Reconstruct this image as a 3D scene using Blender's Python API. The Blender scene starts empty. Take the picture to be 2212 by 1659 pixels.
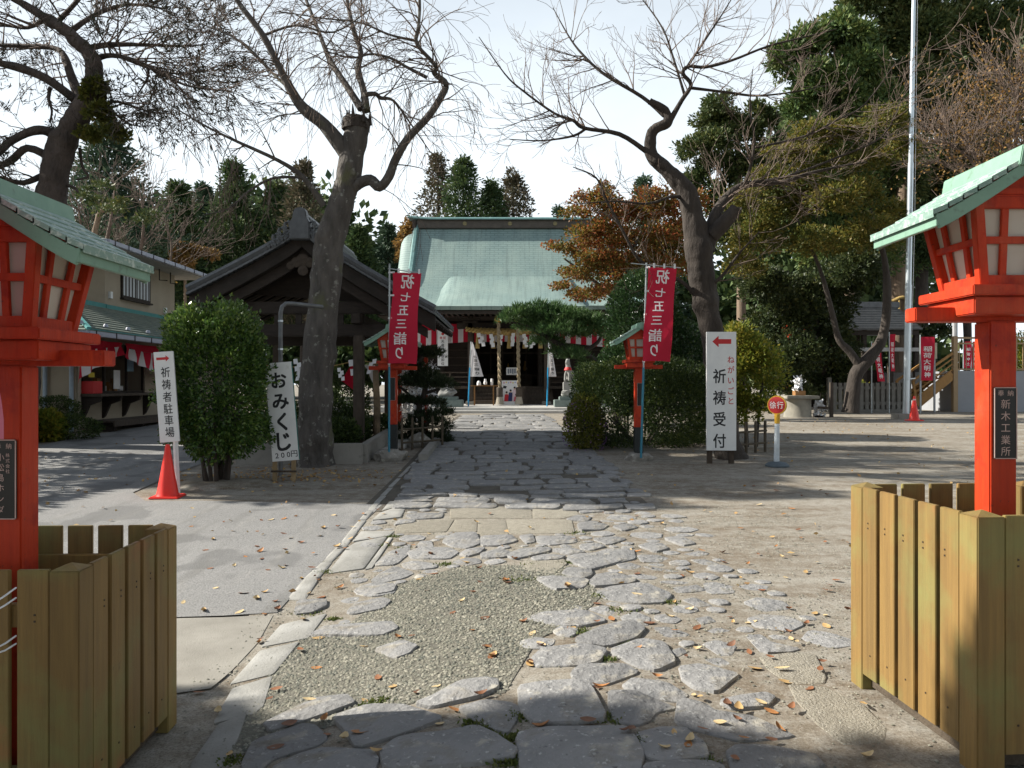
import bpy, bmesh, math, random
import numpy as np
from mathutils import Vector, Matrix, noise
random.seed(7); rng = np.random.default_rng(11)
R = math.radians
scene = bpy.context.scene
COL = scene.collection

# ------------------------------------------------------------------ camera
EYE, F, CX, CY = 1.55, 1700.0, 1105.5, 829.5
cam = bpy.data.objects.new('camera', bpy.data.cameras.new('camera')); COL.objects.link(cam)
cam.location = (0, 0, EYE); cam.rotation_euler = (R(90), 0, 0)
cam.data.sensor_width = 36; cam.data.lens = 36 * F / 2211.0
cam.data.clip_start = 0.05; cam.data.clip_end = 3000
scene.camera = cam
# ------------------------------------------------------------------ sky and sun
SUN_EL, SUN_AZ = R(33.5), R(-82)
SUN = Vector((math.sin(SUN_AZ) * math.cos(SUN_EL), math.cos(SUN_AZ) * math.cos(SUN_EL), math.sin(SUN_EL)))
world = bpy.data.worlds.new('World'); scene.world = world; world.use_nodes = True
wn, wl = world.node_tree.nodes, world.node_tree.links
bg = wn['Background']; bg.inputs['Strength'].default_value = 0.05
sky = wn.new('ShaderNodeTexSky'); sky.sky_type = 'NISHITA'; sky.sun_disc = False
sky.sun_elevation = SUN_EL; sky.sun_rotation = SUN_AZ
sky.air_density = 1.0; sky.dust_density = 1.6; sky.ozone_density = 1.0
wtc = wn.new('ShaderNodeTexCoord'); wmp = wn.new('ShaderNodeMapping'); wmp.inputs['Scale'].default_value = (1, 1, 2.6)
wnz = wn.new('ShaderNodeTexNoise'); wnz.inputs['Scale'].default_value = 1.7; wnz.inputs['Detail'].default_value = 7; wnz.inputs['Roughness'].default_value = 0.55
wrp = wn.new('ShaderNodeMapRange'); wrp.inputs['From Min'].default_value = 0.38; wrp.inputs['From Max'].default_value = 0.68; wrp.inputs['To Min'].default_value = 0.90; wrp.inputs['To Max'].default_value = 1.15
wsx = wn.new('ShaderNodeSeparateXYZ'); whz = wn.new('ShaderNodeMapRange'); whz.interpolation_type = 'SMOOTHSTEP'   # veil of high cloud, thickest low over the horizon
whz.inputs['From Min'].default_value = 0.05; whz.inputs['From Max'].default_value = 0.95; whz.inputs['To Min'].default_value = 1.0; whz.inputs['To Max'].default_value = 0.16
wmu = wn.new('ShaderNodeMath'); wmu.operation = 'MULTIPLY'; wmu.use_clamp = True
wmx = wn.new('ShaderNodeMix'); wmx.data_type = 'RGBA'; wmx.inputs['B'].default_value = (11.0, 12.0, 12.7, 1)
wl.new(wtc.outputs['Generated'], wmp.inputs['Vector']); wl.new(wmp.outputs['Vector'], wnz.inputs['Vector'])
wl.new(wnz.outputs['Fac'], wrp.inputs['Value']); wl.new(wtc.outputs['Generated'], wsx.inputs[0]); wl.new(wsx.outputs['Z'], whz.inputs['Value'])
wl.new(wrp.outputs['Result'], wmu.inputs[0]); wl.new(whz.outputs['Result'], wmu.inputs[1]); wl.new(wmu.outputs[0], wmx.inputs['Factor'])
wl.new(sky.outputs['Color'], wmx.inputs['A']); wl.new(wmx.outputs['Result'], bg.inputs['Color'])
sun = bpy.data.objects.new('sun', bpy.data.lights.new('sun', 'SUN')); COL.objects.link(sun)
sun.data.energy = 5.0; sun.data.angle = R(0.55); sun.data.color = (1.0, 0.945, 0.85)
sun.rotation_euler = SUN.to_track_quat('Z', 'Y').to_euler(); sun.location = (-30, 10, 30)
vs = scene.view_settings
vs.view_transform = 'Standard'; vs.look = 'None'; vs.gamma = 1.0; vs.exposure = 1.0; vs.use_curve_mapping = False

# ------------------------------------------------------------------ coordinates
def S(t):
    t = min(1.0, max(0.0, t)); return t * t * (3 - 2 * t)
def gz(x, y):
    return -0.21 * S((0.5 - x) / 2.2) * (1 - S((y - 4.2) / 6)) + 0.45 * S((y - 8) / 16)
def W(u, v, d):
    return Vector(((u - CX) / F * d, d, EYE - (v - CY) / F * d))
def G(u, v, dz=0):
    lo, hi = 0.5, 400.0
    for _ in range(60):
        m = (lo + hi) / 2; p = W(u, v, m)
        if p.z > gz(p.x, p.y): lo = m
        else: hi = m
    p = W(u, v, lo); p.z = gz(p.x, p.y) + dz; return p
def XG(u, d):
    x = (u - CX) / F * d; return Vector((x, d, gz(x, d)))

# ------------------------------------------------------------------ materials
def ramp(nt, fac, stops):
    r = nt.nodes.new('ShaderNodeValToRGB'); e = r.color_ramp.elements
    while len(e) < len(stops): e.new(0.5)
    for i, (p, c) in enumerate(stops):
        e[i].position = p; e[i].color = (*c, 1)
    nt.links.new(fac, r.inputs['Fac']); return r.outputs['Color']
def newmat(name):
    m = bpy.data.materials.new(name); m.use_nodes = True
    return m, m.node_tree, m.node_tree.nodes['Principled BSDF']
def coords(nt, stretch=(1, 1, 1)):
    t = nt.nodes.new('ShaderNodeTexCoord'); mp = nt.nodes.new('ShaderNodeMapping')
    mp.inputs['Scale'].default_value = stretch
    nt.links.new(t.outputs['Object'], mp.inputs['Vector']); return mp.outputs['Vector']
def noise_n(nt, vec, scale, detail=4, rough=0.6):
    n = nt.nodes.new('ShaderNodeTexNoise'); n.inputs['Scale'].default_value = scale
    n.inputs['Detail'].default_value = detail; n.inputs['Roughness'].default_value = rough
    nt.links.new(vec, n.inputs['Vector']); return n.outputs['Fac']
def mixc(nt, fac, a, b, mode='MIX'):
    x = nt.nodes.new('ShaderNodeMix'); x.data_type = 'RGBA'; x.blend_type = mode
    for s, k in ((fac, 'Factor'), (a, 'A'), (b, 'B')):
        if hasattr(s, 'links') or hasattr(s, 'is_linked'): nt.links.new(s, x.inputs[k])
        elif k == 'Factor': x.inputs[k].default_value = s
        else: x.inputs[k].default_value = (*s, 1)
    return x.outputs['Result']
def bumpn(nt, b, h, strength, dist=0.01):
    n = nt.nodes.new('ShaderNodeBump'); n.inputs['Strength'].default_value = strength; n.inputs['Distance'].default_value = dist
    nt.links.new(h, n.inputs['Height']); nt.links.new(n.outputs['Normal'], b.inputs['Normal'])
MATS = {}
def mat(name, c1, c2=None, rough=0.7, scale=5, bump=0.0, bscale=40, bdist=0.01, metal=0.0, stretch=(1, 1, 1), spec=0.4, vary=0.0, spots=None, grain=None):
    if name in MATS: return MATS[name]
    m, nt, b = newmat(name); c2 = c2 or tuple(x * 0.72 for x in c1)
    vec = coords(nt, stretch); f = noise_n(nt, vec, scale)
    col = ramp(nt, f, [(0.3, c2), (0.7, c1)])
    if spots:                      # lichen, stains, wear: (colour, scale, lo, hi)
        for (sc, ss, lo, hi) in spots:
            g = noise_n(nt, coords(nt), ss, 5)
            k = ramp(nt, g, [(lo, (0, 0, 0)), (hi, (1, 1, 1))])
            col = mixc(nt, k, col, sc)
    if grain:                      # (stretch, scale, darkest factor)
        g = noise_n(nt, coords(nt, grain[0]), grain[1], 5, .7)
        col = mixc(nt, 1.0, col, ramp(nt, g, [(0.34, (grain[2],) * 3), (0.58, (1, 1, 1))]), 'MULTIPLY')
    if vary:
        oi = nt.nodes.new('ShaderNodeObjectInfo'); mr = nt.nodes.new('ShaderNodeMapRange')
        mr.inputs['To Min'].default_value = 1 - vary; mr.inputs['To Max'].default_value = 1 + vary
        nt.links.new(oi.outputs['Random'], mr.inputs['Value'])
        hs = nt.nodes.new('ShaderNodeHueSaturation'); nt.links.new(mr.outputs['Result'], hs.inputs['Value']); nt.links.new(col, hs.inputs['Color'])
        col = hs.outputs['Color']
    nt.links.new(col, b.inputs['Base Color'])
    b.inputs['Roughness'].default_value = rough; b.inputs['Metallic'].default_value = metal
    b.inputs['Specular IOR Level'].default_value = spec
    if bump: bumpn(nt, b, noise_n(nt, vec, bscale, 5), bump, bdist)
    MATS[name] = m; return m
def leafmat(name, cols, rough=0.5, trans=0.35, spec=0.3, gain=1.0):
    if name in MATS: return MATS[name]
    cols = [tuple(c * gain for c in k) for k in cols]
    m, nt, b = newmat(name)
    g = nt.nodes.new('ShaderNodeNewGeometry'); n = len(cols)
    big = noise_n(nt, coords(nt), 0.9, 2)
    ad = nt.nodes.new('ShaderNodeMath'); ad.operation = 'MULTIPLY_ADD'; ad.inputs[1].default_value = 0.62; 
    sb = nt.nodes.new('ShaderNodeMath'); sb.operation = 'MULTIPLY_ADD'; sb.inputs[1].default_value = 0.9; sb.inputs[2].default_value = -0.26
    nt.links.new(big, sb.inputs[0]); nt.links.new(g.outputs['Random Per Island'], ad.inputs[0]); nt.links.new(sb.outputs[0], ad.inputs[2])
    col = ramp(nt, ad.outputs[0], [(i / max(1, n - 1), c) for i, c in enumerate(cols)])
    nt.links.new(col, b.inputs['Base Color']); b.inputs['Roughness'].default_value = rough; b.inputs['Specular IOR Level'].default_value = spec
    t = nt.nodes.new('ShaderNodeBsdfTranslucent'); nt.links.new(col, t.inputs['Color'])
    ms = nt.nodes.new('ShaderNodeMixShader'); ms.inputs[0].default_value = trans
    out = nt.nodes['Material Output']
    nt.links.new(b.outputs[0], ms.inputs[1]); nt.links.new(t.outputs[0], ms.inputs[2]); nt.links.new(ms.outputs[0], out.inputs['Surface'])
    MATS[name] = m; return m

# ------------------------------------------------------------------ mesh helpers
def link(name, me, parent=None):
    o = bpy.data.objects.new(name, me); COL.objects.link(o)
    if parent: o.parent = parent
    return o
def tag(o, label=None, cat=None, group=None, kind=None):
    if label: o['label'] = label
    if cat: o['category'] = cat
    if group: o['group'] = group
    if kind: o['kind'] = kind
    return o
def thing(name, label, cat, loc=(0, 0, 0), rz=0, group=None, rot=None):
    o = bpy.data.objects.new(name, None); COL.objects.link(o); o.empty_display_size = 0.2
    o.location = loc; o.rotation_euler = rot or (0, 0, rz); return tag(o, label, cat, group)
def copy_tree(o, parent=None):
    c = o.copy(); COL.objects.link(c); c.parent = parent
    for ch in o.children: copy_tree(ch, c)
    return c
class MB:
    def __init__(s): s.v = []; s.f = []
    def add(s, vs_, fs):
        k = len(s.v); s.v += [tuple(p) for p in vs_]; s.f += [tuple(i + k for i in f) for f in fs]; return s
    def hexa(s, p):
        return s.add(p, [(3, 2, 1, 0), (4, 5, 6, 7), (0, 1, 5, 4), (1, 2, 6, 5), (2, 3, 7, 6), (3, 0, 4, 7)])
    def box(s, cx, cy, cz, sx, sy, sz, rot=None):
        p = [Vector((a * sx / 2, b * sy / 2, c * sz / 2)) for c in (-1, 1) for a, b in ((-1, -1), (1, -1), (1, 1), (-1, 1))]
        if rot is not None:
            p = [rot @ q for q in p]
        return s.hexa([q + Vector((cx, cy, cz)) for q in p])
    def b6(s, x0, x1, y0, y1, z0, z1):
        return s.box((x0 + x1) / 2, (y0 + y1) / 2, (z0 + z1) / 2, x1 - x0, y1 - y0, z1 - z0)
    def bar(s, a, b, w, h=None, up=(0, 0, 1)):
        a, b = Vector(a), Vector(b); h = h or w; d = (b - a).normalized(); up = Vector(up)
        if abs(d.dot(up)) > 0.98: up = Vector((0, 1, 0))
        x = d.cross(up).normalized(); z = x.cross(d)
        o = [(-1, -1), (1, -1), (1, 1), (-1, 1)]
        return s.hexa([a + x * i * w / 2 + z * j * h / 2 for i, j in o] + [b + x * i * w / 2 + z * j * h / 2 for i, j in o])
    def tube(s, pts, rad, n=8, caps=True):
        pts = [Vector(p) for p in pts]
        if not hasattr(rad, '__len__'): rad = [rad] * len(pts)
        k = len(s.v); up = None
        for i, p in enumerate(pts):
            d = (pts[min(i + 1, len(pts) - 1)] - pts[max(i - 1, 0)]).normalized()
            if up is None: up = Vector((0, 0, 1)) if abs(d.z) < 0.9 else Vector((1, 0, 0))
            x = d.cross(up)
            if x.length < 1e-4: x = d.cross(Vector((0.3, 1, 0)))
            x.normalize(); y = d.cross(x); up = -y if False else up
            for j in range(n):
                a = 2 * math.pi * j / n
                s.v.append(tuple(p + (x * math.cos(a) + y * math.sin(a)) * rad[i]))
        for i in range(len(pts) - 1):
            for j in range(n):
                j2 = (j + 1) % n
                s.f.append((k + i * n + j, k + i * n + j2, k + (i + 1) * n + j2, k + (i + 1) * n + j))
        if caps:
            s.f.append(tuple(k + j for j in range(n))[::-1]); s.f.append(tuple(k + (len(pts) - 1) * n + j for j in range(n)))
        return s
    def lathe(s, prof, n=16, c=(0, 0, 0), a0=0.0, sx=1, sy=1):
        k = len(s.v)
        for r, z in prof:
            for j in range(n):
                a = a0 + 2 * math.pi * j / n
                s.v.append((c[0] + r * math.cos(a) * sx, c[1] + r * math.sin(a) * sy, c[2] + z))
        for i in range(len(prof) - 1):
            for j in range(n):
                j2 = (j + 1) % n
                s.f.append((k + i * n + j, k + i * n + j2, k + (i + 1) * n + j2, k + (i + 1) * n + j))
        s.f.append(tuple(k + j for j in range(n))[::-1]); s.f.append(tuple(k + (len(prof) - 1) * n + j for j in range(n)))
        return s
    def prism(s, poly, vec):
        n = len(poly); vec = Vector(vec); a = [Vector(p) for p in poly]
        return s.add(a + [p + vec for p in a], [tuple(range(n))[::-1], tuple(range(n, 2 * n))] + [(i, (i + 1) % n, n + (i + 1) % n, n + i) for i in range(n)])
    def grid(s, P, thick=None):
        k = len(s.v); a, b = len(P), len(P[0])
        for row in P: s.v += [tuple(p) for p in row]
        def q(o, rev=False):
            for i in range(a - 1):
                for j in range(b - 1):
                    f = (o + i * b + j, o + i * b + j + 1, o + (i + 1) * b + j + 1, o + (i + 1) * b + j)
                    s.f.append(f[::-1] if rev else f)
        q(k)
        if thick is not None:
            t = Vector(thick); k2 = len(s.v)
            for row in P: s.v += [tuple(Vector(p) + t) for p in row]
            q(k2, True)
            for i in range(a - 1):
                for j in (0, b - 1):
                    f = (k + i * b + j, k + (i + 1) * b + j, k2 + (i + 1) * b + j, k2 + i * b + j); s.f.append(f if j == 0 else f[::-1])
            for j in range(b - 1):
                for i in (0, a - 1):
                    f = (k + i * b + j, k2 + i * b + j, k2 + i * b + j + 1, k + i * b + j + 1); s.f.append(f if i == 0 else f[::-1])
        return s
    def mesh(s, name, m, bevel=0, smooth=False, seg=2):
        me = bpy.data.meshes.new(name); me.from_pydata(s.v, [], s.f)
        bm = bmesh.new(); bm.from_mesh(me)
        bmesh.ops.recalc_face_normals(bm, faces=bm.faces)
        if bevel: bmesh.ops.bevel(bm, geom=[e for e in bm.edges if e.calc_face_angle(0) > 0.5], offset=bevel, segments=seg, affect='EDGES', clamp_overlap=True)
        bm.to_mesh(me); bm.free()
        if smooth:
            me.polygons.foreach_set('use_smooth', [True] * len(me.polygons)); me.set_sharp_from_angle(angle=R(smooth if smooth > 1 else 50))
        if m: me.materials.append(m)
        return me
    def build(s, name, m, parent=None, bevel=0, smooth=False, seg=2):
        return link(name, s.mesh(name, m, bevel, smooth, seg), parent)
def npmesh(name, verts, quads, m, parent=None, smooth=False):
    verts = np.asarray(verts, np.float32); quads = np.asarray(quads, np.int32); n, k = quads.shape
    me = bpy.data.meshes.new(name); me.vertices.add(len(verts)); me.vertices.foreach_set('co', verts.ravel())
    me.loops.add(n * k); me.loops.foreach_set('vertex_index', quads.ravel())
    me.polygons.add(n); me.polygons.foreach_set('loop_start', np.arange(n, dtype=np.int32) * k)
    if smooth: me.polygons.foreach_set('use_smooth', np.ones(n, bool))
    me.update(calc_edges=True); me.materials.append(m)
    return link(name, me, parent)
def unit(a):
    return a / np.maximum(1e-6, np.linalg.norm(a, axis=1, keepdims=True))
def leafquads(C, D, size, aspect, jit=0.35):
    """one bent rhombic leaf at each C pointing along D"""
    n = len(C); D = unit(D + rng.normal(0, jit, (n, 3))); X = unit(np.cross(D, rng.normal(0, 1, (n, 3))))
    L = (size * rng.uniform(0.65, 1.3, n))[:, None]; w = L * aspect * 0.5
    N = np.cross(D, X)
    v = np.stack([C, C + D * L * 0.45 + X * w + N * w * 0.25, C + D * L, C + D * L * 0.5 - X * w + N * w * 0.25], 1).reshape(-1, 3)
    return v, np.arange(n * 4).reshape(n, 4)
def leafobj(name, C, D, size, aspect, m, parent=None, jit=0.35):
    v, q = leafquads(np.asarray(C, float), np.asarray(D, float), size, aspect, jit)
    return npmesh(name, v, q, m, parent)
def sph(n):
    return unit(rng.normal(0, 1, (n, 3)))
def blob_points(blobs, dens, sub=26, subr=0.34, inner=0.15):
    """leaf anchors clustered in sub-clumps over each ellipsoid of (centre, radii)"""
    C, D = [], []
    for c, r in blobs:
        c, r = np.array(c, float), np.array(r, float); k = max(6, int(sub * (0.6 + 0.8 * rng.random())))
        d = sph(k); d[:, 2] = np.where(d[:, 2] < -0.35, -d[:, 2], d[:, 2])
        sc = c + d * r * rng.uniform(0.55, 1.02, (k, 1))
        n = max(40, int(dens * (r[0] * r[1] + r[0] * r[2] + r[1] * r[2])))
        w = rng.integers(0, k, n); o = sph(n) * (rng.random((n, 1)) ** 0.45) * subr * r
        p = sc[w] + o
        C.append(p); D.append(unit(0.7 * unit(o / r) + 0.5 * unit((p - c) / r) + np.array([0, 0, 0.12])))
    return np.concatenate(C), np.concatenate(D)

# ------------------------------------------------------------------ lettering (flat print cut from the built-in font)
_glyph = {}
def glyph(ch, fat=0.0):
    if (ch, fat) in _glyph: return _glyph[(ch, fat)]
    cu = bpy.data.curves.new('glyph', 'FONT'); cu.body = ch; cu.size = 1; cu.align_x = 'CENTER'; cu.resolution_u = 3
    o = bpy.data.objects.new('glyph', cu); COL.objects.link(o)
    bpy.context.view_layer.update()
    me = o.evaluated_get(bpy.context.evaluated_depsgraph_get()).to_mesh()
    vs_ = [tuple(v.co) for v in me.vertices]; fs = [tuple(p.vertices) for p in me.polygons]
    bpy.data.objects.remove(o); bpy.data.curves.remove(cu)
    if vs_:
        x0, x1 = min(v[0] for v in vs_), max(v[0] for v in vs_); y0, y1 = min(v[1] for v in vs_), max(v[1] for v in vs_)
        cy_ = (y0 + y1) / 2 if ord(ch) > 0x4dff else 0.38
        vs_ = [(v[0] - (x0 + x1) / 2, v[1] - cy_) for v in vs_]
    _glyph[(ch, fat)] = (vs_, fs); return _glyph[(ch, fat)]
def lettering(items, m, parent, y=-0.02, fn=None, name='lettering', fat=0.0):
    """items: (char, x, z, width, height[, mirrored]) in the sign's own x-z plane"""
    mb = MB()
    for it in items:
        ch, x, z, w, h = it[:5]; mir = -1 if len(it) > 5 and it[5] else 1
        vs_, fs = glyph(ch)
        sh = ((0, 0),) if not fat else ((-1, -1), (1, -1), (1, 1), (-1, 1), (0, 0))
        for k, (ox, oz) in enumerate(sh):                    # heavier strokes: the outline printed with small offsets
            P = [(x + mir * a * w + ox * fat * w * .7, y + math.copysign(.00025 * k, y), z + b * h + oz * fat * h * .7) for a, b in vs_]
            if fn: P = [fn(*p) for p in P]
            mb.add(P, fs)
    me = bpy.data.meshes.new(name); me.from_pydata(mb.v, [], mb.f); me.materials.append(m)
    return link(name, me, parent)

# ================================================================== THE GROUND
def ground_mat():
    m, nt, b = newmat('packed_earth')
    vec = coords(nt)
    a = noise_n(nt, vec, 0.55, 6, 0.62); c = noise_n(nt, vec, 7, 8, 0.75); g = noise_n(nt, vec, 75, 4, 0.8)
    st = coords(nt, (0.16, 0.9, 1)); d = noise_n(nt, st, 2.2, 6, 0.65)
    col = ramp(nt, a, [(0.30, (0.185, 0.160, 0.125)), (0.48, (0.265, 0.240, 0.198)), (0.70, (0.33, 0.31, 0.272))])
    col = mixc(nt, ramp(nt, d, [(0.42, (0, 0, 0)), (0.60, (0.85, 0.85, 0.85))]), col, (0.165, 0.13, 0.092))
    col = mixc(nt, ramp(nt, c, [(0.46, (0, 0, 0)), (0.66, (0.75, 0.75, 0.75))]), col, (0.345, 0.33, 0.29))
    col = mixc(nt, ramp(nt, c, [(0.32, (0.75, 0.75, 0.75)), (0.46, (0, 0, 0))]), col, (0.155, 0.128, 0.095))
    col = mixc(nt, ramp(nt, g, [(0.36, (0.7, 0.7, 0.7)), (0.5, (0, 0, 0))]), col, (0.10, 0.085, 0.065))
    col = mixc(nt, ramp(nt, g, [(0.56, (0, 0, 0)), (0.68, (0.6, 0.6, 0.6))]), col, (0.41, 0.40, 0.37))
    nt.links.new(col, b.inputs['Base Color']); b.inputs['Roughness'].default_value = 0.95; b.inputs['Specular IOR Level'].default_value = 0.15
    mx = nt.nodes.new('ShaderNodeMath'); mx.operation = 'MULTIPLY_ADD'; mx.inputs[1].default_value = 0.35
    nt.links.new(g, mx.inputs[0]); nt.links.new(c, mx.inputs[2]); bumpn(nt, b, mx.outputs[0], 0.55, 0.02)
    return m
def asphalt_mat():
    m, nt, b = newmat('old_asphalt'); vec = coords(nt)
    a = noise_n(nt, vec, 0.5, 5); g = noise_n(nt, vec, 70, 3, 0.75); s = noise_n(nt, coords(nt, (1.2, 0.25, 1)), 3.2, 6, 0.7)
    col = ramp(nt, a, [(0.3, (0.15, 0.15, 0.148)), (0.7, (0.225, 0.222, 0.215))])
    col = mixc(nt, ramp(nt, g, [(0.38, (0.0, 0.0, 0.0)), (0.72, (0.8, 0.8, 0.8))]), col, (0.33, 0.325, 0.315))
    col = mixc(nt, ramp(nt, g, [(0.3, (0.6, 0.6, 0.6)), (0.46, (0, 0, 0))]), col, (0.075, 0.075, 0.075))
    col = mixc(nt, ramp(nt, s, [(0.54, (0, 0, 0)), (0.76, (0.5, 0.5, 0.5))]), col, (0.34, 0.325, 0.295))
    pt = noise_n(nt, vec, 0.9, 3, .5); tr_ = noise_n(nt, coords(nt, (.9, .12, 1)), 2.6, 5, .6)
    col = mixc(nt, ramp(nt, pt, [(0.56, (0, 0, 0)), (0.60, (0.55, 0.55, 0.55))]), col, (0.12, 0.12, 0.118))
    col = mixc(nt, ramp(nt, tr_, [(0.36, (0.5, 0.5, 0.5)), (0.48, (0, 0, 0))]), col, (0.13, 0.128, 0.12))
    nt.links.new(col, b.inputs['Base Color']); b.inputs['Roughness'].default_value = 0.9; b.inputs['Specular IOR Level'].default_value = 0.25
    bumpn(nt, b, g, 0.7, 0.010); return m
GROUND = ground_mat()
def sheet(name, poly, dz, m, res=0.33):
    bm = bmesh.new(); bm.faces.new([bm.verts.new((p[0], p[1], 0)) for p in poly])
    xs = [p[0] for p in poly]; ys = [p[1] for p in poly]
    for ax, lo, hi in ((0, min(xs), max(xs)), (1, min(ys), max(ys))):
        t = lo + res
        while t < hi:
            co = [0, 0, 0]; no = [0, 0, 0]; co[ax] = t; no[ax] = 1
            bmesh.ops.bisect_plane(bm, geom=bm.verts[:] + bm.edges[:] + bm.faces[:], plane_co=co, plane_no=no); t += res
    for v in bm.verts: v.co.z = gz(v.co.x, v.co.y) + dz
    bmesh.ops.recalc_face_normals(bm, faces=bm.faces)
    if sum(f.normal.z for f in bm.faces) < 0: bmesh.ops.reverse_faces(bm, faces=bm.faces)
    me = bpy.data.meshes.new(name); bm.to_mesh(me); bm.free(); me.materials.append(m)
    return tag(link(name, me), kind='structure')
xs = np.concatenate([[-700, -250, -90, -45, -28, -18], np.linspace(-12, 12, 133), [18, 28, 45, 90, 250, 700]])
ys = np.concatenate([[-300, -80, -25, -8, -3], np.linspace(0, 16, 90), np.linspace(16.4, 34, 40), [40, 55, 90, 180, 500, 1500]])
V_ = [(x, y, gz(x, y)) for y in ys for x in xs]; nx = len(xs)
Q_ = [(j * nx + i, j * nx + i + 1, (j + 1) * nx + i + 1, (j + 1) * nx + i) for j in range(len(ys) - 1) for i in range(nx - 1)]
tag(npmesh('ground', V_, Q_, GROUND, smooth=True), 'packed earth forecourt of tan grey soil', kind='structure')
xy = lambda u, v: tuple(G(u, v))[:2]
DRIVE = [xy(598, 1326), xy(700, 1212), xy(826, 1092), xy(700, 1088), xy(560, 1086), xy(430, 1083), (-4.75, 10.2), (-5.25, 10.9), (-5.45, 13), (-5.7, 25), (-9.7, 26), (-9.95, 16.6), (-16, 16.2), (-16, 5.1), xy(385, 1336), xy(480, 1333)]
tag(sheet('driveway', DRIVE, 0.012, asphalt_mat()), 'worn grey asphalt driveway leading past the shop')
CONC = mat('weathered_concrete', (0.30, 0.285, 0.25), (0.20, 0.188, 0.162), 0.92, 2.2, 0.5, 90, 0.006, spots=[((0.16, 0.15, 0.12), 60, 0.62, 0.75)])
tag(sheet('concrete_apron', [xy(384, 1338), xy(480, 1336), xy(590, 1331), xy(556, 1392), xy(500, 1452), xy(455, 1490), xy(384, 1500), (-4.5, 4.3), (-4.5, 5.05)], 0.010, CONC), 'patched concrete apron between planter and driveway')

# ---- stone path: every flagstone is a piece of its own
STONE = mat('flagstone', (0.245, 0.242, 0.238), (0.165, 0.164, 0.162), 0.85, 3.0, 1.0, 16, 0.025, vary=0.14, spots=[((0.33, 0.31, 0.265), 9, 0.57, 0.68), ((0.17, 0.155, 0.13), 3.5, 0.56, 0.70), ((0.36, 0.36, 0.345), 30, 0.60, 0.68), ((0.10, 0.10, 0.10), 24, 0.63, 0.71)])
SLAB = mat('aggregate_slab', (0.31, 0.285, 0.23), (0.22, 0.20, 0.16), 0.95, 14, 1.0, 75, 0.02, vary=0.08, spots=[((0.42, 0.40, 0.35), 95, 0.58, 0.66), ((0.15, 0.135, 0.10), 80, 0.64, 0.72)])
KERBM = mat('kerb_concrete', (0.325, 0.32, 0.30), (0.23, 0.225, 0.205), 0.9, 4, 0.6, 60, 0.008, vary=0.08, spots=[((0.13, 0.13, 0.11), 38, 0.63, 0.70)])
path = tag(sheet('stone_path', [(-1.95, 5.6), (-1.2, 3.2), (-0.9, 2.4), (2.2, 2.4), (2.3, 4.5), (2.0, 9), (1.75, 14), (1.35, 21), (1.3, 29.3), (-1.95, 29.3), (-2.0, 18), (-1.95, 9)], 0.006, GROUND), 'approach path of irregular worn flagstones', kind='structure')
tag(sheet('path_bed', [(-1.85, 9.5), (1.75, 9.5), (1.6, 14), (1.2, 21), (1.0, 27.6), (-1.85, 27.6)], 0.010, mat('dark_joint_soil', (.12, .105, .082), (.07, .06, .048), .95, 6, .6, 50, .02)), 'dark earth showing in the joints of the far path')
OUT = []
def stone(poly, m=STONE, h=0.03, dome=0.008, name='flagstone', rough=1.0, bev=0.022, grow=0.016, raw=False):
    cut = .035 if 'kerb' in name or 'paving' in name else .13
    """poly: world xy outline; a worn block sunk in the earth with its own top relief"""
    P = [Vector((p[0], p[1])) for p in poly]
    if sum(P[i].x * P[(i + 1) % len(P)].y - P[(i + 1) % len(P)].x * P[i].y for i in range(len(P))) < 0: P.reverse()
    Q = []
    for i in range(len(P)):                                  # cut every corner once (Chaikin)
        a, b = P[i], P[(i + 1) % len(P)]; Q += [a.lerp(b, cut), a.lerp(b, 1 - cut)]
    c = sum(Q, Vector((0, 0))) / len(Q); n = len(Q); Q = [q + (q - c).normalized() * grow for q in Q]; h *= .72; sd = random.random() * 100
    Q = [q + Vector((noise.noise((q.x * 7, q.y * 7, sd)), noise.noise((q.x * 7, q.y * 7, sd + 9)))) * 0.014 * rough for q in Q]
    OUT.append([(q.x, q.y) for q in Q])
    tilt = Vector((random.uniform(-1, 1), random.uniform(-1, 1))) * 0.018
    rings = []
    def z(q, k): return gz(q.x, q.y) + k + (q - c).dot(tilt) + noise.noise((q.x * 5, q.y * 5, sd + 3)) * 0.010 * rough
    bv = min(bev * 0.5, 0.10 * min((q - c).length for q in Q))
    for off, k in ((0.0, -0.05), (0.0, h * 0.55), (-bv * 0.45, h * 0.92), (-bv * 1.4, h), (-0.5, h + dome)):
        rg = []
        for q in Q:
            d = (c - q)
            qq = c.lerp(q, 0.45) if off == -0.5 else q + d.normalized() * (-off)
            rg.append((qq.x, qq.y, z(qq, k)))
        rings.append(rg)
    vs_ = [v for r in rings for v in r] + [(c.x, c.y, z(c, h + dome))]
    fs = [(i * n + j, i * n + (j + 1) % n, (i + 1) * n + (j + 1) % n, (i + 1) * n + j) for i in range(len(rings) - 1) for j in range(n)]
    L = (len(rings) - 1) * n; fs += [(L + j, L + (j + 1) % n, len(vs_) - 1) for j in range(n)]
    me = bpy.data.meshes.new(name); me.from_pydata([(v[0] - c.x, v[1] - c.y, v[2]) for v in vs_], [], fs); me.materials.append(m)
    me.polygons.foreach_set('use_smooth', [True] * len(me.polygons)); me.set_sharp_from_angle(angle=R(38))
    if raw: OUT.pop(); return vs_, fs
    o = link(name, me, path); o.location = (c.x, c.y, 0); STONES.append((c, max((q - c).length for q in Q))); return o
STONES = []
def inside(p, poly):
    c = False; n = len(poly)
    for i in range(n):
        (x0, y0), (x1, y1) = poly[i], poly[(i + 1) % n]
        if (y0 > p[1]) != (y1 > p[1]) and p[0] < (x1 - x0) * (p[1] - y0) / (y1 - y0) + x0: c = not c
    return c
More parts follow.
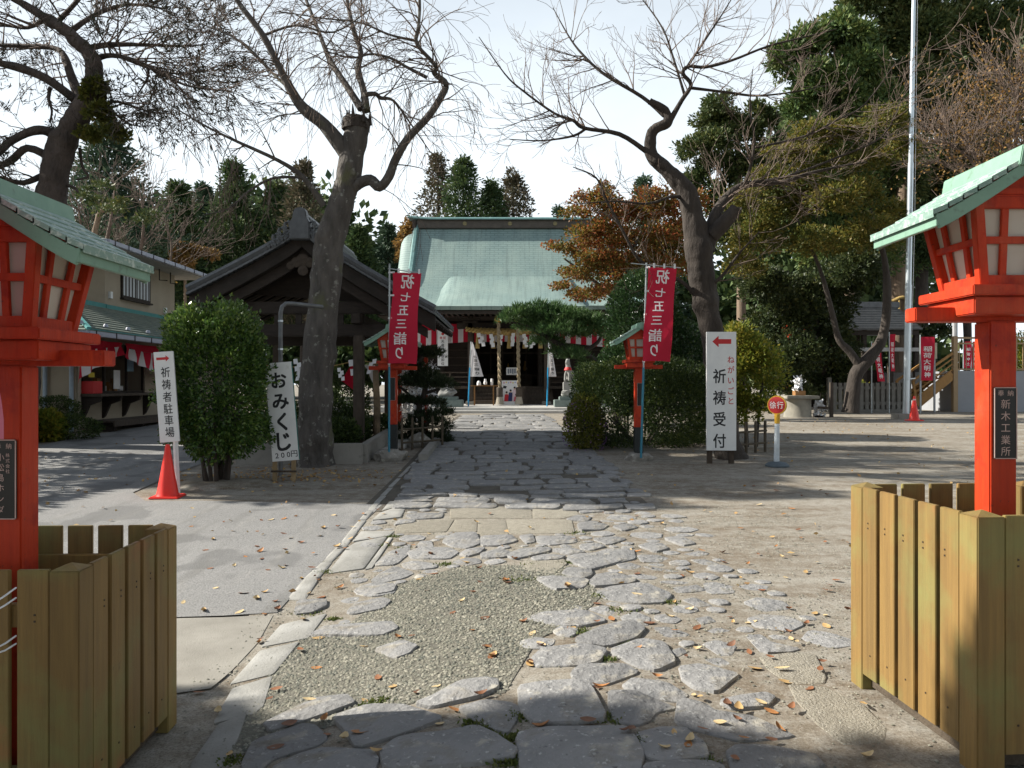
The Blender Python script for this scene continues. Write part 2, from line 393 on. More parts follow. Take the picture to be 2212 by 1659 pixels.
GP0 = [xy(*p) for p in [(585,1455),(650,1385),(760,1345),(860,1262),(1000,1225),(1240,1225),(1300,1290),(1240,1345),(1160,1385),(1120,1450),(1090,1500),(900,1520),(650,1590),(500,1640),(470,1600)]]
tC = lambda p: (432.9 + p[0] * .3914, 1255.3 + p[1] * .3914)
tD = lambda p: (1038.8 + p[0] * .3914, 1125.4 + p[1] * .3914)
tB = lambda p: (606 + p[0] * .3366, 917.6 + p[1] * .3366)
def traced(tf, poly): return [xy(*tf(p)) for p in poly]
for p in [[(355,795),(560,705),(640,660),(790,645),(850,690),(700,745),(520,800),(390,845)],
          [(735,770),(940,700),(1140,705),(1350,775),(1100,860),(870,930),(800,850)],
          [(235,1060),(240,1010),(300,900),(560,805),(630,810),(690,880),(640,920),(420,990),(330,1060)],
          [(400,1060),(540,980),(680,940),(800,950),(940,960),(965,1000),(945,1070),(500,1120)],
          [(1000,960),(1080,900),(1180,870),(1330,850),(1520,820),(1640,880),(1735,960),(1700,1000),(1500,1025),(1250,1040),(1020,1060)],
          [(1190,690),(1290,650),(1430,570),(1560,560),(1640,570),(1640,610),(1500,660),(1290,710)],
          [(1425,720),(1560,675),(1700,690),(1755,720),(1740,780),(1690,850),(1560,810)],
          [(810,180),(860,130),(1000,105),(1045,120),(1000,160),(850,190)], [(600,315),(700,260),(1040,230),(1085,270),(1000,310),(820,310)],
          [(850,60),(950,25),(1075,30),(1060,70),(960,85)], [(525,190),(535,120),(690,115),(690,150),(620,185)],
          [(960,390),(1100,350),(1195,370),(1150,410),(1080,430)]]:
    stone(traced(tC, p), h=random.uniform(0.028, 0.042))
for p in [[(212,930),(320,905),(560,890),(600,930),(690,1110),(500,1125),(300,1135),(235,1060)], [(205,1190),(300,1165),(800,1145),(835,1210),(880,1300),(870,1400),(230,1410)],
          [(240,545),(330,510),(560,505),(690,560),(560,590),(400,582)], [(525,660),(680,590),(830,570),(905,610),(850,660),(690,705),(560,690)],
          [(290,770),(340,725),(560,700),(690,730),(640,790),(500,805),(300,810)], [(505,850),(560,810),(790,805),(865,850),(700,905),(600,920),(520,890)],
          [(710,730),(880,670),(1010,690),(1065,790),(970,840),(850,810)], [(1100,820),(1220,800),(1390,850),(1400,870),(1290,960),(1180,930),(1120,880)],
          [(780,925),(850,890),(1020,910),(1135,965),(1090,1010),(960,990)], [(705,960),(850,960),(970,1010),(1080,1050),(960,1070),(930,1110),(860,1135),(740,1110),(710,1030)],
          [(1090,1030),(1130,1005),(1250,1030),(1290,1070),(1500,1100),(1710,1190),(1650,1205),(1430,1225),(1200,1170),(1090,1130)], [(1320,1015),(1420,995),(1560,970),(1615,990),(1560,1040),(1400,1050)],
          [(870,1190),(1000,1160),(1130,1165),(1160,1200),(1230,1250),(1240,1320),(1000,1345),(920,1320),(890,1250)], [(1365,1300),(1430,1260),(1600,1270),(1820,1300),(1890,1370),(1400,1400)],
          [(300,325),(420,315),(590,335),(570,380),(400,390)], [(635,400),(700,375),(900,355),(1050,420),(1000,460),(860,465),(700,440)], [(590,350),(640,300),(720,290),(850,330),(840,350),(640,375)],
          [(450,300),(480,270),(600,275),(610,310),(560,330)], [(470,215),(620,190),(700,165),(840,165),(850,215),(740,240),(600,280),(530,250)], [(870,145),(930,125),(1000,130),(1030,160),(960,180)],
          [(1010,105),(1100,90),(1180,130),(1110,145)], [(900,1363),(1100,1352),(1240,1345),(1340,1380),(1300,1460),(920,1460)]]:
    stone(traced(tD, p), h=random.uniform(0.026, 0.040))
for p in [[(1460,635),(1540,630),(1600,680),(1760,715),(1700,730),(1560,735)], [(1220,340),(1300,335),(1410,370),(1380,405),(1260,405)], [(1060,370),(1180,355),(1230,385),(1180,400),(1090,400)],
          [(870,195),(1000,190),(1070,210),(1000,230),(890,232)], [(900,255),(1000,262),(1130,285),(1000,292)], [(750,245),(820,235),(880,255),(850,272),(770,265)], [(1110,445),(1170,432),(1270,470),(1200,478)],
          [(960,600),(1040,595),(1150,630),(1100,655),(1000,660)], [(1220,680),(1300,670),(1390,700),(1380,740),(1310,745)], [(1245,770),(1330,760),(1400,795),(1340,820),(1260,800)], [(1020,740),(1110,710),(1135,730),(1090,752)],
          [(775,530),(850,510),(935,545),(900,580),(790,570)], [(450,485),(530,465),(575,485),(540,502)], [(580,490),(680,480),(745,510),(710,530)], [(1120,185),(1200,165),(1250,185),(1190,200)], [(1160,220),(1240,215),(1310,245),(1230,247)],
          [(1190,545),(1260,535),(1290,560),(1230,575)], [(1210,610),(1300,597),(1360,610),(1280,625)], [(990,345),(1060,335),(1160,342),(1080,355)]]:
    stone(traced(tD, p), h=0.012, dome=0.006, rough=1.5)      # half buried, worn flush
for p in [[(1540,760),(1700,740),(1850,750),(1900,870),(1890,900),(1700,900),(1600,830)], [(1700,920),(1900,930),(2100,1030),(2212,1150),(2212,1220),(2000,1240),(1860,1130),(1760,1010)]]:
    stone(traced(tD, p), SLAB, 0.014, 0.005, 'paving_slab')
for p in [[(340,370),(450,255),(690,190),(590,320)], [(170,575),(330,400),(540,350),(400,520)], [(80,790),(180,610),(390,545),(340,700),(290,740)], [(-40,1010),(100,810),(250,755),(200,880),(90,1080),(-60,1080)]]:
    stone(traced(tC, p), KERBM, 0.022, 0.003, 'kerb_slab', 0.4, 0.012)
kl = [(40,1130),(150,1000),(260,890),(370,780),(435,700),(500,620),(550,562),(600,505),(640,462),(690,405),(745,345),(800,292),(850,240),(900,190)]
kr = [(160,1130),(235,1010),(330,890),(430,780),(490,700),(548,620),(594,562),(640,505),(676,462),(722,405),(772,345),(824,292),(871,240),(918,190)]
for i in range(len(kl) - 1):
    a, b, c, d = kl[i], kl[i + 1], kr[i + 1], kr[i]
    stone(traced(tB, [(a[0] + 2, a[1] - 3), (b[0] + 1, b[1] + 3), (c[0] - 2, c[1] + 3), (d[0] - 3, d[1] - 3)]), KERBM, 0.02, 0.002, 'kerb_stone', 0.3, 0.010)
for p in [[(300,960),(430,800),(480,765),(680,725),(530,930)], [(465,758),(520,692),(720,690),(690,720)], [(590,620),(640,572),(770,525),(815,510),(770,600)], [(650,556),(700,500),(860,485),(790,518)], [(545,935),(690,735),(715,735),(590,925)]]:
    stone(traced(tB, p), KERBM, 0.024, 0.004, 'kerb_slab', 0.5, 0.014)
for p in [[(1090,550),(1300,530),(1600,526),(1610,603),(1100,605)], [(1620,530),(1880,530),(1910,580),(1800,605),(1622,603)], [(740,700),(760,640),(1110,615),(1060,690)], [(1075,690),(1120,617),(1255,620),(1255,690)], [(1265,705),(1270,620),(1440,620),(1460,710)], [(1470,705),(1450,615),(1860,615),(1880,700)], [(1540,930),(1560,885),(1810,875),(1830,900),(1740,960)]]:
    stone(traced(tB, p), SLAB, 0.02, 0.004, 'paving_slab', 0.5)
for p in [[(1040,755),(1110,710),(1250,700),(1280,770),(1200,800),(1110,790)], [(820,830),(900,800),(1080,800),(1140,830),(1080,870),(850,865)], [(870,790),(900,755),(965,755),(975,790)], [(1285,730),(1480,715),(1510,755),(1400,785),(1290,785)],
          [(1530,720),(1610,712),(1625,760),(1570,770)], [(1640,725),(1880,720),(1900,760),(1740,780),(1660,765)], [(1290,840),(1400,810),(1480,830),(1430,860),(1300,865)], [(1450,850),(1540,800),(1720,795),(1730,820),(1600,850),(1500,870)],
          [(1610,862),(1700,842),(1820,852),(1790,877),(1640,882)], [(780,905),(860,885),(1000,900),(1000,925),(880,938),(800,925)], [(1100,890),(1180,868),(1270,872),(1280,893),(1200,908)], [(590,1010),(640,960),(740,920),(850,960),(790,990),(650,1020)],
          [(470,1070),(600,1025),(740,1045),(720,1090),(600,1110),(500,1095)], [(1840,860),(1900,848),(2100,832),(2150,860),(2000,920),(1880,900)], [(1905,640),(2000,620),(2100,650),(2060,680),(1920,690)], [(1745,815),(1860,800),(1950,825),(1850,843)],
          [(1920,780),(2020,768),(2080,790),(1990,812),(1930,805)], [(600,912),(690,830),(830,772),(825,825),(740,905)], [(725,652),(760,620),(860,613),(850,637)], [(800,590),(900,570),(1040,575),(1030,605),(860,612)], [(2000,740),(2150,720),(2212,740),(2100,780)],
          [(2060,875),(2200,822),(2230,870),(2120,905)], [(1915,548),(2060,538),(2070,562),(1930,575)], [(1830,615),(1910,590),(1990,597),(1970,628)], [(1150,840),(1200,815),(1310,800),(1270,835),(1200,855)], [(2130,660),(2230,640),(2290,665),(2200,690)]]:
    stone(traced(tB, p), h=random.uniform(0.022, 0.036))
# the path beyond, laid in uneven courses
y = 9.55
while y < 27.5:
    dep = random.uniform(0.30, 0.46) * (1 + 0.055 * (y - 9)); xl = -1.62 if y < 12 else -1.78; xr = 1.75 - 0.045 * (y - 9)
    x = xl + random.uniform(0, 0.12)
    while x < xr:
        w = random.uniform(0.34, 0.85) * (1 + 0.03 * (y - 9)); g = random.uniform(0.016, 0.038)
        x1 = min(x + w, xr + 0.2)
        if random.random() < 0.95 and x1 - x > 0.2:
            pts = []
            for (a, b) in ((0, 0), (0.5, 0), (1, 0), (1, .5), (1, 1), (0.5, 1), (0, 1), (0, .5)):
                px = x + g + a * (x1 - x - 2 * g); py = y + g + b * (dep - 2 * g) + 0.10 * math.sin(px * 1.9 + y)
                pts.append((px + random.uniform(-.05, .05), py + random.uniform(-.045, .045)))
            stone(pts, h=random.uniform(0.030, 0.060), dome=0.006, grow=0.0)
        x = x1
    y += dep

# small filler stones worn flush in the gaps between the large ones
E0, E1, EI = [], [], []
for k, q in enumerate(OUT):
    for i in range(len(q)): E0.append(q[i]); E1.append(q[(i + 1) % len(q)]); EI.append(k)
E0, E1, EI = np.array(E0), np.array(E1), np.array(EI); mbf = MB(); FC = []
for _ in range(9000):
    x, y = random.uniform(-1.65, 2.0), random.uniform(4.5, 10.2)
    if inside((x, y), GP0) or x > 2.1 - .085 * (y - 4.5) + random.gauss(0, .12) or x < -1.1 - .11 * (y - 4.5): continue
    if random.random() > (.35 + .13 * (y - 4.5)) * (.3 if x > .95 else 1): continue
    p = np.array([x, y]); m_ = np.abs(E0[:, 1] - y) < .8
    if not m_.any(): continue
    a_, b_ = E0[m_], E1[m_]; ab = b_ - a_; tt = np.clip(((p - a_) * ab).sum(1) / np.maximum(1e-9, (ab ** 2).sum(1)), 0, 1); dist = np.sqrt(((a_ + ab * tt[:, None] - p) ** 2).sum(1)).min()
    cr = ((a_[:, 1] > y) != (b_[:, 1] > y)) & (x < ab[:, 0] * (y - a_[:, 1]) / np.where(np.abs(ab[:, 1]) < 1e-9, 1e-9, ab[:, 1]) + a_[:, 0])
    if (np.bincount(EI[m_], weights=cr) % 2).any(): continue
    if FC: f = np.array(FC); dist = min(dist, (np.sqrt(((f[:, :2] - p) ** 2).sum(1)) - f[:, 2]).min())
    r = min(dist - .012, .20)
    if r < .055: continue
    FC.append((x, y, r)); a0 = random.random() * 6; k = random.randint(5, 7)
    v_, f_ = stone([(x + r * random.uniform(.82, 1.12) * math.cos(a0 + 6.283 * i / k), y + r * random.uniform(.82, 1.12) * math.sin(a0 + 6.283 * i / k)) for i in range(k)], h=random.uniform(.010, .028), dome=.004, grow=0, raw=True); mbf.add(v_, f_)
fo = mbf.build('filler_stones', STONE, path, smooth=38); fo['kind'] = 'stuff'

# ---- loose gravel (uncountable) and the fallen leaves
GP = GP0
def gravel(name, n, box, keep, smin, smax, m):
    P = []
    while len(P) < n:
        p = (random.uniform(box[0], box[1]), random.uniform(box[2], box[3]))
        if keep(p): P.append((p[0], p[1], gz(*p)))
    P = np.array(P); k = len(P); s = rng.uniform(smin, smax, (k, 1)) ** 1.0
    base = np.array([(1, 0, 0), (0.2, 0.9, 0.1), (-0.9, 0.3, 0), (-0.5, -0.8, 0.05), (0.55, -0.75, 0), (0.05, 0.0, 0.75)])
    T = [(0, 1, 5), (1, 2, 5), (2, 3, 5), (3, 4, 5), (4, 0, 5)]
    a = rng.uniform(0, 6.28, k); ca, sa = np.cos(a), np.sin(a)
    j = base[None] * rng.uniform(0.65, 1.3, (k, 6, 3))
    x = j[:, :, 0] * ca[:, None] - j[:, :, 1] * sa[:, None]; yy = j[:, :, 0] * sa[:, None] + j[:, :, 1] * ca[:, None]
    V = np.stack([x, yy, j[:, :, 2]], 2) * s[:, :, None] + P[:, None, :] + np.array([0, 0, 0.010])
    q = (np.array(T)[None] + (np.arange(k) * 6)[:, None, None]).reshape(-1, 3)
    return npmesh(name, V.reshape(-1, 3), q, m)
tag(sheet('gravel_bed', GP0, 0.009, mat('gravel_bed_soil', (.19, .18, .145), (.11, .105, .085), .95, 9, .8, 60, .02), .25), 'dark gritty bed under the loose gravel')
GRAV = leafmat('gravel_stone', [(0.055, 0.062, 0.055), (0.125, 0.13, 0.108), (0.19, 0.185, 0.145), (0.31, 0.295, 0.24), (0.12, 0.135, 0.12)], 0.9, 0.0)
tag(gravel('gravel', 13000, (-2.2, 1.2, 3, 7.5), lambda p: inside(p, GP), 0.003, 0.015, GRAV), 'loose gravel filling the gap in the flagstones', kind='stuff')
tag(gravel('grit', 11000, (-1.9, 3.4, 2.4, 10), lambda p: random.random() < .25 + .75 * (noise.noise((p[0] * 1.4, p[1] * 1.4, 4)) > -.05), 0.002, 0.010, GRAV), 'scattered grit over the path', kind='stuff')
GRASSM = leafmat('moss_green', [(0.05, 0.085, 0.02), (0.10, 0.13, 0.03), (0.17, 0.17, 0.05)], 0.7, 0.3)
tuft = [tC(p) for p in [(1020,670),(960,690),(1560,800),(1600,830),(1780,750),(1520,790),(200,1000),(1720,870),(1730,1010),(740,215),(620,180)]] + [tD(p) for p in [(220,1080),(870,1215),(1190,1335),(710,1100),(770,500),(790,400),(660,420),(600,350),(1030,455),(800,690),(690,770),(20,1150),(160,1350),(150,1220),(580,620)]] + [tB(p) for p in [(720,720),(790,800),(660,780),(1080,900),(800,530),(290,950),(1640,900),(1830,890),(1560,1000),(2130,1010),(1890,700),(1910,540),(1020,430)]]
Cg, Dg = [], []
for t in tuft:
    g0 = G(*t); k = 130; r = random.uniform(0.02, 0.055) * (g0.y / 4.5) ** 0.5
    o = rng.normal(0, 1, (k, 3)) * [r, r * 0.7, 0.0]; Cg.append(np.array(g0) + o + [0, 0, 0.004]); d = rng.normal(0, 0.7, (k, 3)); d[:, 2] = rng.uniform(0.25, 1.0, k); Dg.append(d)
tag(leafobj('moss_tufts', np.concatenate(Cg), np.concatenate(Dg), 0.022, 0.5, GRASSM), 'small weeds and moss between the flagstones', kind='stuff')
def leaf_mesh(name, m, L=0.055, curl=0.35):
    mb = MB(); P = []
    for i in range(6):
        t = i / 5; w = L * 0.30 * math.sin(math.pi * (0.06 + 0.90 * t)) ** 0.8; zz = curl * L * (t - 0.45) ** 2 * 2.2
        P.append([(L * (t - .5), -w, zz + w * curl * 0.9), (L * (t - .5), 0, zz), (L * (t - .5), w, zz + w * curl * 1.1)])
    return mb.grid(P).mesh(name, m, smooth=60)
LV = [mat('leaf_tan', (0.52, 0.36, 0.16), (0.38, 0.23, 0.09), 0.6, 40), mat('leaf_russet', (0.27, 0.115, 0.05), (0.18, 0.075, 0.035), 0.6, 40), mat('leaf_brown', (0.20, 0.09, 0.045), (0.12, 0.055, 0.03), 0.65, 40), mat('leaf_orange', (0.40, 0.185, 0.06), (0.29, 0.12, 0.04), 0.6, 40), mat('leaf_straw', (0.60, 0.47, 0.26), (0.45, 0.33, 0.17), 0.6, 40)]
LM = [leaf_mesh('fallen_leaf', m, 0.052, c) for m in LV for c in (0.12, 0.45)]
spots = [tC(p) for p in [(905,670),(680,790),(490,815),(700,860),(790,900),(880,865),(415,950),(965,975),(1320,800),(1410,725),(1545,655),(1060,595),(1300,593),(330,345),(550,400),(650,325),(770,45),(1165,310),(1390,185),(1440,120),(1500,280),(1580,370),(1610,425),(1830,300),(1560,215),(1780,235),(2050,275),(1880,360),(1815,465),(980,545),(900,370),(1090,320),(380,675),(420,620),(95,750),(640,490),(235,75),(355,70),(215,180),(350,190),(420,165),(160,985),(600,680),(1690,20),(1250,60)]] + \
    [tD(p) for p in [(300,1010),(330,1150),(590,1130),(1225,1180),(1010,1290),(1450,1230),(1600,1240),(1420,1070),(1545,1030),(1600,1065),(1710,1065),(2110,1040),(1660,840),(1880,805),(1870,845),(1510,825),(970,870),(1130,755),(1190,600),(1040,540),(720,550),(640,465),(480,380),(860,425),(500,610),(640,580),(230,565),(280,630),(330,700),(60,760),(270,800),(140,335),(860,300),(1110,310),(1150,500),(1300,455),(1370,540),(1390,570),(1490,570),(1640,570),(1700,495),(1840,520),(1900,530),(2020,500),(1960,335),(1790,290),(1470,245),(1340,235),(1530,190),(1660,205),(1430,45),(1920,360),(1435,325),(1680,320),(2020,125),(1795,580),(1905,590),(1710,660),(1380,715),(1480,735),(1680,900),(660,950),(640,930),(1400,1345),(2130,1315),(40,705),(20,545)]] + \
    [tB(p) for p in [(1255,640),(950,705),(850,790),(960,850),(1185,900),(1165,870),(1270,930),(980,965),(890,1000),(1440,1010),(1280,1020),(1235,1080),(360,1060),(240,1000),(200,935),(360,800),(460,670),(530,585),(620,560),(660,585),(680,775),(740,845),(1240,825),(1395,870),(1500,870),(1880,750),(1340,585),(1600,680),(1820,490),(35,910),(270,670),(65,735),(20,610),(370,670),(1690,605),(2180,970),(1840,1060),(2080,570)]] + \
    [(655,1345),(560,1392),(900,1500),(430,1500),(505,1225),(530,1205),(565,1210),(460,1168),(585,1125),(555,1150),(650,1175),(690,1160),(720,1115)]
for _ in range(46): spots.append((random.uniform(1350, 1840), random.uniform(1050, 1640)))
for _ in range(26): spots.append((random.uniform(390, 760), random.uniform(1095, 1330)))
spots = [p for p in spots if not (p[0] < 800 and p[1] > 1095 and p[0] > 600 + (1330 - p[1]) * .95 and p[1] < 1330)] if False else spots
for i, (u, v) in enumerate(spots):
    p = G(u, v, 0.028 if any((Vector((G(u, v).x, G(u, v).y)) - c).length < r * 0.75 for c, r in STONES[:140]) else 0.012)
    o = link('fallen_leaf', LM[(i * 7 + i // 3) % len(LM)]); s = random.uniform(0.85, 1.7); o.location = p + Vector((0, 0, 0.001)); o.scale = (s, s * random.uniform(.75, 1.1), s)
    o.rotation_euler = (random.uniform(-.22, .22), random.uniform(-.2, .2), random.uniform(0, 6.28))
    ci = ((i * 7 + i // 3) % len(LM)) // 2; on = 'asphalt driveway' if inside((p.x, p.y), DRIVE) else 'loose gravel' if inside((p.x, p.y), GP0) else 'worn flagstones' if p.x < 1.0 else 'bare earth right of the path'
    tag(o, 'dry ' + ('tan', 'russet', 'dark brown', 'orange', 'straw coloured')[ci] + ' fallen leaf on the ' + on, 'leaf', 'fallen leaves on the path and forecourt')
Cl = []
for _ in range(800):
    x, y_ = random.uniform(-9, 12), random.uniform(6, 24); Cl.append((x, y_, gz(x, y_) + 0.022))
for _ in range(350):
    a = random.gauss(0, 1); x, y_ = -3.6 + a, 12.4 + random.gauss(0, 0.5); Cl.append((x, y_, gz(x, y_) + 0.012))
Dl = rng.normal(0, 1, (len(Cl), 3)); Dl[:, 2] *= 0.15
tag(leafobj('leaf_litter', Cl, Dl, 0.06, 0.6, leafmat('litter', [(0.15, 0.07, 0.03), (0.34, 0.20, 0.08), (0.48, 0.34, 0.15), (0.26, 0.10, 0.04)], 0.7, 0.1), jit=0.1), 'far off scattered autumn leaves on the forecourt', kind='stuff')

# ================================================================== LANTERNS, PLANTERS, SIGNS
RED = mat('vermilion_paint', (0.50, 0.042, 0.008), (0.43, 0.032, 0.007), 0.55, 9, 0.45, 30, 0.004, stretch=(4, 4, 0.5), spec=0.3, spots=[((0.33, 0.020, 0.007), 9, 0.52, 0.68), ((0.46, 0.085, 0.035), 2.5, 0.55, 0.75), ((0.13, 0.03, 0.02), 45, 0.66, 0.72)], grain=((14, 14, .5), 4, .86))
PAPER = leafmat('lantern_paper', [(0.70, 0.66, 0.58), (0.76, 0.72, 0.65)], 0.8, 0.30)
COPPER = mat('verdigris_roof', (0.26, 0.37, 0.32), (0.18, 0.285, 0.245), 0.55, 7, 0.25, 50, 0.004, stretch=(1, 0.3, 1), spots=[((0.48, 0.56, 0.51), 26, 0.50, 0.64), ((0.10, 0.17, 0.13), 34, 0.64, 0.73)])
COPPER2 = mat('verdigris_trim', (0.215, 0.36, 0.275), (0.165, 0.29, 0.22), 0.5, 6, 0.1, 50, spots=[((.14, .22, .17), 18, .60, .72)])
BLACK = mat('black_plate', (0.012, 0.012, 0.012), (0.008, 0.008, 0.008), 0.35, 9)
PLTXT = mat('plate_letters', (0.55, 0.40, 0.36), (0.42, 0.30, 0.27), 0.6, 20)
ROCK = mat('rough_rock', (0.30, 0.28, 0.25), (0.18, 0.17, 0.15), 0.95, 6, 0.8, 18, 0.03, spots=[((0.40, 0.39, 0.34), 9, 0.56, 0.64)])
CABLE = mat('white_plastic', (0.75, 0.76, 0.76), (0.68, 0.69, 0.70), 0.4, 9)
def lantern(label, loc, s=1.0, post_h=1.84, post_w=0.125, rz=0.0, plate=None, boot=False, steps=7):
    t = thing('votive_lantern', label, 'lantern', loc, rz, 'red votive lanterns flanking the approach')
    z0 = post_h; hw = post_w / 2
    MB().b6(-hw, hw, -hw, hw, 0.0, z0 + 0.001).build('post', RED, t, 0.006)
    if boot: MB().b6(-hw - .004, hw + .004, -hw - .004, hw + .004, -0.01, 0.55).build('post_boot', mat('black_paint', (0.02, 0.025, 0.025), None, 0.5), t, 0.004)
    MB().b6(-.40 * s, .40 * s, -.05 * s, .05 * s, z0, z0 + .066 * s).build('cross_beam', RED, t, 0.005)
    MB().b6(-.215 * s, .215 * s, -.20 * s, .20 * s, z0 + .022 * s, z0 + .100 * s).build('bracket_block', RED, t, 0.005)
    MB().b6(-.24 * s, .24 * s, -.235 * s, .235 * s, z0 + .102 * s, z0 + .150 * s).build('base_board', RED, t, 0.005)
    zb, zt, hb, ht = z0 + .152 * s, z0 + .53 * s, .165 * s, .228 * s
    def pt(sx, sy, k): h = hb + (ht - hb) * k; return Vector((sx * h, sy * h, zb + (zt - zb) * k))
    fr = MB()
    for sx, sy in ((-1, -1), (1, -1), (1, 1), (-1, 1)):
        fr.bar(pt(sx, sy, 0) - Vector((sx, sy, 0)) * .017 * s, pt(sx, sy, 1) - Vector((sx, sy, 0)) * .017 * s, .042 * s, .042 * s, (0, 1, 0))
    for (a, b) in (((-1, -1), (1, -1)), ((1, -1), (1, 1)), ((1, 1), (-1, 1)), ((-1, 1), (-1, -1))):
        n = Vector((a[0] + b[0], a[1] + b[1], 0)) / 2
        for k, w in ((0.065, .046), (0.955, .052)):
            fr.bar(pt(*a, k) - n * .014 * s, pt(*b, k) - n * .014 * s, .026 * s, w * s)
    fr.build('frame', RED, t, 0.003)
    for (a, b) in (((-1, -1), (1, -1)), ((1, -1), (1, 1)), ((1, 1), (-1, 1)), ((-1, 1), (-1, -1))):
        n = Vector((a[0] + b[0], a[1] + b[1], 0)) / 2
        mu = MB(); mu.bar(pt(*a, .53) - n * .016 * s, pt(*b, .53) - n * .016 * s, .018 * s, .032 * s)
        for f in (0.315, 0.685):
            mu.bar(pt(*a, .07).lerp(pt(*b, .07), f) - n * .018 * s, pt(*a, .95).lerp(pt(*b, .95), f) - n * .018 * s, .032 * s, .016 * s, n)
        mu.build('muntins', RED, t, 0.002)
        for i, (f0, f1) in enumerate(((0.02, .315), (.315, .685), (.685, .98))):
            for k0, k1 in ((.07, .53), (.53, .95)):
                P = [[pt(*a, k).lerp(pt(*b, k), f) - n * .034 * s for f in (f0, f1)] for k in (k0, k1)]
                MB().grid(P).build('paper_panel', PAPER, t)
    zr = zt + .004 * s; ze = z0 + .452 * s
    MB().prism([(-.225 * s, -.225 * s, zr), (.225 * s, -.225 * s, zr), (.17 * s, -.225 * s, zr + .075 * s), (0, -.225 * s, zr + .165 * s), (-.17 * s, -.225 * s, zr + .075 * s)], (0, .45 * s, 0)).build('gable_body', RED, t, 0.003)
    MB().b6(-.15 * s, .15 * s, -.235 * s, -.2255 * s, zr + .012 * s, zr + .04 * s).build('gable_rail', RED, t, 0.002)
    # stepped, slightly sagging roof
    def prof(x): return ze + .265 * s * (1 - abs(x)) ** 1.1      # x in -1..1
    hx, hy = .445 * s, .30 * s
    for sg in (-1, 1):
        P = []
        for i in range(steps):
            x0, x1 = i / steps, (i + 1) / steps
            lift = .010 * s
            P.append((sg * x0 * hx, prof(x0) + (lift if i else lift))); P.append((sg * (x1 * hx + .006 * s), prof(x1) + lift + .003 * s)); P.append((sg * (x1 * hx + .004 * s), prof(x1) + .002 * s))
        mb = MB(); mb.grid([[(x, -hy, z), (x, hy, z)] for x, z in P], thick=(0, 0, -.022 * s))
        sl = mb.build('roof_slope', COPPER, t, smooth=25)
        for e in (-1, 1):
            fb = MB(); Q = [[(sg * i / 8 * hx * 0.985, e * (hy - .004 * s), prof(i / 8) - .012 * s), (sg * i / 8 * hx * 0.94, e * (hy - .004 * s), prof(i / 8) - .068 * s)] for i in range(9)]
            fb.grid(Q, thick=(0, -e * .02 * s, 0)).build('barge_board', COPPER2, sl, 0.002)
        MB().bar((sg * hx * .955, -hy + .005, prof(1) - .030 * s), (sg * hx * .955, hy - .005, prof(1) - .030 * s), .02 * s, .055 * s).build('eave_fascia', COPPER2, sl, 0.002)
    MB().prism([(-.085 * s, -hy - .012, prof(0.2) - .005), (.085 * s, -hy - .012, prof(.2) - .005), (.07 * s, -hy - .012, prof(0) + .025 * s), (0, -hy - .012, prof(0) + .045 * s), (-.07 * s, -hy - .012, prof(0) + .025 * s)], (0, 2 * hy + .024, 0)).build('ridge_cap', COPPER2, t, 0.004)
    if plate:
        pw, ph, px, pz, items = plate
        p = MB().b6(px - pw / 2, px + pw / 2, -hw - .010, -hw - .0005, pz - ph / 2, pz + ph / 2).build('name_plate', BLACK, t, 0.004)
        rim = MB()
        for x0, x1, z0_, z1_ in ((-pw / 2, -pw / 2 + .004, -ph / 2, ph / 2), (pw / 2 - .004, pw / 2, -ph / 2, ph / 2), (-pw / 2, pw / 2, ph / 2 - .004, ph / 2), (-pw / 2, pw / 2, -ph / 2, -ph / 2 + .004)):
            rim.b6(px + x0, px + x1, -hw - .013, -hw - .0103, pz + z0_, pz + z1_)
        rim.build('plate_rim', PLTXT, p)
        lettering([(c, px + x, pz + z, w, w) for c, x, z, w in items], PLTXT, p, -hw - .0112)
    return t
pl_r = [('奉', -.022, .138, .030), ('納', .022, .138, .030)] + [(c, 0, z, .046) for c, z in zip('新木工業所', (.088, .033, -.022, -.077, -.130))]
pl_l = [('奉', -.022, .138, .026), ('納', .022, .138, .026)] + [(c, .018, z, .018) for c, z in zip('株式会社', (.10, .078, .056, .034))] + [(c, -.012, z, .034) for c, z in zip('小松島ホンダ', (.092, .05, .008, -.035, -.08, -.125))]
lantern('large red lantern in the right wooden planter with black name plate', (2.27, 3.70, 0.0), plate=(.105, .33, .004, 1.37, pl_r))
lantern('large red lantern in the left wooden planter beside the asphalt driveway', (-2.10, 3.33, -0.215), plate=(.105, .33, -.004, 1.37, pl_l))
ML = XG(846, 14.4); MR = XG(1381, 14.4)
lantern('small red lantern half hidden behind the left red banner', ML + Vector((0, .14, 0.1)), 1.1, 1.55, 0.15, boot=True, plate=(.11, .42, 0, 1.2, []))
lantern('small red lantern half hidden behind the right red banner before the hedge', MR + Vector((0, .14, 0.05)), 1.1, 1.62, 0.15, boot=True, plate=(.11, .42, .02, 1.15, []))
def rock(name, label, loc, r, cat='stone', sub=2, m=ROCK, group=None, parent=None, sq=0.0):
    bm = bmesh.new(); bmesh.ops.create_icosphere(bm, subdivisions=sub, radius=1); sd = random.random() * 50
    for v in bm.verts:
        n = noise.noise(v.co * 1.3 + Vector((sd, 0, 0))) * 0.35 + noise.noise(v.co * 3 + Vector((0, sd, 0))) * 0.12
        c = v.co.copy()
        if sq: c = Vector([math.copysign(abs(k) ** (1 - sq), k) for k in c])
        v.co = Vector((c.x * r[0], c.y * r[1], c.z * r[2])) * (1 + n)
    me = bpy.data.meshes.new(name); bm.to_mesh(me); bm.free(); me.materials.append(m); o = link(name, me, parent); o.location = loc
    if label: tag(o, label, cat, group)
    return o
rock('footing_stone', 'squarish footing stone under the left mid lantern', ML + Vector((0, 0, .06)), (.27, .24, .15), sub=3, sq=.35)
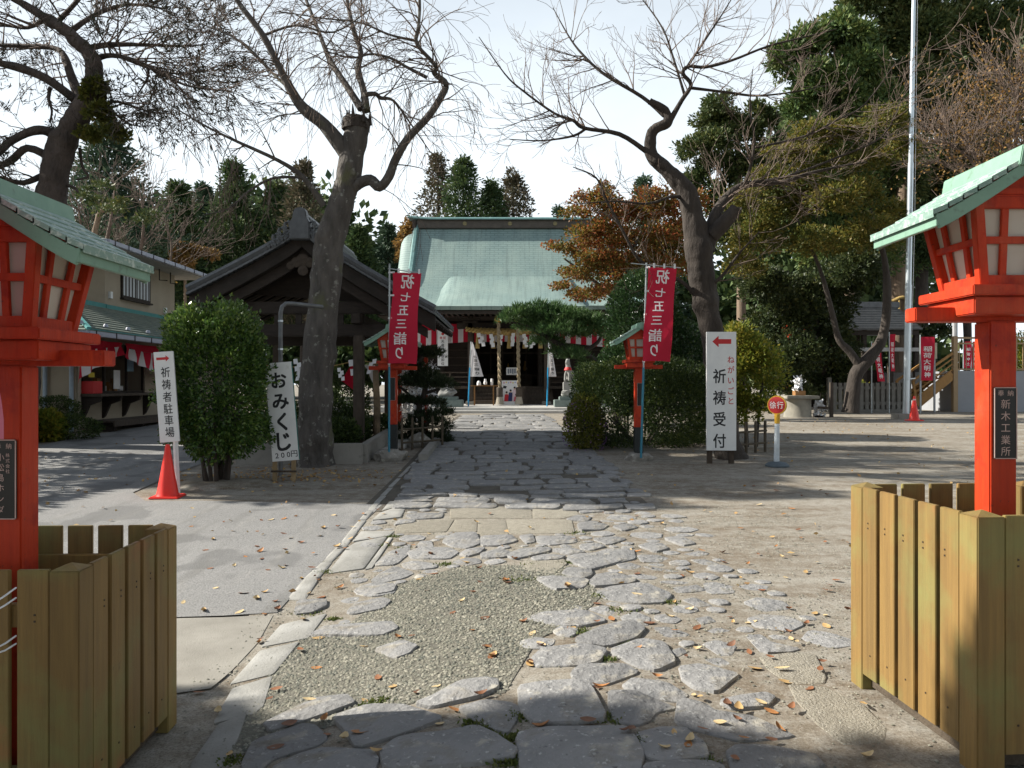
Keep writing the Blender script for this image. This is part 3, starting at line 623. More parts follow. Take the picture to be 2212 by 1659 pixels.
rock('footing_stone', 'low footing stone under the right mid lantern', MR + Vector((0, .05, .02)), (.24, .22, .11), sub=3, sq=.35)

# ---- slatted planters
PLANK = mat('planter_wood', (0.25, 0.152, 0.045), (0.17, 0.103, 0.033), 0.62, 3.2, 0.5, 40, 0.004, stretch=(9, 9, 0.5), vary=0.16, spots=[((0.20, 0.178, 0.058), 2.0, 0.48, 0.66), ((0.29, 0.115, 0.042), 2.6, 0.60, 0.76), ((0.10, 0.065, 0.03), 7, 0.70, 0.78)], grain=((26, 26, .7), 3.5, .88))
def planter(label, loc, rz, w=0.96, d=1.0, h=1.045):
    t = thing('slatted_planter', label, 'planter', loc, rz, 'slatted wooden planters around the lanterns'); pw = .115
    for sx in (-1, 1):
        for sy in (-1, 1):
            cx, cy = sx * (w - pw) / 2, sy * (d - pw) / 2
            MB().hexa([(cx + a * pw / 2, cy + b * pw / 2, z) for z in (0, h - .02) for a, b in ((-1, -1), (1, -1), (1, 1), (-1, 1))]).build('corner_post', PLANK, t, 0.004)
            k = pw / 2 - .0015
            MB().add([(cx + a * k, cy + b * k, h - .0205) for a, b in ((-1, -1), (1, -1), (1, 1), (-1, 1))] + [(cx, cy, h + .002)], [(0, 1, 2, 3), (0, 1, 4), (1, 2, 4), (2, 3, 4), (3, 0, 4)]).build('post_cap', PLANK, t)
    def side(L, place):
        n = 5; g = .030; sw = (L - 2 * pw - (n - 1) * g - .004) / n
        for i in range(n):
            a = -L / 2 + pw + .002 + i * (sw + g) + sw / 2
            m_ = MB(); place(m_, a, sw); m_.build('slat', PLANK, t, 0.003)
    for sy in (-1, 1): side(w, lambda m_, a, sw: m_.box(a, sy * (d / 2 - .013), .085 + (h - .1) / 2, sw, .022, h - .1))
    for sx in (-1, 1): side(d, lambda m_, a, sw: m_.box(sx * (w / 2 - .013), a, .085 + (h - .1) / 2, .022, sw, h - .1))
    nl = MB()
    for i in range(5):
        for zz in (h - .19, h - .215, .20):
            a = (i - 2) * .155
            for sg in (-1, 1):
                nl.box(sg * (w / 2 - .0008), a + .02 * (zz > .5), zz, .003, .007, .007); nl.box(a, sg * (d / 2 - .0008), zz, .007, .003, .007)
    nl.build('nail_heads', mat('rusty_nail', (.07, .05, .04), None, .5, metal=.4), t)['kind'] = 'stuff'
    for zz in (h - .20, .20):
        for sy in (-1, 1): MB().b6(-w / 2 + pw, w / 2 - pw, sy * (d / 2 - .045) - .02, sy * (d / 2 - .045) + .02, zz - .045, zz + .045).build('rail', PLANK, t, 0.003)
        for sx in (-1, 1): MB().b6(sx * (w / 2 - .045) - .02, sx * (w / 2 - .045) + .02, -d / 2 + pw, d / 2 - pw, zz - .045, zz + .045).build('rail', PLANK, t, 0.003)
    MB().b6(-w / 2 + .05, w / 2 - .05, -d / 2 + .05, d / 2 - .05, .02, .12).build('soil', mat('dark_soil', (0.09, 0.07, 0.05), None, 1, 12, .8, 30, .03), t)
    return t
planter('tan slatted wooden planter around the right lantern post, sunlit', (2.275, 3.63, gz(2.2, 3.6)), R(4.0))
planter('brown slatted wooden planter around the left lantern post, in shade', (-2.19, 3.55, -0.205), R(2.5))
# ---- pale nobori at the left edge tied to the planter
BLUE = mat('blue_plastic', (0.015, 0.27, 0.52), (0.012, 0.23, 0.45), 0.35, 9)
GREYP = mat('grey_pole', (0.42, 0.46, 0.47), (0.34, 0.38, 0.39), 0.35, 9, metal=0.3)
PINK = leafmat('pink_cloth', [(0.62, 0.16, 0.25), (0.70, 0.25, 0.33)], 0.9, 0.35)
t = thing('nobori_banner', 'pink banner on a blue pole tied to the left planter', 'banner', (-1.885, 2.86, gz(-1.88, 2.86)))
MB().tube([(0, 0, 0), (0, 0, 1.35)], .015, 10).build('pole', BLUE, t, smooth=40)
MB().tube([(0, 0, 1.35), (0, 0, 3.0)], .012, 10).build('pole_top', GREYP, t, smooth=40)
P = [[(-.44 * (1 - j / 8) - .012 + .055 * S((1.95 - z) / .35) * (j / 8) ** 2, .02 * math.sin(j * .9 + z * 3) * (1 - j / 16), z + .03 * S((1.9 - z) / .3) * (1 - j / 8)) for j in range(9)] for z in [1.56 + 1.4 * i / 20 for i in range(21)]]
MB().grid(P).build('cloth', PINK, t, smooth=60)
for zz, tl in ((0.93, .02), (0.955, .03), (0.80, .01), (0.79, -.005)):
    MB().tube([(-.06, .10, zz - tl), (-.02, -.02, zz), (.02, -.02, zz + tl * .6), (.03, .02, zz + tl), (.02, .10, zz + 1.3 * tl)], .0035, 6).build('tie_wire', CABLE, t, smooth=40)

# ---- red celebration banners (seen from behind: the writing is mirrored)
REDCLOTH = leafmat('red_cloth', [(0.52, 0.018, 0.045), (0.58, 0.025, 0.06)], 0.85, 0.30)
WHITEINK = mat('white_print', (0.80, 0.74, 0.74), (0.75, 0.68, 0.68), 0.8, 9)
TEAL = mat('teal_pole', (0.03, 0.20, 0.29), (0.025, 0.17, 0.25), 0.35, 9)
def cloth_fn(w, h, lean, sag):
    def f(x, y, z):
        k = -z / h; return (x + lean * k + .012 * math.sin(k * 7 + x * 4), y + .035 * math.sin(x * 6.5 + k * 4) * (.3 + k) + .02 * math.sin(k * 9), z - sag * max(0, x / w) * 0.2 + .02 * k * math.sin(x * 5))
    return f
def red_banner(label, base, top, cl, d, lean, cross):
    t = thing('nobori_banner', label, 'banner', base, 0, 'red celebration banners before the hall')
    b = Vector(base); rel = lambda p: Vector(p) - b
    tp = rel(W(*top, d)); mid = tp * 0.46
    MB().tube([(0, 0, -.02), mid], .021, 10).build('pole', TEAL, t, smooth=40)
    MB().tube([mid, tp], .016, 10).build('pole_top', GREYP, t, smooth=40)
    (ul, vt), (ur, _), vb = cl; o = rel(W(ul, vt, d)) + Vector((0, -.05, 0)); w = (ur - ul) / F * d; h = (vb - vt) / F * d
    fn0 = cloth_fn(w, h, lean, .1); fn = lambda x, y, z: tuple(Vector(fn0(x, y, z)) + o)
    c = MB().grid([[fn(w * j / 12, 0, -h * i / 36) for j in range(13)] for i in range(37)]).build('cloth', REDCLOTH, t, smooth=60)
    zs = [.095, .265, .415, .565, .725, .885]
    it = [(ch, w * (.52 - .03 * i), -h * z, s * w, s * w * hh, True) for i, (ch, z, s, hh) in enumerate(zip('祝七五三詣り', zs, (.50, .40, .44, .42, .48, .42), (1.08, .9, 1, .95, 1, 1.15)))]
    lettering(it, WHITEINK, c, -.004, fn, fat=.018); lettering(it, WHITEINK, c, .004, fn, 'lettering_front', fat=.018)
    MB().tube([rel(W(*cross[0], d)), rel(W(*cross[1], d))], .009, 8).build('cross_bar', GREYP, t)
    for k in (.0, .25, .5, .75, 1.0):
        q = fn(0, 0, -h * k); pz = q[2]; ax = tp * (pz / tp.z)
        MB().bar(ax + Vector((-.02, 0, 0)), Vector(q) + Vector((.03, 0, 0)), .012, .03).build('loop', CABLE, t)
    for k in (.2, .55, .92):
        q = Vector(fn(w * k, 0, 0)); MB().bar(q + Vector((0, 0, -.01)), q + Vector((0, 0, .075)), .035, .012).build('loop', CABLE, t)
    return t
lb = XG(840, 14.2); lb.z = ML.z + .12
red_banner('red banner with white characters left of the path', lb, (841, 570), ((849, 589), (909, 590), 786), 14.2, -.085, ((838, 580), (913, 591)))
rb = XG(1384, 14.2); rb.z = MR.z + .08
red_banner('red banner with white characters right of the path, before the hedge', rb, (1396, 568), ((1399, 578), (1459, 579), 781), 14.2, -.11, ((1362, 569), (1470, 579)))

# ---- direction and fortune signs
WHITE = mat('white_sign_paint', (0.72, 0.73, 0.72), (0.64, 0.65, 0.65), 0.5, 5, 0.1, 30, spots=[((0.50, 0.50, 0.47), 5, 0.66, 0.8)])
INK = mat('black_ink', (0.02, 0.022, 0.025), (0.015, 0.016, 0.018), 0.6, 9)
REDINK = mat('red_ink', (0.50, 0.028, 0.03), (0.45, 0.024, 0.026), 0.6, 9)
DWOOD = mat('dark_stake_wood', (0.075, 0.055, 0.04), (0.045, 0.033, 0.024), 0.85, 6, .5, 30, .01, stretch=(5, 5, 1))
def arrow(mb, x, z, L, hgt, dr, y):
    a = hgt * .42; P = [(-L / 2, -a / 2), (L / 2 - hgt * .55, -a / 2), (L / 2 - hgt * .55, -hgt / 2), (L / 2, 0), (L / 2 - hgt * .55, hgt / 2), (L / 2 - hgt * .55, a / 2), (-L / 2, a / 2)]
    return mb.prism([(x + dr * p[0], y, z + p[1]) for p in P], (0, -.001, 0))
d = 10.9; b = XG(380, d)
t = thing('direction_sign', 'leaning white sign with red arrow behind the traffic cone', 'sign', b, R(8))
sw, sh = .26, 1.25; pz = (1050 - 842) / F * d
fnp = lambda x, y, z: (x * math.cos(R(4)) + z * math.sin(R(-4)) - .12, y, z * math.cos(R(4)) + x * math.sin(R(4)) + pz)
MB().tube([(0.02, 0.02, -.05), (-.02, .02, .9)], .035, 4).build('post', WHITE, t)
bd = MB().hexa([fnp(x, y, z) for z in (-sh / 2, sh / 2) for x, y in ((-sw / 2, -.018), (sw / 2, -.018), (sw / 2, .018), (-sw / 2, .018))]).build('board', WHITE, t, .003)
lettering([(c, .01, z, .125, .15) for c, z in zip('祈祷者駐車場', (.34, .17, .0, -.165, -.325, -.49))], INK, bd, -.0195, fnp, fat=.012)
a_ = MB(); arrow(a_, -.012, .53, .17, .085, 1, -.019); a_.v = [fnp(*p) for p in a_.v]; a_.build('arrow', REDINK, bd)
d = 12.0; b = XG(608, d)
t = thing('fortune_sign', 'white fortune slip sign with brush writing and price, beside the round bush', 'sign', b, R(0))
sw, sh = .405, 1.50; pz = b.z * 0 + (1031 - 881) / F * d
fno = lambda x, y, z: (x * math.cos(R(4.6)) - z * math.sin(R(4.6)) + .008, y, z * math.cos(R(4.6)) + x * math.sin(R(4.6)) + pz)
bp = [(-sw / 2, -sh / 2), (sw / 2, -sh / 2), (sw / 2, sh / 2), (-sw / 2 + .09, sh / 2), (-sw / 2, sh / 2 - .09)]
bd = MB().prism([fno(x, -.02, z) for x, z in bp], (0, .04, 0)).build('board', WHITE, t, .003)
MB().hexa([fno(x, y, z) for z in (-sh / 2 + .01, sh / 2 - .01) for x, y in ((sw / 2 + .0005, -.017), (sw / 2 + .006, -.017), (sw / 2 + .006, .017), (sw / 2 + .0005, .017))]).build('edge_trim', mat('green_trim', (.02, .16, .14), None, .5), bd)
lettering([(c, -.005, z, w, h) for c, z, w, h in (('お', .48, .26, .27), ('み', .165, .27, .27), ('く', -.15, .27, .30), ('じ', -.45, .30, .32))], INK, bd, -.0215, fno, fat=.035)
lettering([(c, -.125 + .088 * i, -.66 + .003 * i, .115, .11) for i, c in enumerate('200円')], INK, bd, -.0215, fno, 'price', fat=.012)
for x in (-.12, .17): MB().b6(x - .03, x + .03, .03, .085, -.05, .55).build('stake', mat('pale_wood', (.33, .24, .13), None, .8, 8), t, .003)
MB().b6(-.17, .22, .02, .03, .13, .16).build('cross_batten', DWOOD, t)
d = 13.9; b = XG(1557, d); ph = .24
t = thing('prayer_sign', 'tall white reception sign with red arrow before the cherry trunk', 'sign', b, R(-3))
sw, sh = .515, 2.09
bd = MB().b6(-sw / 2, sw / 2, -.03, .03, ph, ph + sh).build('board', WHITE, t, .003)
lettering([(c, -.035, ph + z, .235, .265) for c, z in zip('祈祷受付', (1.31, .93, .555, .17))], INK, bd, -.0315, fat=.022)
lettering([(c, .165, ph + z, .125, .14) for c, z in zip('ねがいごと', (1.60, 1.42, 1.235, 1.05, .875))], REDINK, bd, -.0315, fat=.012)
a_ = MB(); arrow(a_, .005, ph + 1.92, .33, .20, -1, -.0305); a_.build('arrow', REDINK, bd)
for x in (-.19, .19): MB().b6(x - .045, x + .045, .035, .10, -.05, ph + .9).build('leg', DWOOD, t, .003)
MB().b6(-.24, .24, .031, .06, ph - .02, ph + .05).build('cross_batten', DWOOD, t)
# slow-down sign
d = 13.6; b = XG(1678, d)
YEL = mat('yellow_plastic', (.62, .36, .03), (.55, .31, .025), .45, 9)
t = thing('caution_sign', 'round red caution sign with yellow rim on a white post', 'sign', b)
MB().lathe([(.20, 0), (.20, .03), (.15, .07), (.05, .09)], 16).build('base', mat('grey_rubber', (.11, .14, .16), None, .7), t, smooth=40)
MB().tube([(-.012, 0, .06), (0, 0, .76)], [.05, .042], 12).build('post', mat('pale_plastic', (.62, .68, .72), None, .45), t, smooth=40)
MB().tube([(0, 0, .74), (.002, 0, .90)], [.045, .05], 12).build('collar', YEL, t, smooth=40)
Mz = Matrix.Rotation(R(-35), 3, 'Z')
def disc(r, y0, y1, zs=1.0):
    mb = MB().lathe([(r * .97, y0), (r, (y0 + y1) / 2), (r * .97, y1)], 28); mb.v = [tuple(Mz @ Vector((v[0], v[2], v[1] * zs)) + Vector((0, 0, 1.06))) for v in mb.v]; return mb
dk = disc(.165, -.035, .035).build('disc', YEL, t, smooth=40)
disc(.145, -.039, -.0355).build('red_face', REDINK, dk, smooth=40)
lettering([(c, x, 0, .115, .13) for c, x in (('徐', -.062), ('行', .062))], WHITEINK, dk, -.041, lambda x, y, z: tuple(Mz @ Vector((x, y, z)) + Vector((0, 0, 1.06))), fat=.015)

# ---- traffic cones
CONE = mat('cone_orange', (0.80, 0.035, 0.022), (0.72, 0.03, 0.02), 0.4, 7, spots=[((0.45, 0.03, 0.02), 8, .66, .8)])
def cone(label, b, h, sleeve=False):
    t = thing('traffic_cone', label, 'traffic cone', b, R(random.uniform(5, 20)), 'red traffic cones'); k = h / .70
    MB().hexa([(x * .19 * k, y * .19 * k, 0) for x, y in ((-1, -1), (1, -1), (1, 1), (-1, 1))] + [(x * .175 * k, y * .175 * k, .028 * k) for x, y in ((-1, -1), (1, -1), (1, 1), (-1, 1))]).build('base', CONE, t, .008)
    MB().lathe([(.150 * k, .029 * k), (.135 * k, .06 * k), (.10 * k, .25 * k), (.055 * k, .52 * k), (.030 * k, .685 * k), (.022 * k, .70 * k)], 24).build('body', CONE, t, smooth=40)
    if sleeve: MB().lathe([(.046 * k, .585 * k), (.033 * k, .66 * k), (.028 * k, .69 * k)], 16).build('sleeve', CABLE, t, smooth=40)
cone('red traffic cone at the foot of the leaning white sign', G(362, 1074), .71)
cone('red traffic cone with pale tip beside the tall flagpole', XG(1974, 23.6), .74, True)
# ---- flagpole
STEEL = mat('galvanised_steel', (0.55, 0.60, 0.63), (0.47, 0.52, 0.55), 0.32, 6, metal=0.75)
b = XG(1956, 24.6); t = thing('flagpole', 'tall stepped silver flagpole on a concrete block', 'flagpole', b)
MB().box(-.05, 0, .08, .62, .5, .2).build('footing', CONC, t, .012)
top = W(1973, 0, 24.6) - b; ax = lambda z: Vector((top.x * z / top.z, 0, z))
for z0, z1, r in ((.1, 4.2, .098), (4.2, 8.0, .088), (8.0, 11.2, .075), (11.2, 15.5, .06)):
    MB().tube([ax(z0), ax(z1)], r, 14).build('pole_section', STEEL, t, smooth=40)
MB().tube([ax(1.25) + Vector((.11, -.02, 0)), ax(6) + Vector((.15, -.02, 0)), ax(15.4) + Vector((.09, -.02, 0))], .008, 5).build('halyard', CABLE, t)
MB().bar(ax(1.25) + Vector((-.02, -.1, 0)), ax(1.25) + Vector((.22, -.1, .03)), .03, .03).build('cleat', STEEL, t)
# ---- lamp conduit and broom behind the fortune sign
p0 = W(606, 1000, 12.6); t = thing('conduit_pipe', 'grey conduit pipe bending over behind the fortune sign', 'pipe', (p0.x, p0.y, gz(p0.x, p0.y)))
zt_ = (829.5 - 655) / F * 12.6 + EYE - t.location.z
MB().tube([(0, 0, 0), (0, 0, zt_ - .15), (.02, .02, zt_ - .05), (.07, .06, zt_), (.14, .12, zt_ + .005), (.55, .5, zt_ - .01)], .034, 10).build('pipe', mat('pipe_grey', (.17, .18, .185), (.11, .11, .11), .5, 8, metal=.3), t, smooth=40)
for z in (zt_ - .30, zt_ - .75, zt_ - 1.1): MB().tube([(0, 0, z), (0, 0, z + .03)], .041, 10).build('pipe_clip', STEEL, t)

# ================================================================== BUILDINGS
TIMBER = mat('dark_timber', (0.040, 0.030, 0.023), (0.022, 0.016, 0.013), 0.8, 5, .5, 24, .01, stretch=(1, 1, 4))
TIMB2 = mat('weathered_timber', (0.08, 0.061, 0.046), (0.046, 0.035, 0.027), 0.85, 5, .5, 24, .01, stretch=(3, 3, 1))
ROOFG = None
def copper_roof_mat():
    m, nt, b = newmat('copper_shingle_roof'); tc = nt.nodes.new('ShaderNodeUVMap'); tc.uv_map = 'courses'
    br = nt.nodes.new('ShaderNodeTexBrick'); br.offset = 0.5
    for k, v in (('Scale', 1.0), ('Mortar Size', 0.022), ('Mortar Smooth', 0.1), ('Bias', 0.0), ('Brick Width', 0.42), ('Row Height', 0.125)): br.inputs[k].default_value = v
    br.inputs['Color1'].default_value = (0.205, 0.285, 0.268, 1); br.inputs['Color2'].default_value = (0.18, 0.255, 0.245, 1); br.inputs['Mortar'].default_value = (0.125, 0.19, 0.185, 1)
    nt.links.new(tc.outputs[0], br.inputs['Vector'])
    col = mixc(nt, ramp(nt, noise_n(nt, coords(nt, (1, 1, .3)), 0.8, 6), [(0.35, (0, 0, 0)), (0.7, (0.7, 0.7, 0.7))]), br.outputs['Color'], (0.26, 0.335, 0.30))
    col = mixc(nt, ramp(nt, noise_n(nt, coords(nt, (4, .25, .25)), 1.5, 6, .7), [(0.30, (0.7, 0.7, 0.7)), (0.5, (0, 0, 0))]), col, (0.12, 0.165, 0.16))
    nt.links.new(col, b.inputs['Base Color']); b.inputs['Roughness'].default_value = 0.62; b.inputs['Specular IOR Level'].default_value = 0.35
    iv = nt.nodes.new('ShaderNodeMath'); iv.operation = 'SUBTRACT'; iv.inputs[0].default_value = 1; nt.links.new(br.outputs['Fac'], iv.inputs[1]); bumpn(nt, b, iv.outputs[0], .6, .02); return m
def add_uv(o, fn, name='courses'):
    me = o.data; uv = me.uv_layers.new(name=name)
    for l in me.loops: uv.data[l.index].uv = fn(me.vertices[l.vertex_index].co)
SHING = copper_roof_mat()
CTRIM = mat('copper_trim', (0.15, 0.27, 0.26), (0.10, 0.19, 0.185), 0.5, 4, metal=0.0)
STONEW = mat('pale_step_stone', (0.52, 0.51, 0.48), (0.42, 0.41, 0.385), 0.8, 3, .2, 50)
REDC = leafmat('curtain_red', [(0.50, 0.012, 0.035), (0.55, 0.016, 0.045)], 0.9, 0.25)
WHTC = leafmat('curtain_white', [(0.66, 0.64, 0.66), (0.72, 0.70, 0.71)], 0.9, 0.25)
STRAW = mat('straw_rope', (0.42, 0.30, 0.11), (0.28, 0.19, 0.07), 0.9, 12, .8, 60, .02)
HEMP = mat('hemp_rope', (0.36, 0.29, 0.19), (0.24, 0.19, 0.12), 0.9, 30, .6, 80, .01)
SHIDE = mat('white_paper', (0.78, 0.78, 0.78), (0.70, 0.70, 0.71), 0.8, 5)

# ---- prayer hall
HX, HY, HZ = -0.10, 38.6, 0.45                     # centre line of the hall, ridge depth, ground level
t = thing('shrine_hall', 'prayer hall with wide green copper roof at the end of the path', 'shrine', (0, 0, 0))
ZR, ZE = 9.25, 4.95; LH, LE = 4.35, 6.1            # ridge and eave heights; half ridge, half eave
def hz(s_): return ZE + (ZR - ZE) * (1 - s_) ** 1.45
def hy(s_): return HY - 4.5 * s_
def hxl(s_):
    k = max(0.0, (s_ - 0.56) / 0.44); return LH + 0.35 + (LE - LH - .35) * k ** 1.15
P = [[(HX + hxl(i / 16) * a, hy(i / 16), hz(i / 16) + 0.22 * max(0, abs(a) - .75) * 4 * (i / 16) ** 4) for a in [j / 8 - 1 for j in range(17)]] for i in range(17)]
r_ = MB().grid(P, thick=(0, .10, -.16)).build('front_roof', SHING, t, smooth=50); add_uv(r_, lambda c: (c.x, (HY - c.y) * 1.35))
P = [[(HX + hxl(i / 16) * a, 2 * HY - hy(i / 16), hz(i / 16)) for a in (-1, -.5, 0, .5, 1)] for i in range(17)]
r_ = MB().grid(P, thick=(0, -.10, -.16)).build('rear_roof', SHING, t, smooth=50); add_uv(r_, lambda c: (c.x, c.y))
for sg in (-1, 1):
    P = []
    for i in range(9):                             # side roof below the gable, and the rolled verge above it
        s_ = .56 + .44 * i / 8; P.append([(HX + sg * hxl(s_), HY + (hy(s_) - HY) * -a, hz(s_) + .2 * (abs(a) > .9) * (i / 8) ** 3) for a in (-1, -.5, 0, .5, 1)])
    r_ = MB().grid(P, thick=(0, 0, -.14)).build('side_roof', SHING, t, smooth=50); add_uv(r_, lambda c: (c.y, c.x))
    P = [[(HX + sg * (LH + .35 + .62 * math.sin(a)), hy(i / 16) + .0, hz(i / 16) - .75 * (1 - math.cos(a))) for a in (0, .4, .8, 1.2, 1.5)] for i in range(1, 10)]
    r_ = MB().grid(P, thick=(0, .12, -.05)).build('verge_roll', SHING, t, smooth=60); add_uv(r_, lambda c: (c.y * 2 + c.x, c.z))
    MB().prism([(HX + sg * (LH - .1), hy(.55), hz(.56) - .2), (HX + sg * (LH - .1), 2 * HY - hy(.55), hz(.56) - .2), (HX + sg * (LH - .1), HY, ZR - .2)], (sg * .1, 0, 0)).build('gable_wall', TIMBER, t)
    MB().tube([(HX + sg * (hxl(s_) - .12), hy(s_) - .02, hz(s_) + .14) for s_ in [k / 12 for k in range(13)]], .13, 6).build('hip_ridge', CTRIM, t, smooth=40)
rd = MB().b6(HX - LH - .2, HX + LH + .2, HY - .22, HY + .22, ZR - .1, ZR + .34).build('ridge', mat('ridge_brown', (.09, .075, .062), (.06, .05, .042), .7, 3), t, .02)
P = [[(HX + (LH + .62) * (j / 10 - 1), HY + y_, ZR + .345 + z_ + .10 * max(0, abs(j / 10 - 1) - .8) * 4) for j in range(21)] for y_, z_ in ((-.36, 0), (-.30, .07), (0, .13), (.30, .07), (.36, 0))]
MB().grid(P, thick=(0, 0, -.05)).build('ridge_cap', CTRIM, rd, smooth=40)
for sg in (-1, 1):
    MB().b6(HX + sg * (LH + .30) - .10, HX + sg * (LH + .30) + .10, HY - .34, HY + .34, ZR - .45, ZR + .30).build('ridge_end', TIMBER, rd, .03)
for k in range(3): MB().lathe([(.10, 0), (.10, .03)], 12, (0, 0, 0)).build('crest', mat('crest_gold', (.22, .18, .08), None, .5), rd).matrix_world = Matrix.Translation((HX - 2.2 + 2.2 * k, HY - .225, ZR + .12)) @ Matrix.Rotation(R(90), 4, 'X')
# porch roof swept out over the steps
KW = 3.10
def kz(s_): return 4.72 + 1.75 * (1 - s_) ** 1.5
def ky(s_): return 36.2 - 4.0 * s_
P = [[(HX + KW * a * (1 + .10 * (i / 12) ** 3), ky(i / 12), kz(i / 12) + .02 - .32 * max(0, abs(a) - .86) / .14 * (1 - i / 12) ** .7) for a in [-1, -.93, -.86, -.6, -.3, 0, .3, .6, .86, .93, 1]] for i in range(13)]
r_ = MB().grid(P, thick=(0, .08, -.15)).build('porch_roof', SHING, t, smooth=50); add_uv(r_, lambda c: (c.x, (HY - c.y) * 1.25))
MB().b6(HX - KW * 1.06, HX + KW * 1.06, 32.35, 32.55, 4.44, 4.57).build('porch_fascia', TIMBER, t)
MB().b6(HX - LE + .2, HX + LE - .2, 34.35, 34.55, 4.62, 4.78).build('eave_fascia', TIMBER, t)
for i in range(26): MB().b6(HX - KW + .12 + i * .235, HX - KW + .20 + i * .235, 32.5, 35.6, 4.50, 4.60).build('rafter', TIMBER, t)
MB().b6(HX - LE + .3, HX + LE - .3, 34.6, 42.4, 4.52, 4.60).build('soffit', TIMBER, t)
# body: posts, beams, dark interior
FL = 1.45
MB().b6(HX - 4.7, HX + 4.7, 36.6, 42, HZ, FL).build('plinth', TIMBER, t)
MB().b6(HX - 4.5, HX + 4.5, 41.6, 41.8, FL, 4.6).build('back_wall', TIMBER, t)
for sg in (-1, 1):
    MB().b6(HX + sg * 4.45 - .1, HX + sg * 4.45 + .1, 37.4, 41.6, FL, 4.6).build('side_wall', TIMBER, t)
    MB().b6(HX + sg * 3.1 - 1.3, HX + sg * 3.1 + 1.3, 37.45, 37.55, FL, 4.6).build('front_wall', TIMBER, t)
    for k in range(6): MB().b6(HX + sg * 3.1 - 1.28, HX + sg * 3.1 + 1.28, 37.40, 37.449, FL + .25 + k * .36, FL + .30 + k * .36).build('wall_batten', TIMB2, t)
    MB().b6(HX + sg * 3.2 - 1.5, HX + sg * 3.2 + 1.5, 35.6, 37.4, FL - .12, FL).build('veranda', TIMB2, t, .01)
    for z_ in (FL + .18, FL + .42, FL + .62): MB().b6(HX + sg * 3.2 - 1.5, HX + sg * 3.2 + 1.5, 35.65, 35.71, z_ - .03, z_ + .03).build('balustrade_rail', TIMB2, t)
    for k in range(4): MB().b6(HX + sg * 3.2 - 1.45 + k * .95, HX + sg * 3.2 - 1.37 + k * .95, 35.64, 35.72, FL, FL + .66).build('baluster', TIMB2, t)
for sx, u in ((-1, 1015.6), (1, 1180)):
    x = (u - CX) / F * 34.3
    MB().b6(x - .20, x + .20, 34.1, 34.5, .65, .80).build('post_base', CONC, t, .02)
    MB().b6(x - .11, x + .11, 34.2, 34.42, .80, 4.5).build('porch_post', TIMB2, t, .015)
    for z_, w in ((4.2, .32), (4.32, .45)): MB().b6(x - w, x + w, 34.12, 34.5, z_, z_ + .1).build('bracket', TIMBER, t, .01)
MB().b6(HX - 2.3, HX + 2.2, 34.2, 34.42, 3.95, 4.22).build('porch_beam', TIMBER, t, .02)
for x in (-3.2, -1.75, 1.45, 3.0): MB().b6(HX + x - .10, HX + x + .10, 37.1, 37.3, FL, 4.6).build('hall_post', TIMBER, t, .01)
MB().b6(HX - 4.6, HX + 4.6, 37.12, 37.3, 4.1, 4.35).build('lintel', TIMBER, t, .01)
for k in range(6): MB().b6(HX - 1.55 + k * .58, HX - 1.50 + k * .58, 38.8, 38.86, FL, 4.1).build('door_stile', TIMB2, t)
for k in range(2): MB().b6(HX - 1.6, HX + 1.5, 38.79, 38.87, FL + .5 + k * 1.1, FL + .56 + k * 1.1).build('door_rail', TIMB2, t)
for k in range(5): MB().b6(HX - 1.9, HX + 1.95, 36.3 - k * .32, 36.6 - k * .32, HZ + .2, FL - .02 - k * .155).build('wooden_step', TIMB2, t, .01)
GOLD = mat('altar_gold', (.45, .26, .06), None, .4, 8, metal=.6)
for x, z in ((-.55, 2.35), (-.1, 2.1), (.75, 2.2)): MB().lathe([(.05, 0), (.12, .1), (.06, .3), (.03, .5)], 10, (HX + x, 39.6, z)).build('altar_ornament', GOLD, t, smooth=40)
MB().b6(HX - 1.1, HX + 1.1, 39.3, 40.2, FL, 2.05).build('altar', TIMB2, t, .01)
# stone terrace in front
t = thing('stone_terrace', 'pale stone terrace with two steps before the prayer hall', 'terrace', (0, 0, 0))
MB().b6(-3.9, 4.6, 29.45, 29.95, .30, .545).build('lower_step', STONEW, t, .015); MB().b6(-3.9, 4.6, 29.95, 30.4, .30, .645).build('upper_step', STONEW, t, .015)
MB().b6(-5.4, 6.0, 30.4, 36.5, .30, .65).build('terrace_floor', STONEW, t)
# offering box and poster
x = (1103 - CX) / F * 33.6
t = thing('offering_box', 'grey wooden offering box under the bell ropes', 'offering box', (x, 33.8, .655))
MB().b6(-.58, .58, -.28, .28, .06, .72).build('case', TIMB2, t, .01)
for k in range(8): MB().b6(-.55 + k * .145, -.49 + k * .145, -.27, .27, .722, .765).build('grille_bar', TIMB2, t)
MB().b6(-.64, .64, -.33, -.27, .68, .80).build('rim', TIMB2, t, .01)
x = (1102.5 - CX) / F * 33.2; t = thing('poster', 'white poster of children in festival dress leaning on the offering box', 'poster', (x, 33.35, .655), rot=(R(-6), 0, 0))
bd = MB().b6(-.38, .38, -.01, .01, 0, 1.05).build('sheet', SHIDE, t)
def blobp(mb, cx, cz, rx, rz_, y, n=12): mb.add([(cx + rx * math.cos(6.283 * i / n), y, cz + rz_ * math.sin(6.283 * i / n)) for i in range(n)], [tuple(range(n))])
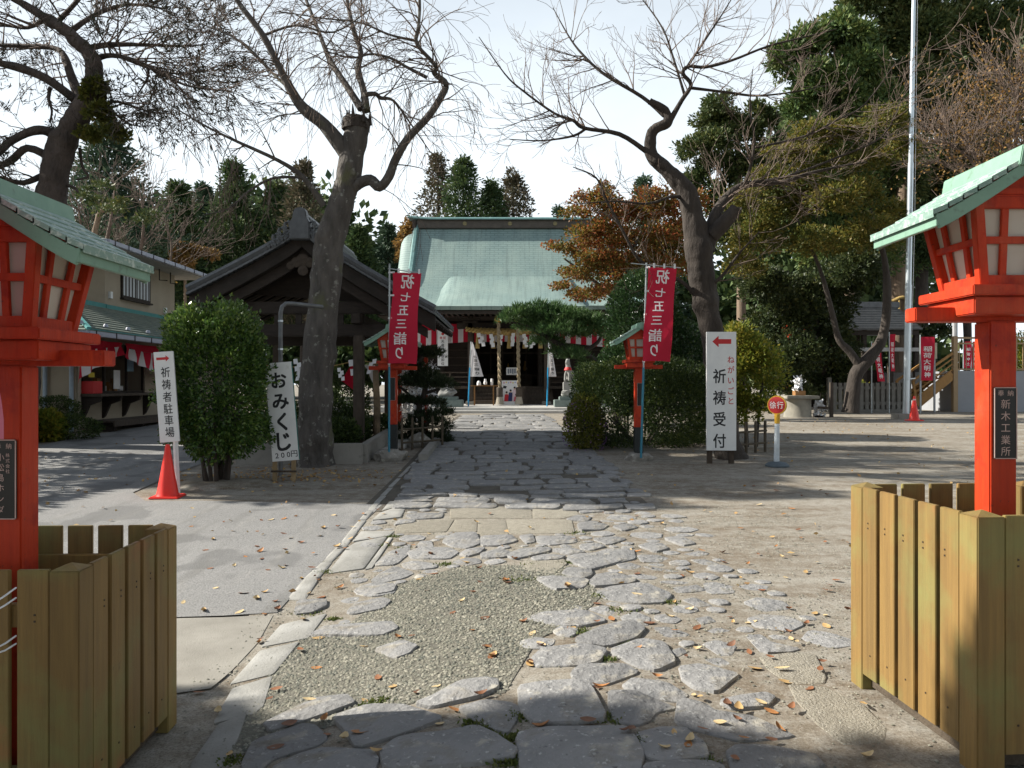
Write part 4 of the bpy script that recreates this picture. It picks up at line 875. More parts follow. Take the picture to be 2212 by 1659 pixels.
for k, (cx, c, h) in enumerate(((-.17, (.55, .03, .04), .46), (.0, (.03, .04, .13), .54), (.17, (.70, .55, .60), .66), (.24, (.60, .08, .12), .36))):
    m_ = mat('print_colour', c) if False else mat('print_%d' % k, c, c)
    q = MB(); q.add([(cx - .11, -.0125 - k * .0006, .16), (cx + .11, -.0125 - k * .0006, .16), (cx + .075, -.0125 - k * .0006, h), (cx - .075, -.0125 - k * .0006, h)], [(0, 1, 2, 3)]); q.build('printed_robe', m_, bd)
    q = MB(); blobp(q, cx, h + .055, .045, .06, -.0131 - k * .0006); q.build('printed_face', mat('print_skin', (.66, .45, .34), None), bd)
    q = MB(); blobp(q, cx, h + .09, .048, .04, -.0137 - k * .0006); q.build('printed_hair', INK, bd)
for k in range(7):
    q = MB(); blobp(q, -.28 + k * .095, .95 + .02 * (k % 2), .036, .036, -.0125); q.build('printed_dot', mat('print_dot_%d' % (k % 3), ((.70, .35, .45), (.75, .62, .2), (.45, .5, .7))[k % 3]), bd)
q = MB(); q.add([(-.33, -.0125, .72), (-.2, -.0125, .70), (-.16, -.0125, .80), (-.3, -.0125, .83)], [(0, 1, 2, 3)]); q.build('printed_caption', INK, bd)
x = (1105 - CX) / F * 36; t = thing('paper_notice', 'small white notice hung between the bell ropes', 'notice', (x, 35.9, (829.5 - 810) / F * 35.9 + EYE))
bd = MB().b6(-.25, .25, -.008, .008, 0, .34).build('sheet', SHIDE, t)
for k in range(4): MB().b6(-.19 + k * .1, -.12 + k * .1, -.0105, -.0085, .06 + .02 * (k % 2), .28).build('written_line', mat('faded_ink', (.25, .29, .36), None), bd)
# bell ropes
def rope(mb, a, b, r, turns, n=3, seg=60):
    a, b = Vector(a), Vector(b); d = (b - a); ax = d.normalized(); x = ax.cross(Vector((0, 1, 0.01))).normalized(); y_ = ax.cross(x)
    for k in range(n):
        mb.tube([a + d * i / seg + (x * math.cos(6.283 * (turns * i / seg + k / n)) + y_ * math.sin(6.283 * (turns * i / seg + k / n))) * r * .55 for i in range(seg + 1)], r * .55, 5)
    return mb
for i, u in enumerate((1079, 1120.5)):
    d_ = 32.9; x = (u - CX) / F * d_; z0 = EYE - (858 - CY) / F * d_; z1 = 4.35
    t = thing('bell_rope', ('left', 'right')[i] + ' thick twisted bell rope with tassel before the offering box', 'rope', (x, d_, z0), 0, 'bell ropes')
    rope(MB(), (0, 0, .35), (-.06, 0, z1 - z0), .085, 16).build('rope', HEMP, t, smooth=60)
    MB().lathe([(.14, .02), (.13, .2), (.14, .38), (.10, .42)], 12).build('binding', TIMB2, t, smooth=40)
    MB().lathe([(.19, -.30), (.17, -.2), (.12, .02), (.08, .06)], 14).build('tassel', mat('tassel_fibre', (.42, .38, .31), (.30, .27, .22), .95, 20, .8, 40, .03, stretch=(6, 6, 1)), t, smooth=30)
    MB().lathe([(.02, 0), (.14, .05), (.18, .16), (.14, .28), (.03, .33)], 14, (-.06, 0, z1 - z0 - .25)).build('bell', GOLD, t, smooth=50)
# sacred straw rope, tassels and paper streamers under the porch beam
z_ = EYE + (829.5 - 711) / F * 33.9; x0, x1 = (1006 - CX) / F * 33.9, (1192 - CX) / F * 33.9
t = thing('sacred_rope', 'twisted straw rope hung across the porch front', 'rope', ((x0 + x1) / 2, 33.9, z_)); hw_ = (x1 - x0) / 2
mb = MB()
for k in range(2): mb.tube([(-hw_ + 2 * hw_ * i / 80, .07 * math.sin(i * .9 + k * 3.1416) * math.sin(3.1416 * (.12 + .76 * i / 80)) * 1.2, -.12 * (1 - (i / 40 - 1) ** 2) + .07 * math.cos(i * .9 + k * 3.1416)) for i in range(81)], [.05 + .06 * math.sin(3.1416 * i / 80) for i in range(81)], 6)
mb.build('rope', STRAW, t, smooth=60)
for k in range(5):
    xx = -hw_ + .5 + k * (2 * hw_ - 1) / 4
    MB().lathe([(.10, -.75), (.07, -.4), (.05, -.12), (.04, 0)], 9, (xx, 0, -.08)).build('straw_tassel', STRAW, t, smooth=30)
def shide(mb, x, y, z, s, fl=1):
    for k in range(4):
        dx = fl * (.10 * (k % 2) + .03 * k) * s; mb.add([(x + dx, y - .01 * k, z - k * .13 * s), (x + dx + .15 * s, y - .01 * k, z - (k * .13 - .02) * s), (x + dx + .15 * s + .03 * fl * s, y - .02 * k - .02, z - (k * .13 + .16) * s), (x + dx + .03 * fl * s, y - .02 * k - .02, z - (k * .13 + .18) * s)], [(0, 1, 2, 3)])
    return mb
for k, (u, v, fl) in enumerate(((1033, 720, 1), (1060, 722, .4), (1082, 724, -.5), (1108, 720, -.2), (1131, 722, .5), (1155, 724, -.8))):
    p = W(u, v, 33.7); t2 = thing('paper_streamer', ('leftmost', 'second from left', 'third from left', 'third from right', 'second from right', 'rightmost')[k] + ' white zigzag paper streamer hung under the straw rope', 'paper streamer', p, 0, 'paper streamers under the straw rope')
    shide(MB(), -.07, 0, 0, 1.0, fl).build('paper', SHIDE, t2)
# red and white curtains
def stripes(name, label, a, b, h0, h1, n, top=.28, group='striped curtains on the hall', wav=.05):
    t = thing(name, label, 'curtain', a, 0, group); L = Vector(b) - Vector(a)
    def pt(f, k): hgt = h0 + (h1 - h0) * f; return L * f + Vector((0, wav * math.sin(f * n * 2.2 + k), -hgt * k + .03 * math.sin(f * 3.14)))
    MB().grid([[pt(f / 24, k) for f in range(25)] for k in (0, top * .5, top)]).build('red_band', REDC, t, smooth=60)
    for i in range(n):
        MB().grid([[pt((i + f / 3) / n, k) for f in range(4)] for k in (top, .5, .75, 1)]).build('red_stripe' if i % 2 == 0 else 'white_stripe', REDC if i % 2 == 0 else WHTC, t, smooth=60)
    return t
d_ = 35.4
stripes('striped_curtain', 'red and white curtain left of the porch', W(885, 704, d_), W(1012, 700, d_), .98, .80, 11)
stripes('striped_curtain', 'red and white curtain right of the porch behind the pine', W(1186, 700, d_), W(1312, 704, d_), .8, .98, 11)
stripes('striped_curtain', 'red and white curtain hung behind the straw rope', W(1024, 716, 36.3), W(1182, 716, 36.3), .5, .5, 12, .15)
d_ = 35.1; a = W(956, 712, d_); t = thing('hanging_scroll', 'long white celebratory scroll hung over the striped curtain', 'scroll', a)
w, h = .46, 1.62
bd = MB().b6(-w / 2, w / 2, -.006, .006, -h, 0).build('sheet', SHIDE, t)
q = MB(); blobp(q, 0, -.19, .065, .065, -.0075, 16); q.build('sun_disc', REDINK, bd)
lettering([('奉', -.075, -.37, .13, .13), ('祝', .075, -.37, .13, .13)], REDINK, bd, -.0075, fat=.02)
lettering([(c, 0, -.53 - k * .165, .15, .15) for k, c in enumerate('天皇陛下御即位')], INK, bd, -.0075, fat=.02)
# white nobori on blue poles
for i, (ub, ut, cl) in enumerate(((1011, 1017, ((1021, 735), (1025, 757), (1038, 810))), (1181, 1185, ((1188, 740), (1192, 760), (1196, 812))))):
    d_ = 31.6; b = W(ub, 873, d_); b.z = .652; t = thing('nobori_banner', 'narrow white furled banner on a blue pole, ' + ('left', 'right') [i] + ' of the porch', 'banner', b, 0, 'white banners at the porch')
    tp = W(ut, 738, d_) - b
    MB().tube([(0, 0, 0), tp * .6], .028, 8).build('pole', BLUE, t); MB().tube([tp * .6, tp], .02, 8).build('pole_top', GREYP, t)
    a0 = tp * .99; a1 = tp * .46; w_ = (.50, .28)[i]
    P = [[a0.lerp(a1, k) + Vector((.03 + f * (w_ * k ** .9 + .03), -.05 * math.sin(f * 5 + k * 3), 0)) for f in (0, .25, .5, .75, 1)] for k in [j / 14 for j in range(15)]]
    c = MB().grid(P).build('cloth', WHTC, t, smooth=60)
    fnb = lambda x, y, z: tuple(a0.lerp(a1, z) + Vector((.03 + (x + .5) * (w_ * max(z, .05) ** .9 + .03), y - .05 * math.sin((x + .5) * 5 + z * 3), 0)))
    lettering([(ch, .08, k, .5, -.09) for ch, k in zip('七五三詣り', (.42, .53, .65, .78, .90))], INK, c, -.012, fnb, fat=.02)
# table with small vessels
d_ = 33.2; x = (1046 - CX) / F * d_; t = thing('offering_table', 'narrow wooden table left of the offering box', 'table', (x, d_, .655)); TW = mat('table_wood', (.30, .15, .05), (.22, .11, .04), .6, 8)
MB().b6(-.58, .58, -.22, .22, .80, .84).build('table_top', TW, t, .004)
for sx in (-.42, .38):
    for sy in (-.17, .17): MB().b6(sx - .025, sx + .025, sy - .025, sy + .025, 0, .80).build('leg', TW, t)
for u, nm, lab, prof_ in ((1034, 'white_dome', 'small pale domed vessel on the wooden table', [(.085, 0), (.09, .06), (.075, .14), (.03, .19)]), (1048, 'sanitiser_bottle', 'white pump bottle standing on a small tray', [(.075, .03), (.075, .15), (.05, .17), (.05, .26), (.045, .27)]), (1062, 'sanitiser_bottle', 'taller white cylinder bottle at the right of the table', [(.055, 0), (.06, .08), (.055, .26), (.04, .28)])):
    MB().lathe(prof_, 14, ((u - CX) / F * d_, d_, 1.4965)).build(nm, SHIDE, None, smooth=40)
    tag(bpy.context.scene.objects[-1] if False else list(COL.objects)[-1], lab, 'bottle' if 'bottle' in nm else 'vessel')
# stone plinths and fox guardian
GRAN = mat('grey_granite', (.30, .30, .285), (.20, .20, .19), .9, 9, .5, 40, .01)
GREENST = mat('green_plinth_stone', (.17, .21, .195), (.12, .155, .145), .8, 4)
for i, u in enumerate((966, 1230)):
    d_ = 31.2; x = (u - CX) / F * d_; t = thing('guardian_plinth', ('stepped stone plinth left of the terrace behind the cloud pruned pine', 'stepped stone plinth right of the terrace under the fox statue')[i], 'plinth', (x, d_, .652), 0, 'guardian plinths')
    MB().b6(-.62, .62, -.5, .5, 0, .27).build('base_slab', GREENST, t, .015); MB().b6(-.42, .42, -.36, .36, .27, .40).build('cap_slab', GREENST, t, .015)
    rock('boulder', None, (0, 0, .55), (.36, .30, .2), parent=t, sub=3, m=GRAN)
    MB().b6(-.26, .26, -.22, .22, .66, .98).build('pedestal', GRAN, t, .02)
x = (1230 - CX) / F * 31.2
def skin_body(name, pts, edges, radii, m, parent=None, root=0, sub=2):
    me = bpy.data.meshes.new(name); me.from_pydata([tuple(p) for p in pts], edges, []); o = link(name, me, parent)
    sk = o.modifiers.new('skin', 'SKIN'); sk.use_smooth_shade = True
    for i, r in enumerate(radii): me.skin_vertices[0].data[i].radius = (r, r) if not hasattr(r, '__len__') else r
    me.skin_vertices[0].data[root].use_root = True
    sb = o.modifiers.new('sub', 'SUBSURF'); sb.levels = sub; sb.render_levels = sub
    bpy.context.view_layer.update(); dg = bpy.context.evaluated_depsgraph_get(); me2 = bpy.data.meshes.new_from_object(o.evaluated_get(dg)); o.modifiers.clear(); o.data = me2; me2.materials.clear(); me2.materials.append(m); return o
t = thing('fox_statue', 'seated grey stone fox guardian wearing a red bib', 'statue', (x - .02, 31.2, 1.632), R(-35))
skin_body('body', [(0, .10, .12), (0, .02, .32), (0, -.06, .52), (0, -.08, .68), (0, -.12, .80), (0, -.24, .77), (-.09, -.14, .30), (-.09, -.16, .02), (.09, -.14, .30), (.09, -.16, .02), (-.13, .08, .08), (-.13, -.10, .03), (.13, .08, .08), (.13, -.10, .03), (0, .26, .18), (0, .30, .45), (-.06, -.09, .92), (.06, -.09, .92)],
          [(0, 1), (1, 2), (2, 3), (3, 4), (4, 5), (2, 6), (6, 7), (2, 8), (8, 9), (0, 10), (10, 11), (0, 12), (12, 13), (0, 14), (14, 15), (4, 16), (4, 17)], [.15, .14, .12, .08, .10, .045, .05, .05, .05, .05, .09, .05, .09, .05, .06, .05, .025, .025], GRAN, t)
MB().grid([[(.15 * math.cos(a) * k, -.08 - .14 * math.sin(a) * k, .60 - .30 * (k - .7)) for a in [3.1416 * j / 10 for j in range(11)]] for k in (.75, .9, 1.1)], thick=(0, 0, -.02)).build('bib', REDINK, t, smooth=60)

# ---- water pavilion (gable towards the viewer)
TILE = mat('grey_roof_tile', (.13, .14, .15), (.08, .085, .09), .45, 6, .2, 30)
t = thing('water_pavilion', 'dark timber pavilion with curved gable roof behind the left bare tree', 'pavilion', (0, 0, 0))
yF, yB = 15.4, 19.9; ap = W(655, 498, yF); xa, za = ap.x, ap.z - .17; el_, er_ = W(413, 652, yF), W(941, 694, yF)
def side(k, e): s_ = k ** .80; return Vector((xa + (e.x - xa) * k, 0, za + (e.z - za) * (s_ * .62 + k * .38) + .0))
for e, nm in ((el_, 'l'), (er_, 'r')):
    n = 22
    P = []
    for i in range(n):
        a, b = side(i / n, e), side((i + 1) / n, e)
        P.append([Vector((a.x, y_, a.z + .155)) for y_ in (yF - .25, yB + .25)]); P.append([Vector((b.x, y_, b.z + .165)) for y_ in (yF - .25, yB + .25)]); P.append([Vector((b.x, y_, b.z + .145)) for y_ in (yF - .25, yB + .25)])
    rs = MB().grid(P, thick=(0, 0, -.05)).build('roof_slope', TILE, t)
    for k in range(15):
        yy = yF - .1 + k * (yB - yF + .2) / 14
        MB().tube([side(i / 10, e) + Vector((0, yy, .185)) for i in range(11)], .045, 6).build('tile_roll', TILE, rs, smooth=50)
    q = MB().grid([[side(i / 16, e) + Vector((0, yF - .12, .10)), side(i / 16, e) + Vector((0, yF - .12, -.17 - .04 * (i / 16)))] for i in range(17)], thick=(0, .09, 0)); q.build('barge_board', mat('gable_timber', (.036, .028, .023), (.02, .016, .013), .8, 5, .5, 24, .01), t, .006)
    q = MB().grid([[side(i / 16, e) + Vector((0, yF + .02, -.19 - .04 * (i / 16))), side(i / 16, e) + Vector((0, yF + .02, -.42))] for i in range(16)], thick=(0, .07, 0)); q.build('inner_barge', TIMBER, t)
    q = MB().grid([[side(i / 16, e) + Vector((0, y_, .06)) for y_ in (yF, yB)] for i in range(17)], thick=(0, 0, -.05)); q.build('roof_boards', TIMBER, t)
    for k in range(9): yy = yF + .25 + k * .5; MB().tube([side(i / 6, e) + Vector((0, yy, -.03)) for i in range(7)], .045, 4).build('rafter', TIMBER, t)
    MB().tube([side(.06 + .94 * i / 12, e) + Vector((0, yF - .2, .24)) for i in range(13)], .07, 6).build('verge_tile', TILE, t, smooth=40)
rg = MB()
for k in range(4): rg.b6(xa - .20 + .012 * k, xa + .20 - .012 * k, yF - .05, yB + .1, za + .12 + k * .075, za + .18 + k * .075)
for k in range(4): MB().b6(xa - .20 + .018 * k, xa + .20 - .018 * k, yF - .05, yB + .1, za + .12 + k * .075, za + .185 + k * .075).build('ridge_tile', TILE, t, .008)
MB().tube([(xa, yF - .12, za + .46), (xa, yB + .15, za + .46)], .08, 8).build('ridge_tile', TILE, t, smooth=40)
on = MB().prism([(xa + x_, yF - .30, za + z_) for x_, z_ in ((-.20, -.05), (.20, -.05), (.19, .28), (.14, .36), (.12, .50), (.07, .56), (-.07, .56), (-.12, .50), (-.14, .36), (-.19, .28))], (0, .22, 0)).build('ridge_end_tile', TILE, t, .02)
for sg in (-1, 1):
    for k, (dx, dz, r_) in enumerate(((.23, .22, .08), (.34, .10, .09), (.31, -.02, .07), (.46, -.02, .08), (.45, -.12, .06), (.56, -.16, .06))):
        MB().tube([(xa + sg * dx + r_ * math.cos(a) * (1 - .5 * j / 10), yF - .24, za + dz + r_ * math.sin(a) * (1 - .5 * j / 10)) for j, a in enumerate([i * .75 for i in range(11)])], .034, 6).build('cloud_scroll', TILE, on, smooth=50)
gw = MB().add([Vector((xa, yF + .6, za - .1)), side(.72, el_) + Vector((0, yF + .6, -.05)), side(.72, er_) + Vector((0, yF + .6, -.05))], [(0, 1, 2)]); gw.build('gable_wall', TIMBER, t)
pend = MB()
for k, (dx, dz, r_) in enumerate(((0, -.42, .13), (-.13, -.46, .10), (.13, -.46, .10), (-.24, -.52, .08), (.24, -.52, .08), (0, -.62, .10))): MB().lathe([(r_ * .3, -.05), (r_, -.03), (r_, .03), (r_ * .4, .05)], 12).build('gable_pendant', TIMB2, t, smooth=40).matrix_world = Matrix.Translation((xa + dx, yF - .02, za + dz)) @ Matrix.Rotation(R(90), 4, 'X')
XL, XR = xa - 1.75, W(775, 900, yF + .35).x
for z0, y_ in ((2.50, yF + .35), (2.95, yF + .35), (2.5, yB - .3)): MB().b6(XL - .5, XR + .55, y_ - .09, y_ + .09, z0, z0 + .24).build('tie_beam', TIMBER, t, .015)
for x_ in (XL, XR): MB().b6(x_ - .09, x_ + .09, yF, yB, 2.74, 2.94).build('purlin', TIMBER, t, .01)
for k in range(7): MB().b6(XL + .25 + k * .42, XL + .37 + k * .42, yF + .3, yF + .36, 2.745, 2.948).build('strut', TIMBER, t)
for x_ in (XL, XR):
    for y_ in (yF + .35, yB - .3):
        g0 = gz(x_, y_); MB().b6(x_ - .1, x_ + .1, y_ - .1, y_ + .1, g0 + .12, 2.52).build('post', TIMB2, t, .012); MB().b6(x_ - .17, x_ + .17, y_ - .17, y_ + .17, g0 - .02, g0 + .12).build('post_base', CONC, t, .015)
# water basin inside, dark back lattice
MB().b6(XL + .6, XR - .6, 17.2, 18.3, gz(-4, 17.5), gz(-4, 17.5) + .75).build('stone_basin', GRAN, t, .03)
# low concrete kerb wall of the garden round it
t = thing('garden_wall', 'low concrete wall round the planting under the pavilion', 'wall', (0, 0, 0)); WALLC = mat('wall_concrete', (.30, .285, .255), (.21, .20, .18), .9, 2.5, .4, 40, spots=[((.12, .115, .10), 5, .6, .75)])
a = G(512, 1003); b = G(783, 1001); c_ = XG(862, 18.2)
for (p, q_, h_) in ((a, b, .36), (b + Vector((0, .09, 0)), c_, .34)):
    p, q_ = Vector((p.x, p.y, p.z + h_ / 2 - .05)), Vector((q_.x, q_.y, q_.z + h_ / 2 - .05)); MB().bar(p, q_, .14, h_ + .1).build('wall_segment', WALLC, t, .012)
for k in range(3):
    g0 = XG(815 + k * 26, 15.6 + .8 * k); o = MB().box(g0.x, g0.y, g0.z + .03, .75, .7, .08).build('paving_slab', STONEW, None, .01); tag(o, ('pale paving slab nearest the left mid lantern', 'pale paving slab behind the left mid lantern', 'pale paving slab beside the pruned pine')[k], 'paving slab', 'slabs by the garden wall')
rock('garden_rock', 'rounded grey boulder beside the left mid lantern', XG(905, 16.4) + Vector((0, 0, .1)), (.26, .2, .18), sub=3)
g0 = XG(862, 15.0); g1 = XG(945, 18.5); MB().bar(g0 + Vector((.55, -.9, .0)), g1 + Vector((.1, 0, .0)), .16, .22).build('drain_kerb', WALLC, None, .01); tag(list(COL.objects)[-1], 'low dark kerb along the left edge of the far path', 'kerb')
# swagged curtain and streamers between the pavilion posts
a, b = W(737, 822, 17.5), W(833, 786, 17.5)
t = thing('swag_curtain', 'red and white cloth swag behind the pavilion post', 'curtain', a)
def swag(pts, m_, nm): MB().grid([[Vector(W(u, v, 17.5 + .06 * math.sin(u * .2))) - a for u, v in row] for row in pts]).build(nm, m_, t, smooth=60)
swag([[(737, 822), (757, 790), (775, 778)], [(745, 828), (762, 805), (775, 795)], [(774, 851), (774, 830), (776, 800)]], REDC, 'red_cloth')
swag([[(785, 788), (795, 800), (799, 815)], [(793, 788), (806, 805), (811, 838)], [(800, 790), (812, 812), (813, 836)]], WHTC, 'white_cloth')
swag([[(800, 785), (815, 787), (832, 788)], [(806, 800), (815, 800), (826, 796)], [(812, 815), (816, 811), (820, 800)]], REDC, 'red_cloth')
MB().tube([W(560, 790, 15.9) - a, W(700, 795, 15.9) - a, W(775, 778, 15.9) - a, W(840, 790, 16.5) - a], .012, 5).build('straw_cord', STRAW, t)
for k, (u, v, s_) in enumerate(((633, 776, .75), (645, 795, .6), (728, 795, .6), (752, 778, .95), (805, 776, .7))):
    p = W(u, v, 15.8); t2 = thing('paper_streamer', ('zigzag paper streamer left of the bare trunk, the higher', 'zigzag paper streamer left of the bare trunk, the lower', 'small zigzag paper streamer just right of the bare trunk', 'large zigzag paper streamer over the red cloth swag', 'zigzag paper streamer beside the left mid lantern')[k], 'paper streamer', p, 0, 'paper streamers on the pavilion')
    shide(MB(), 0, 0, 0, s_ * .75, (1, -.5, 1, 1, -1)[k]).build('paper', SHIDE, t2)
# fortune slips tied on a rack, red frame
p = XG(890, 19.0); t = thing('fortune_slip_rack', 'red framed rack thick with knotted white paper slips behind the pruned pine', 'rack', p)
for x_ in (-.30, .33): MB().b6(x_ - .045, x_ + .045, -.04, .04, 0, 1.9).build('upright', RED, t, .004)
for z_ in (.5, .9, 1.3, 1.7): MB().b6(-.30, .33, -.01, .01, z_ - .01, z_ + .01).build('wire', STEEL, t)
k = 900; C_ = np.stack([rng.uniform(-.28, .55, k), rng.normal(-.02, .06, k), rng.uniform(.45, 1.75, k)], 1); sl = leafobj('paper_slips', C_, np.stack([rng.normal(0, 1, k), rng.normal(0, .5, k), rng.normal(-.6, .7, k)], 1), .13, .3, SHIDE, t); sl['kind'] = 'stuff'
p = XG(908, 21.0); t = thing('notice_stand', 'pale blue white notice panel behind the pruned pine', 'notice board', p); PB = mat('pale_panel', (.55, .62, .72), (.48, .54, .62), .6, 6)
MB().b6(-.2, .22, -.02, .02, .1, 1.05).build('panel', PB, t, .004)
for x_ in (-.18, .2): MB().b6(x_ - .02, x_ + .02, .021, .06, 0, 1.1).build('leg', TIMB2, t)
for k in range(4): MB().b6(-.15 + k * .09, -.11 + k * .09, -.023, -.0205, .25, .95).build('written_line', mat('faded_ink', (.25, .29, .36), None), t)

# ---- shop and office on the left
STUC = mat('beige_stucco', (.36, .31, .235), (.30, .255, .195), .9, 1.4, .3, 60, spots=[((.22, .19, .15), 1.3, .66, .8)])
SLATE = mat('mossy_slate_roof', (.17, .19, .155), (.09, .12, .10), .75, 3, .5, 18, .02, spots=[((.30, .26, .17), 4, .62, .75)])
TEALF = mat('teal_flashing', (.06, .24, .235), (.045, .19, .185), .5, 5)
GUT = mat('gutter_lilac', (.40, .42, .50), (.34, .36, .43), .5, 5)
t = thing('shrine_shop', 'two storey beige shrine shop with green slate roofs at the left', 'building', (0, 0, 0))
XW, XU, YC = -10.6, -12.0, 19.1; zg = .37
MB().b6(-19, XW, YC, 30, 0, 1.27).build('lower_wall', STUC, t); MB().b6(-19, XW, YC, 19.32, 1.27, 2.62).build('lower_wall', STUC, t); MB().b6(-19, XW, 22.75, 30, 1.27, 2.62).build('lower_wall', STUC, t); MB().b6(-19, -12.4, 19.32, 22.75, 1.27, 2.62).build('inner_wall', TIMBER, t)
MB().b6(-19, XW, YC, 30, 2.62, 2.95).build('wall_head', STUC, t)
MB().b6(-19, XU, 23.2, 28, 2.9, 5.55).build('upper_wall', STUC, t)
zE = 2.72; XE = -9.45
def lroof(poly, nm):  # courses of slate laid on a plane given by eave a-b and top d-c
    a, b, c, d = [Vector(p) for p in poly]; n = 13; mb = []
    o = MB().add([a, b, c, d], [(0, 1, 2, 3)]).build(nm, SLATE, t)
    for i in range(n):
        f0, f1 = i / n, (i + 1.06) / n; P = [a.lerp(d, f0), b.lerp(c, f0), b.lerp(c, min(1, f1)), a.lerp(d, min(1, f1))]
        MB().add([P[0] + Vector((0, 0, .055)), P[1] + Vector((0, 0, .055)), P[2] + Vector((0, 0, .022)), P[3] + Vector((0, 0, .022)), P[0] + Vector((0, 0, .015)), P[1] + Vector((0, 0, .015))], [(0, 1, 2, 3), (0, 4, 5, 1)]).build('slate_course', SLATE, o)
lroof([(XE, 17.6, zE), (XE, 30, zE), (XU, 30, 3.78), (XU, 21.0, 3.78)], 'lower_roof')
lroof([(-19, 16.6, zE), (XE, 17.6, zE), (XU, 21.0, 3.78), (-19, 21.0, 3.78)], 'lower_roof')
lroof([(-11.15, 21.7, 5.50), (-11.15, 29.3, 5.50), (-15, 25.5, 6.9), (-15.2, 25.4, 6.9)], 'upper_roof')
lroof([(-19.5, 21.7, 5.50), (-11.15, 21.7, 5.50), (-15, 25.4, 6.9), (-15.5, 25.4, 6.9)], 'upper_roof')
MB().b6(-19.4, -11.2, 21.8, 29.2, 5.40, 5.46).build('soffit', mat('soffit_grey', (.38, .36, .34), None, .8), t)
for (a, b, w_, h_, m_, nm) in (((XE + .05, 17.5, zE - .04), (XE + .05, 30, zE - .04), .11, .11, GUT, 'gutter'), ((-19, 16.5, zE - .04), (XE + .05, 17.5, zE - .04), .11, .11, GUT, 'gutter'), ((-11.1, 21.6, 5.47), (-11.1, 29.4, 5.47), .12, .12, GUT, 'gutter'), ((-19.5, 21.6, 5.47), (-11.1, 21.6, 5.47), .12, .12, GUT, 'gutter'),
                               ((XU + .08, 23.0, 3.80), (XU + .08, 28.2, 3.80), .16, .16, TEALF, 'flashing'), ((-19, 21.1, 3.85), (XU, 21.1, 3.85), .14, .14, TEALF, 'flashing'), ((XU, 21.0, 3.84), (XE, 17.6, zE + .07), .10, .07, TEALF, 'hip_cap'), ((XU + .05, 21.1, 3.84), (XU + .08, 23.1, 3.82), .12, .14, TEALF, 'flashing'), ((XE - .05, 17.6, zE + .06), (XE - .05, 30, zE + .06), .10, .04, TEALF, 'drip_edge')):
    MB().bar(a, b, w_, h_).build(nm, m_, t, .01)
for k in range(9): MB().lathe([(.06, 0), (.055, .05), (.03, .08)], 10, (XE - .35, 17.9 + k * 1.1, zE + .20)).build('snow_guard', GUT, t, smooth=40)
for k in range(10): MB().bar((XE + .115, 17.7 + k * .9, zE - .11), (XE + .115, 17.7 + k * .9, zE + .03), .015, .02).build('gutter_strap', TIMBER, t); MB().bar((-11.03, 21.9 + k * .78, 5.39), (-11.03, 21.9 + k * .78, 5.55), .015, .02).build('gutter_strap', TIMBER, t)
y0, y1 = 24.2, 25.95                                     # upper window with net curtains
w_ = MB().b6(XU + .001, XU + .06, y0 - .07, y1 + .07, 4.20, 5.12).build('window', TIMBER, t)
for a, b in ((y0, 25.03), (25.11, y1)): MB().grid([[(XU + .062 + .012 * math.sin(f * 2.1), a + (b - a) * f / 12, z) for f in range(13)] for z in (4.28, 5.04)]).build('pane', mat('net_curtain', (.50, .52, .55), (.44, .46, .50), .35, 2.5), w_, smooth=60)
MB().b6(XU, XU + .13, y0 - .1, y1 + .1, 4.15, 4.20).build('window_sill', TIMBER, t)
for y_ in (26.35, 27.2): MB().tube([(XU + .2, y_, 5.40), (XU + .2, y_, 5.03), (XU + .45, y_ + .05, 5.02)], .02, 6).build('spot_lamp', TIMBER, t)
for y_, z_ in ((23.4, 4.10), (27.1, 3.98)): MB().b6(XU, XU + .08, y_, y_ + .12, z_, z_ + .2).build('wall_fitting', CABLE, t)
for u, y_, x_ in ((97, YC - .09, None), (154, YC - .09, None)):
    x_ = (u - CX) / F * y_; MB().tube([(x_, y_, .38), (x_, y_, 2.05), (x_ - .06, y_, 2.15), (x_ - .3, y_ + .02, 2.18)] if u < 120 else [(x_, y_, .38), (x_, y_, 2.45), (x_ + .5, y_ - .2, 2.66)], .05, 10).build('downpipe', mat('pipe_blue_grey', (.34, .42, .50), (.27, .34, .41), .5, 5), t, smooth=40)
MB().b6(XW - .02, XW + .05, 19.15, 19.28, .4, 2.62).build('corner_board', mat('cream_board', (.45, .40, .32), None, .8), t)
ct = MB().b6(XW, XW + .55, 19.25, 22.85, 1.24, 1.31).build('counter', TIMB2, t, .01)
for y_ in (19.35, 20.35, 21.4, 22.6): MB().prism([(XW + .001, y_, 1.235), (XW + .50, y_, 1.235), (XW + .46, y_, 1.12), (XW + .20, y_, 1.02), (XW + .13, y_, .85), (XW + .07, y_, .72), (XW + .001, y_, .66)], (0, .09, 0)).build('bracket', TIMBER, ct)
for y_ in (19.3, 20.55, 21.75, 22.7): MB().b6(XW - .1, XW - .04, y_, y_ + .07, 1.3, 2.62).build('window_post', TIMBER, t)
MB().b6(XW - .09, XW - .05, 19.3, 22.75, 1.31, 1.37).build('window_rail', TIMBER, t)
for y_, z_, wd, hg, c in ((21.0, 1.42, .34, .50, (.62, .62, .62)), (21.75, 1.9, .35, .62, (.30, .50, .62)), (19.75, 1.72, .28, .12, (.6, .48, .05)), (19.55, 1.5, .3, .10, (.5, .5, .55))): MB().b6(XW - .035, XW - .02, y_, y_ + wd, z_, z_ + hg).build('posted_notice', mat('notice_%d' % int(y_ * 100), c, c), t)
bx = MB().b6(XW + .03, XW + .33, 19.3, 19.75, 1.312, 1.62).build('red_box', REDINK, None, .01); tag(bx, 'small red box at the near end of the shop counter', 'box')
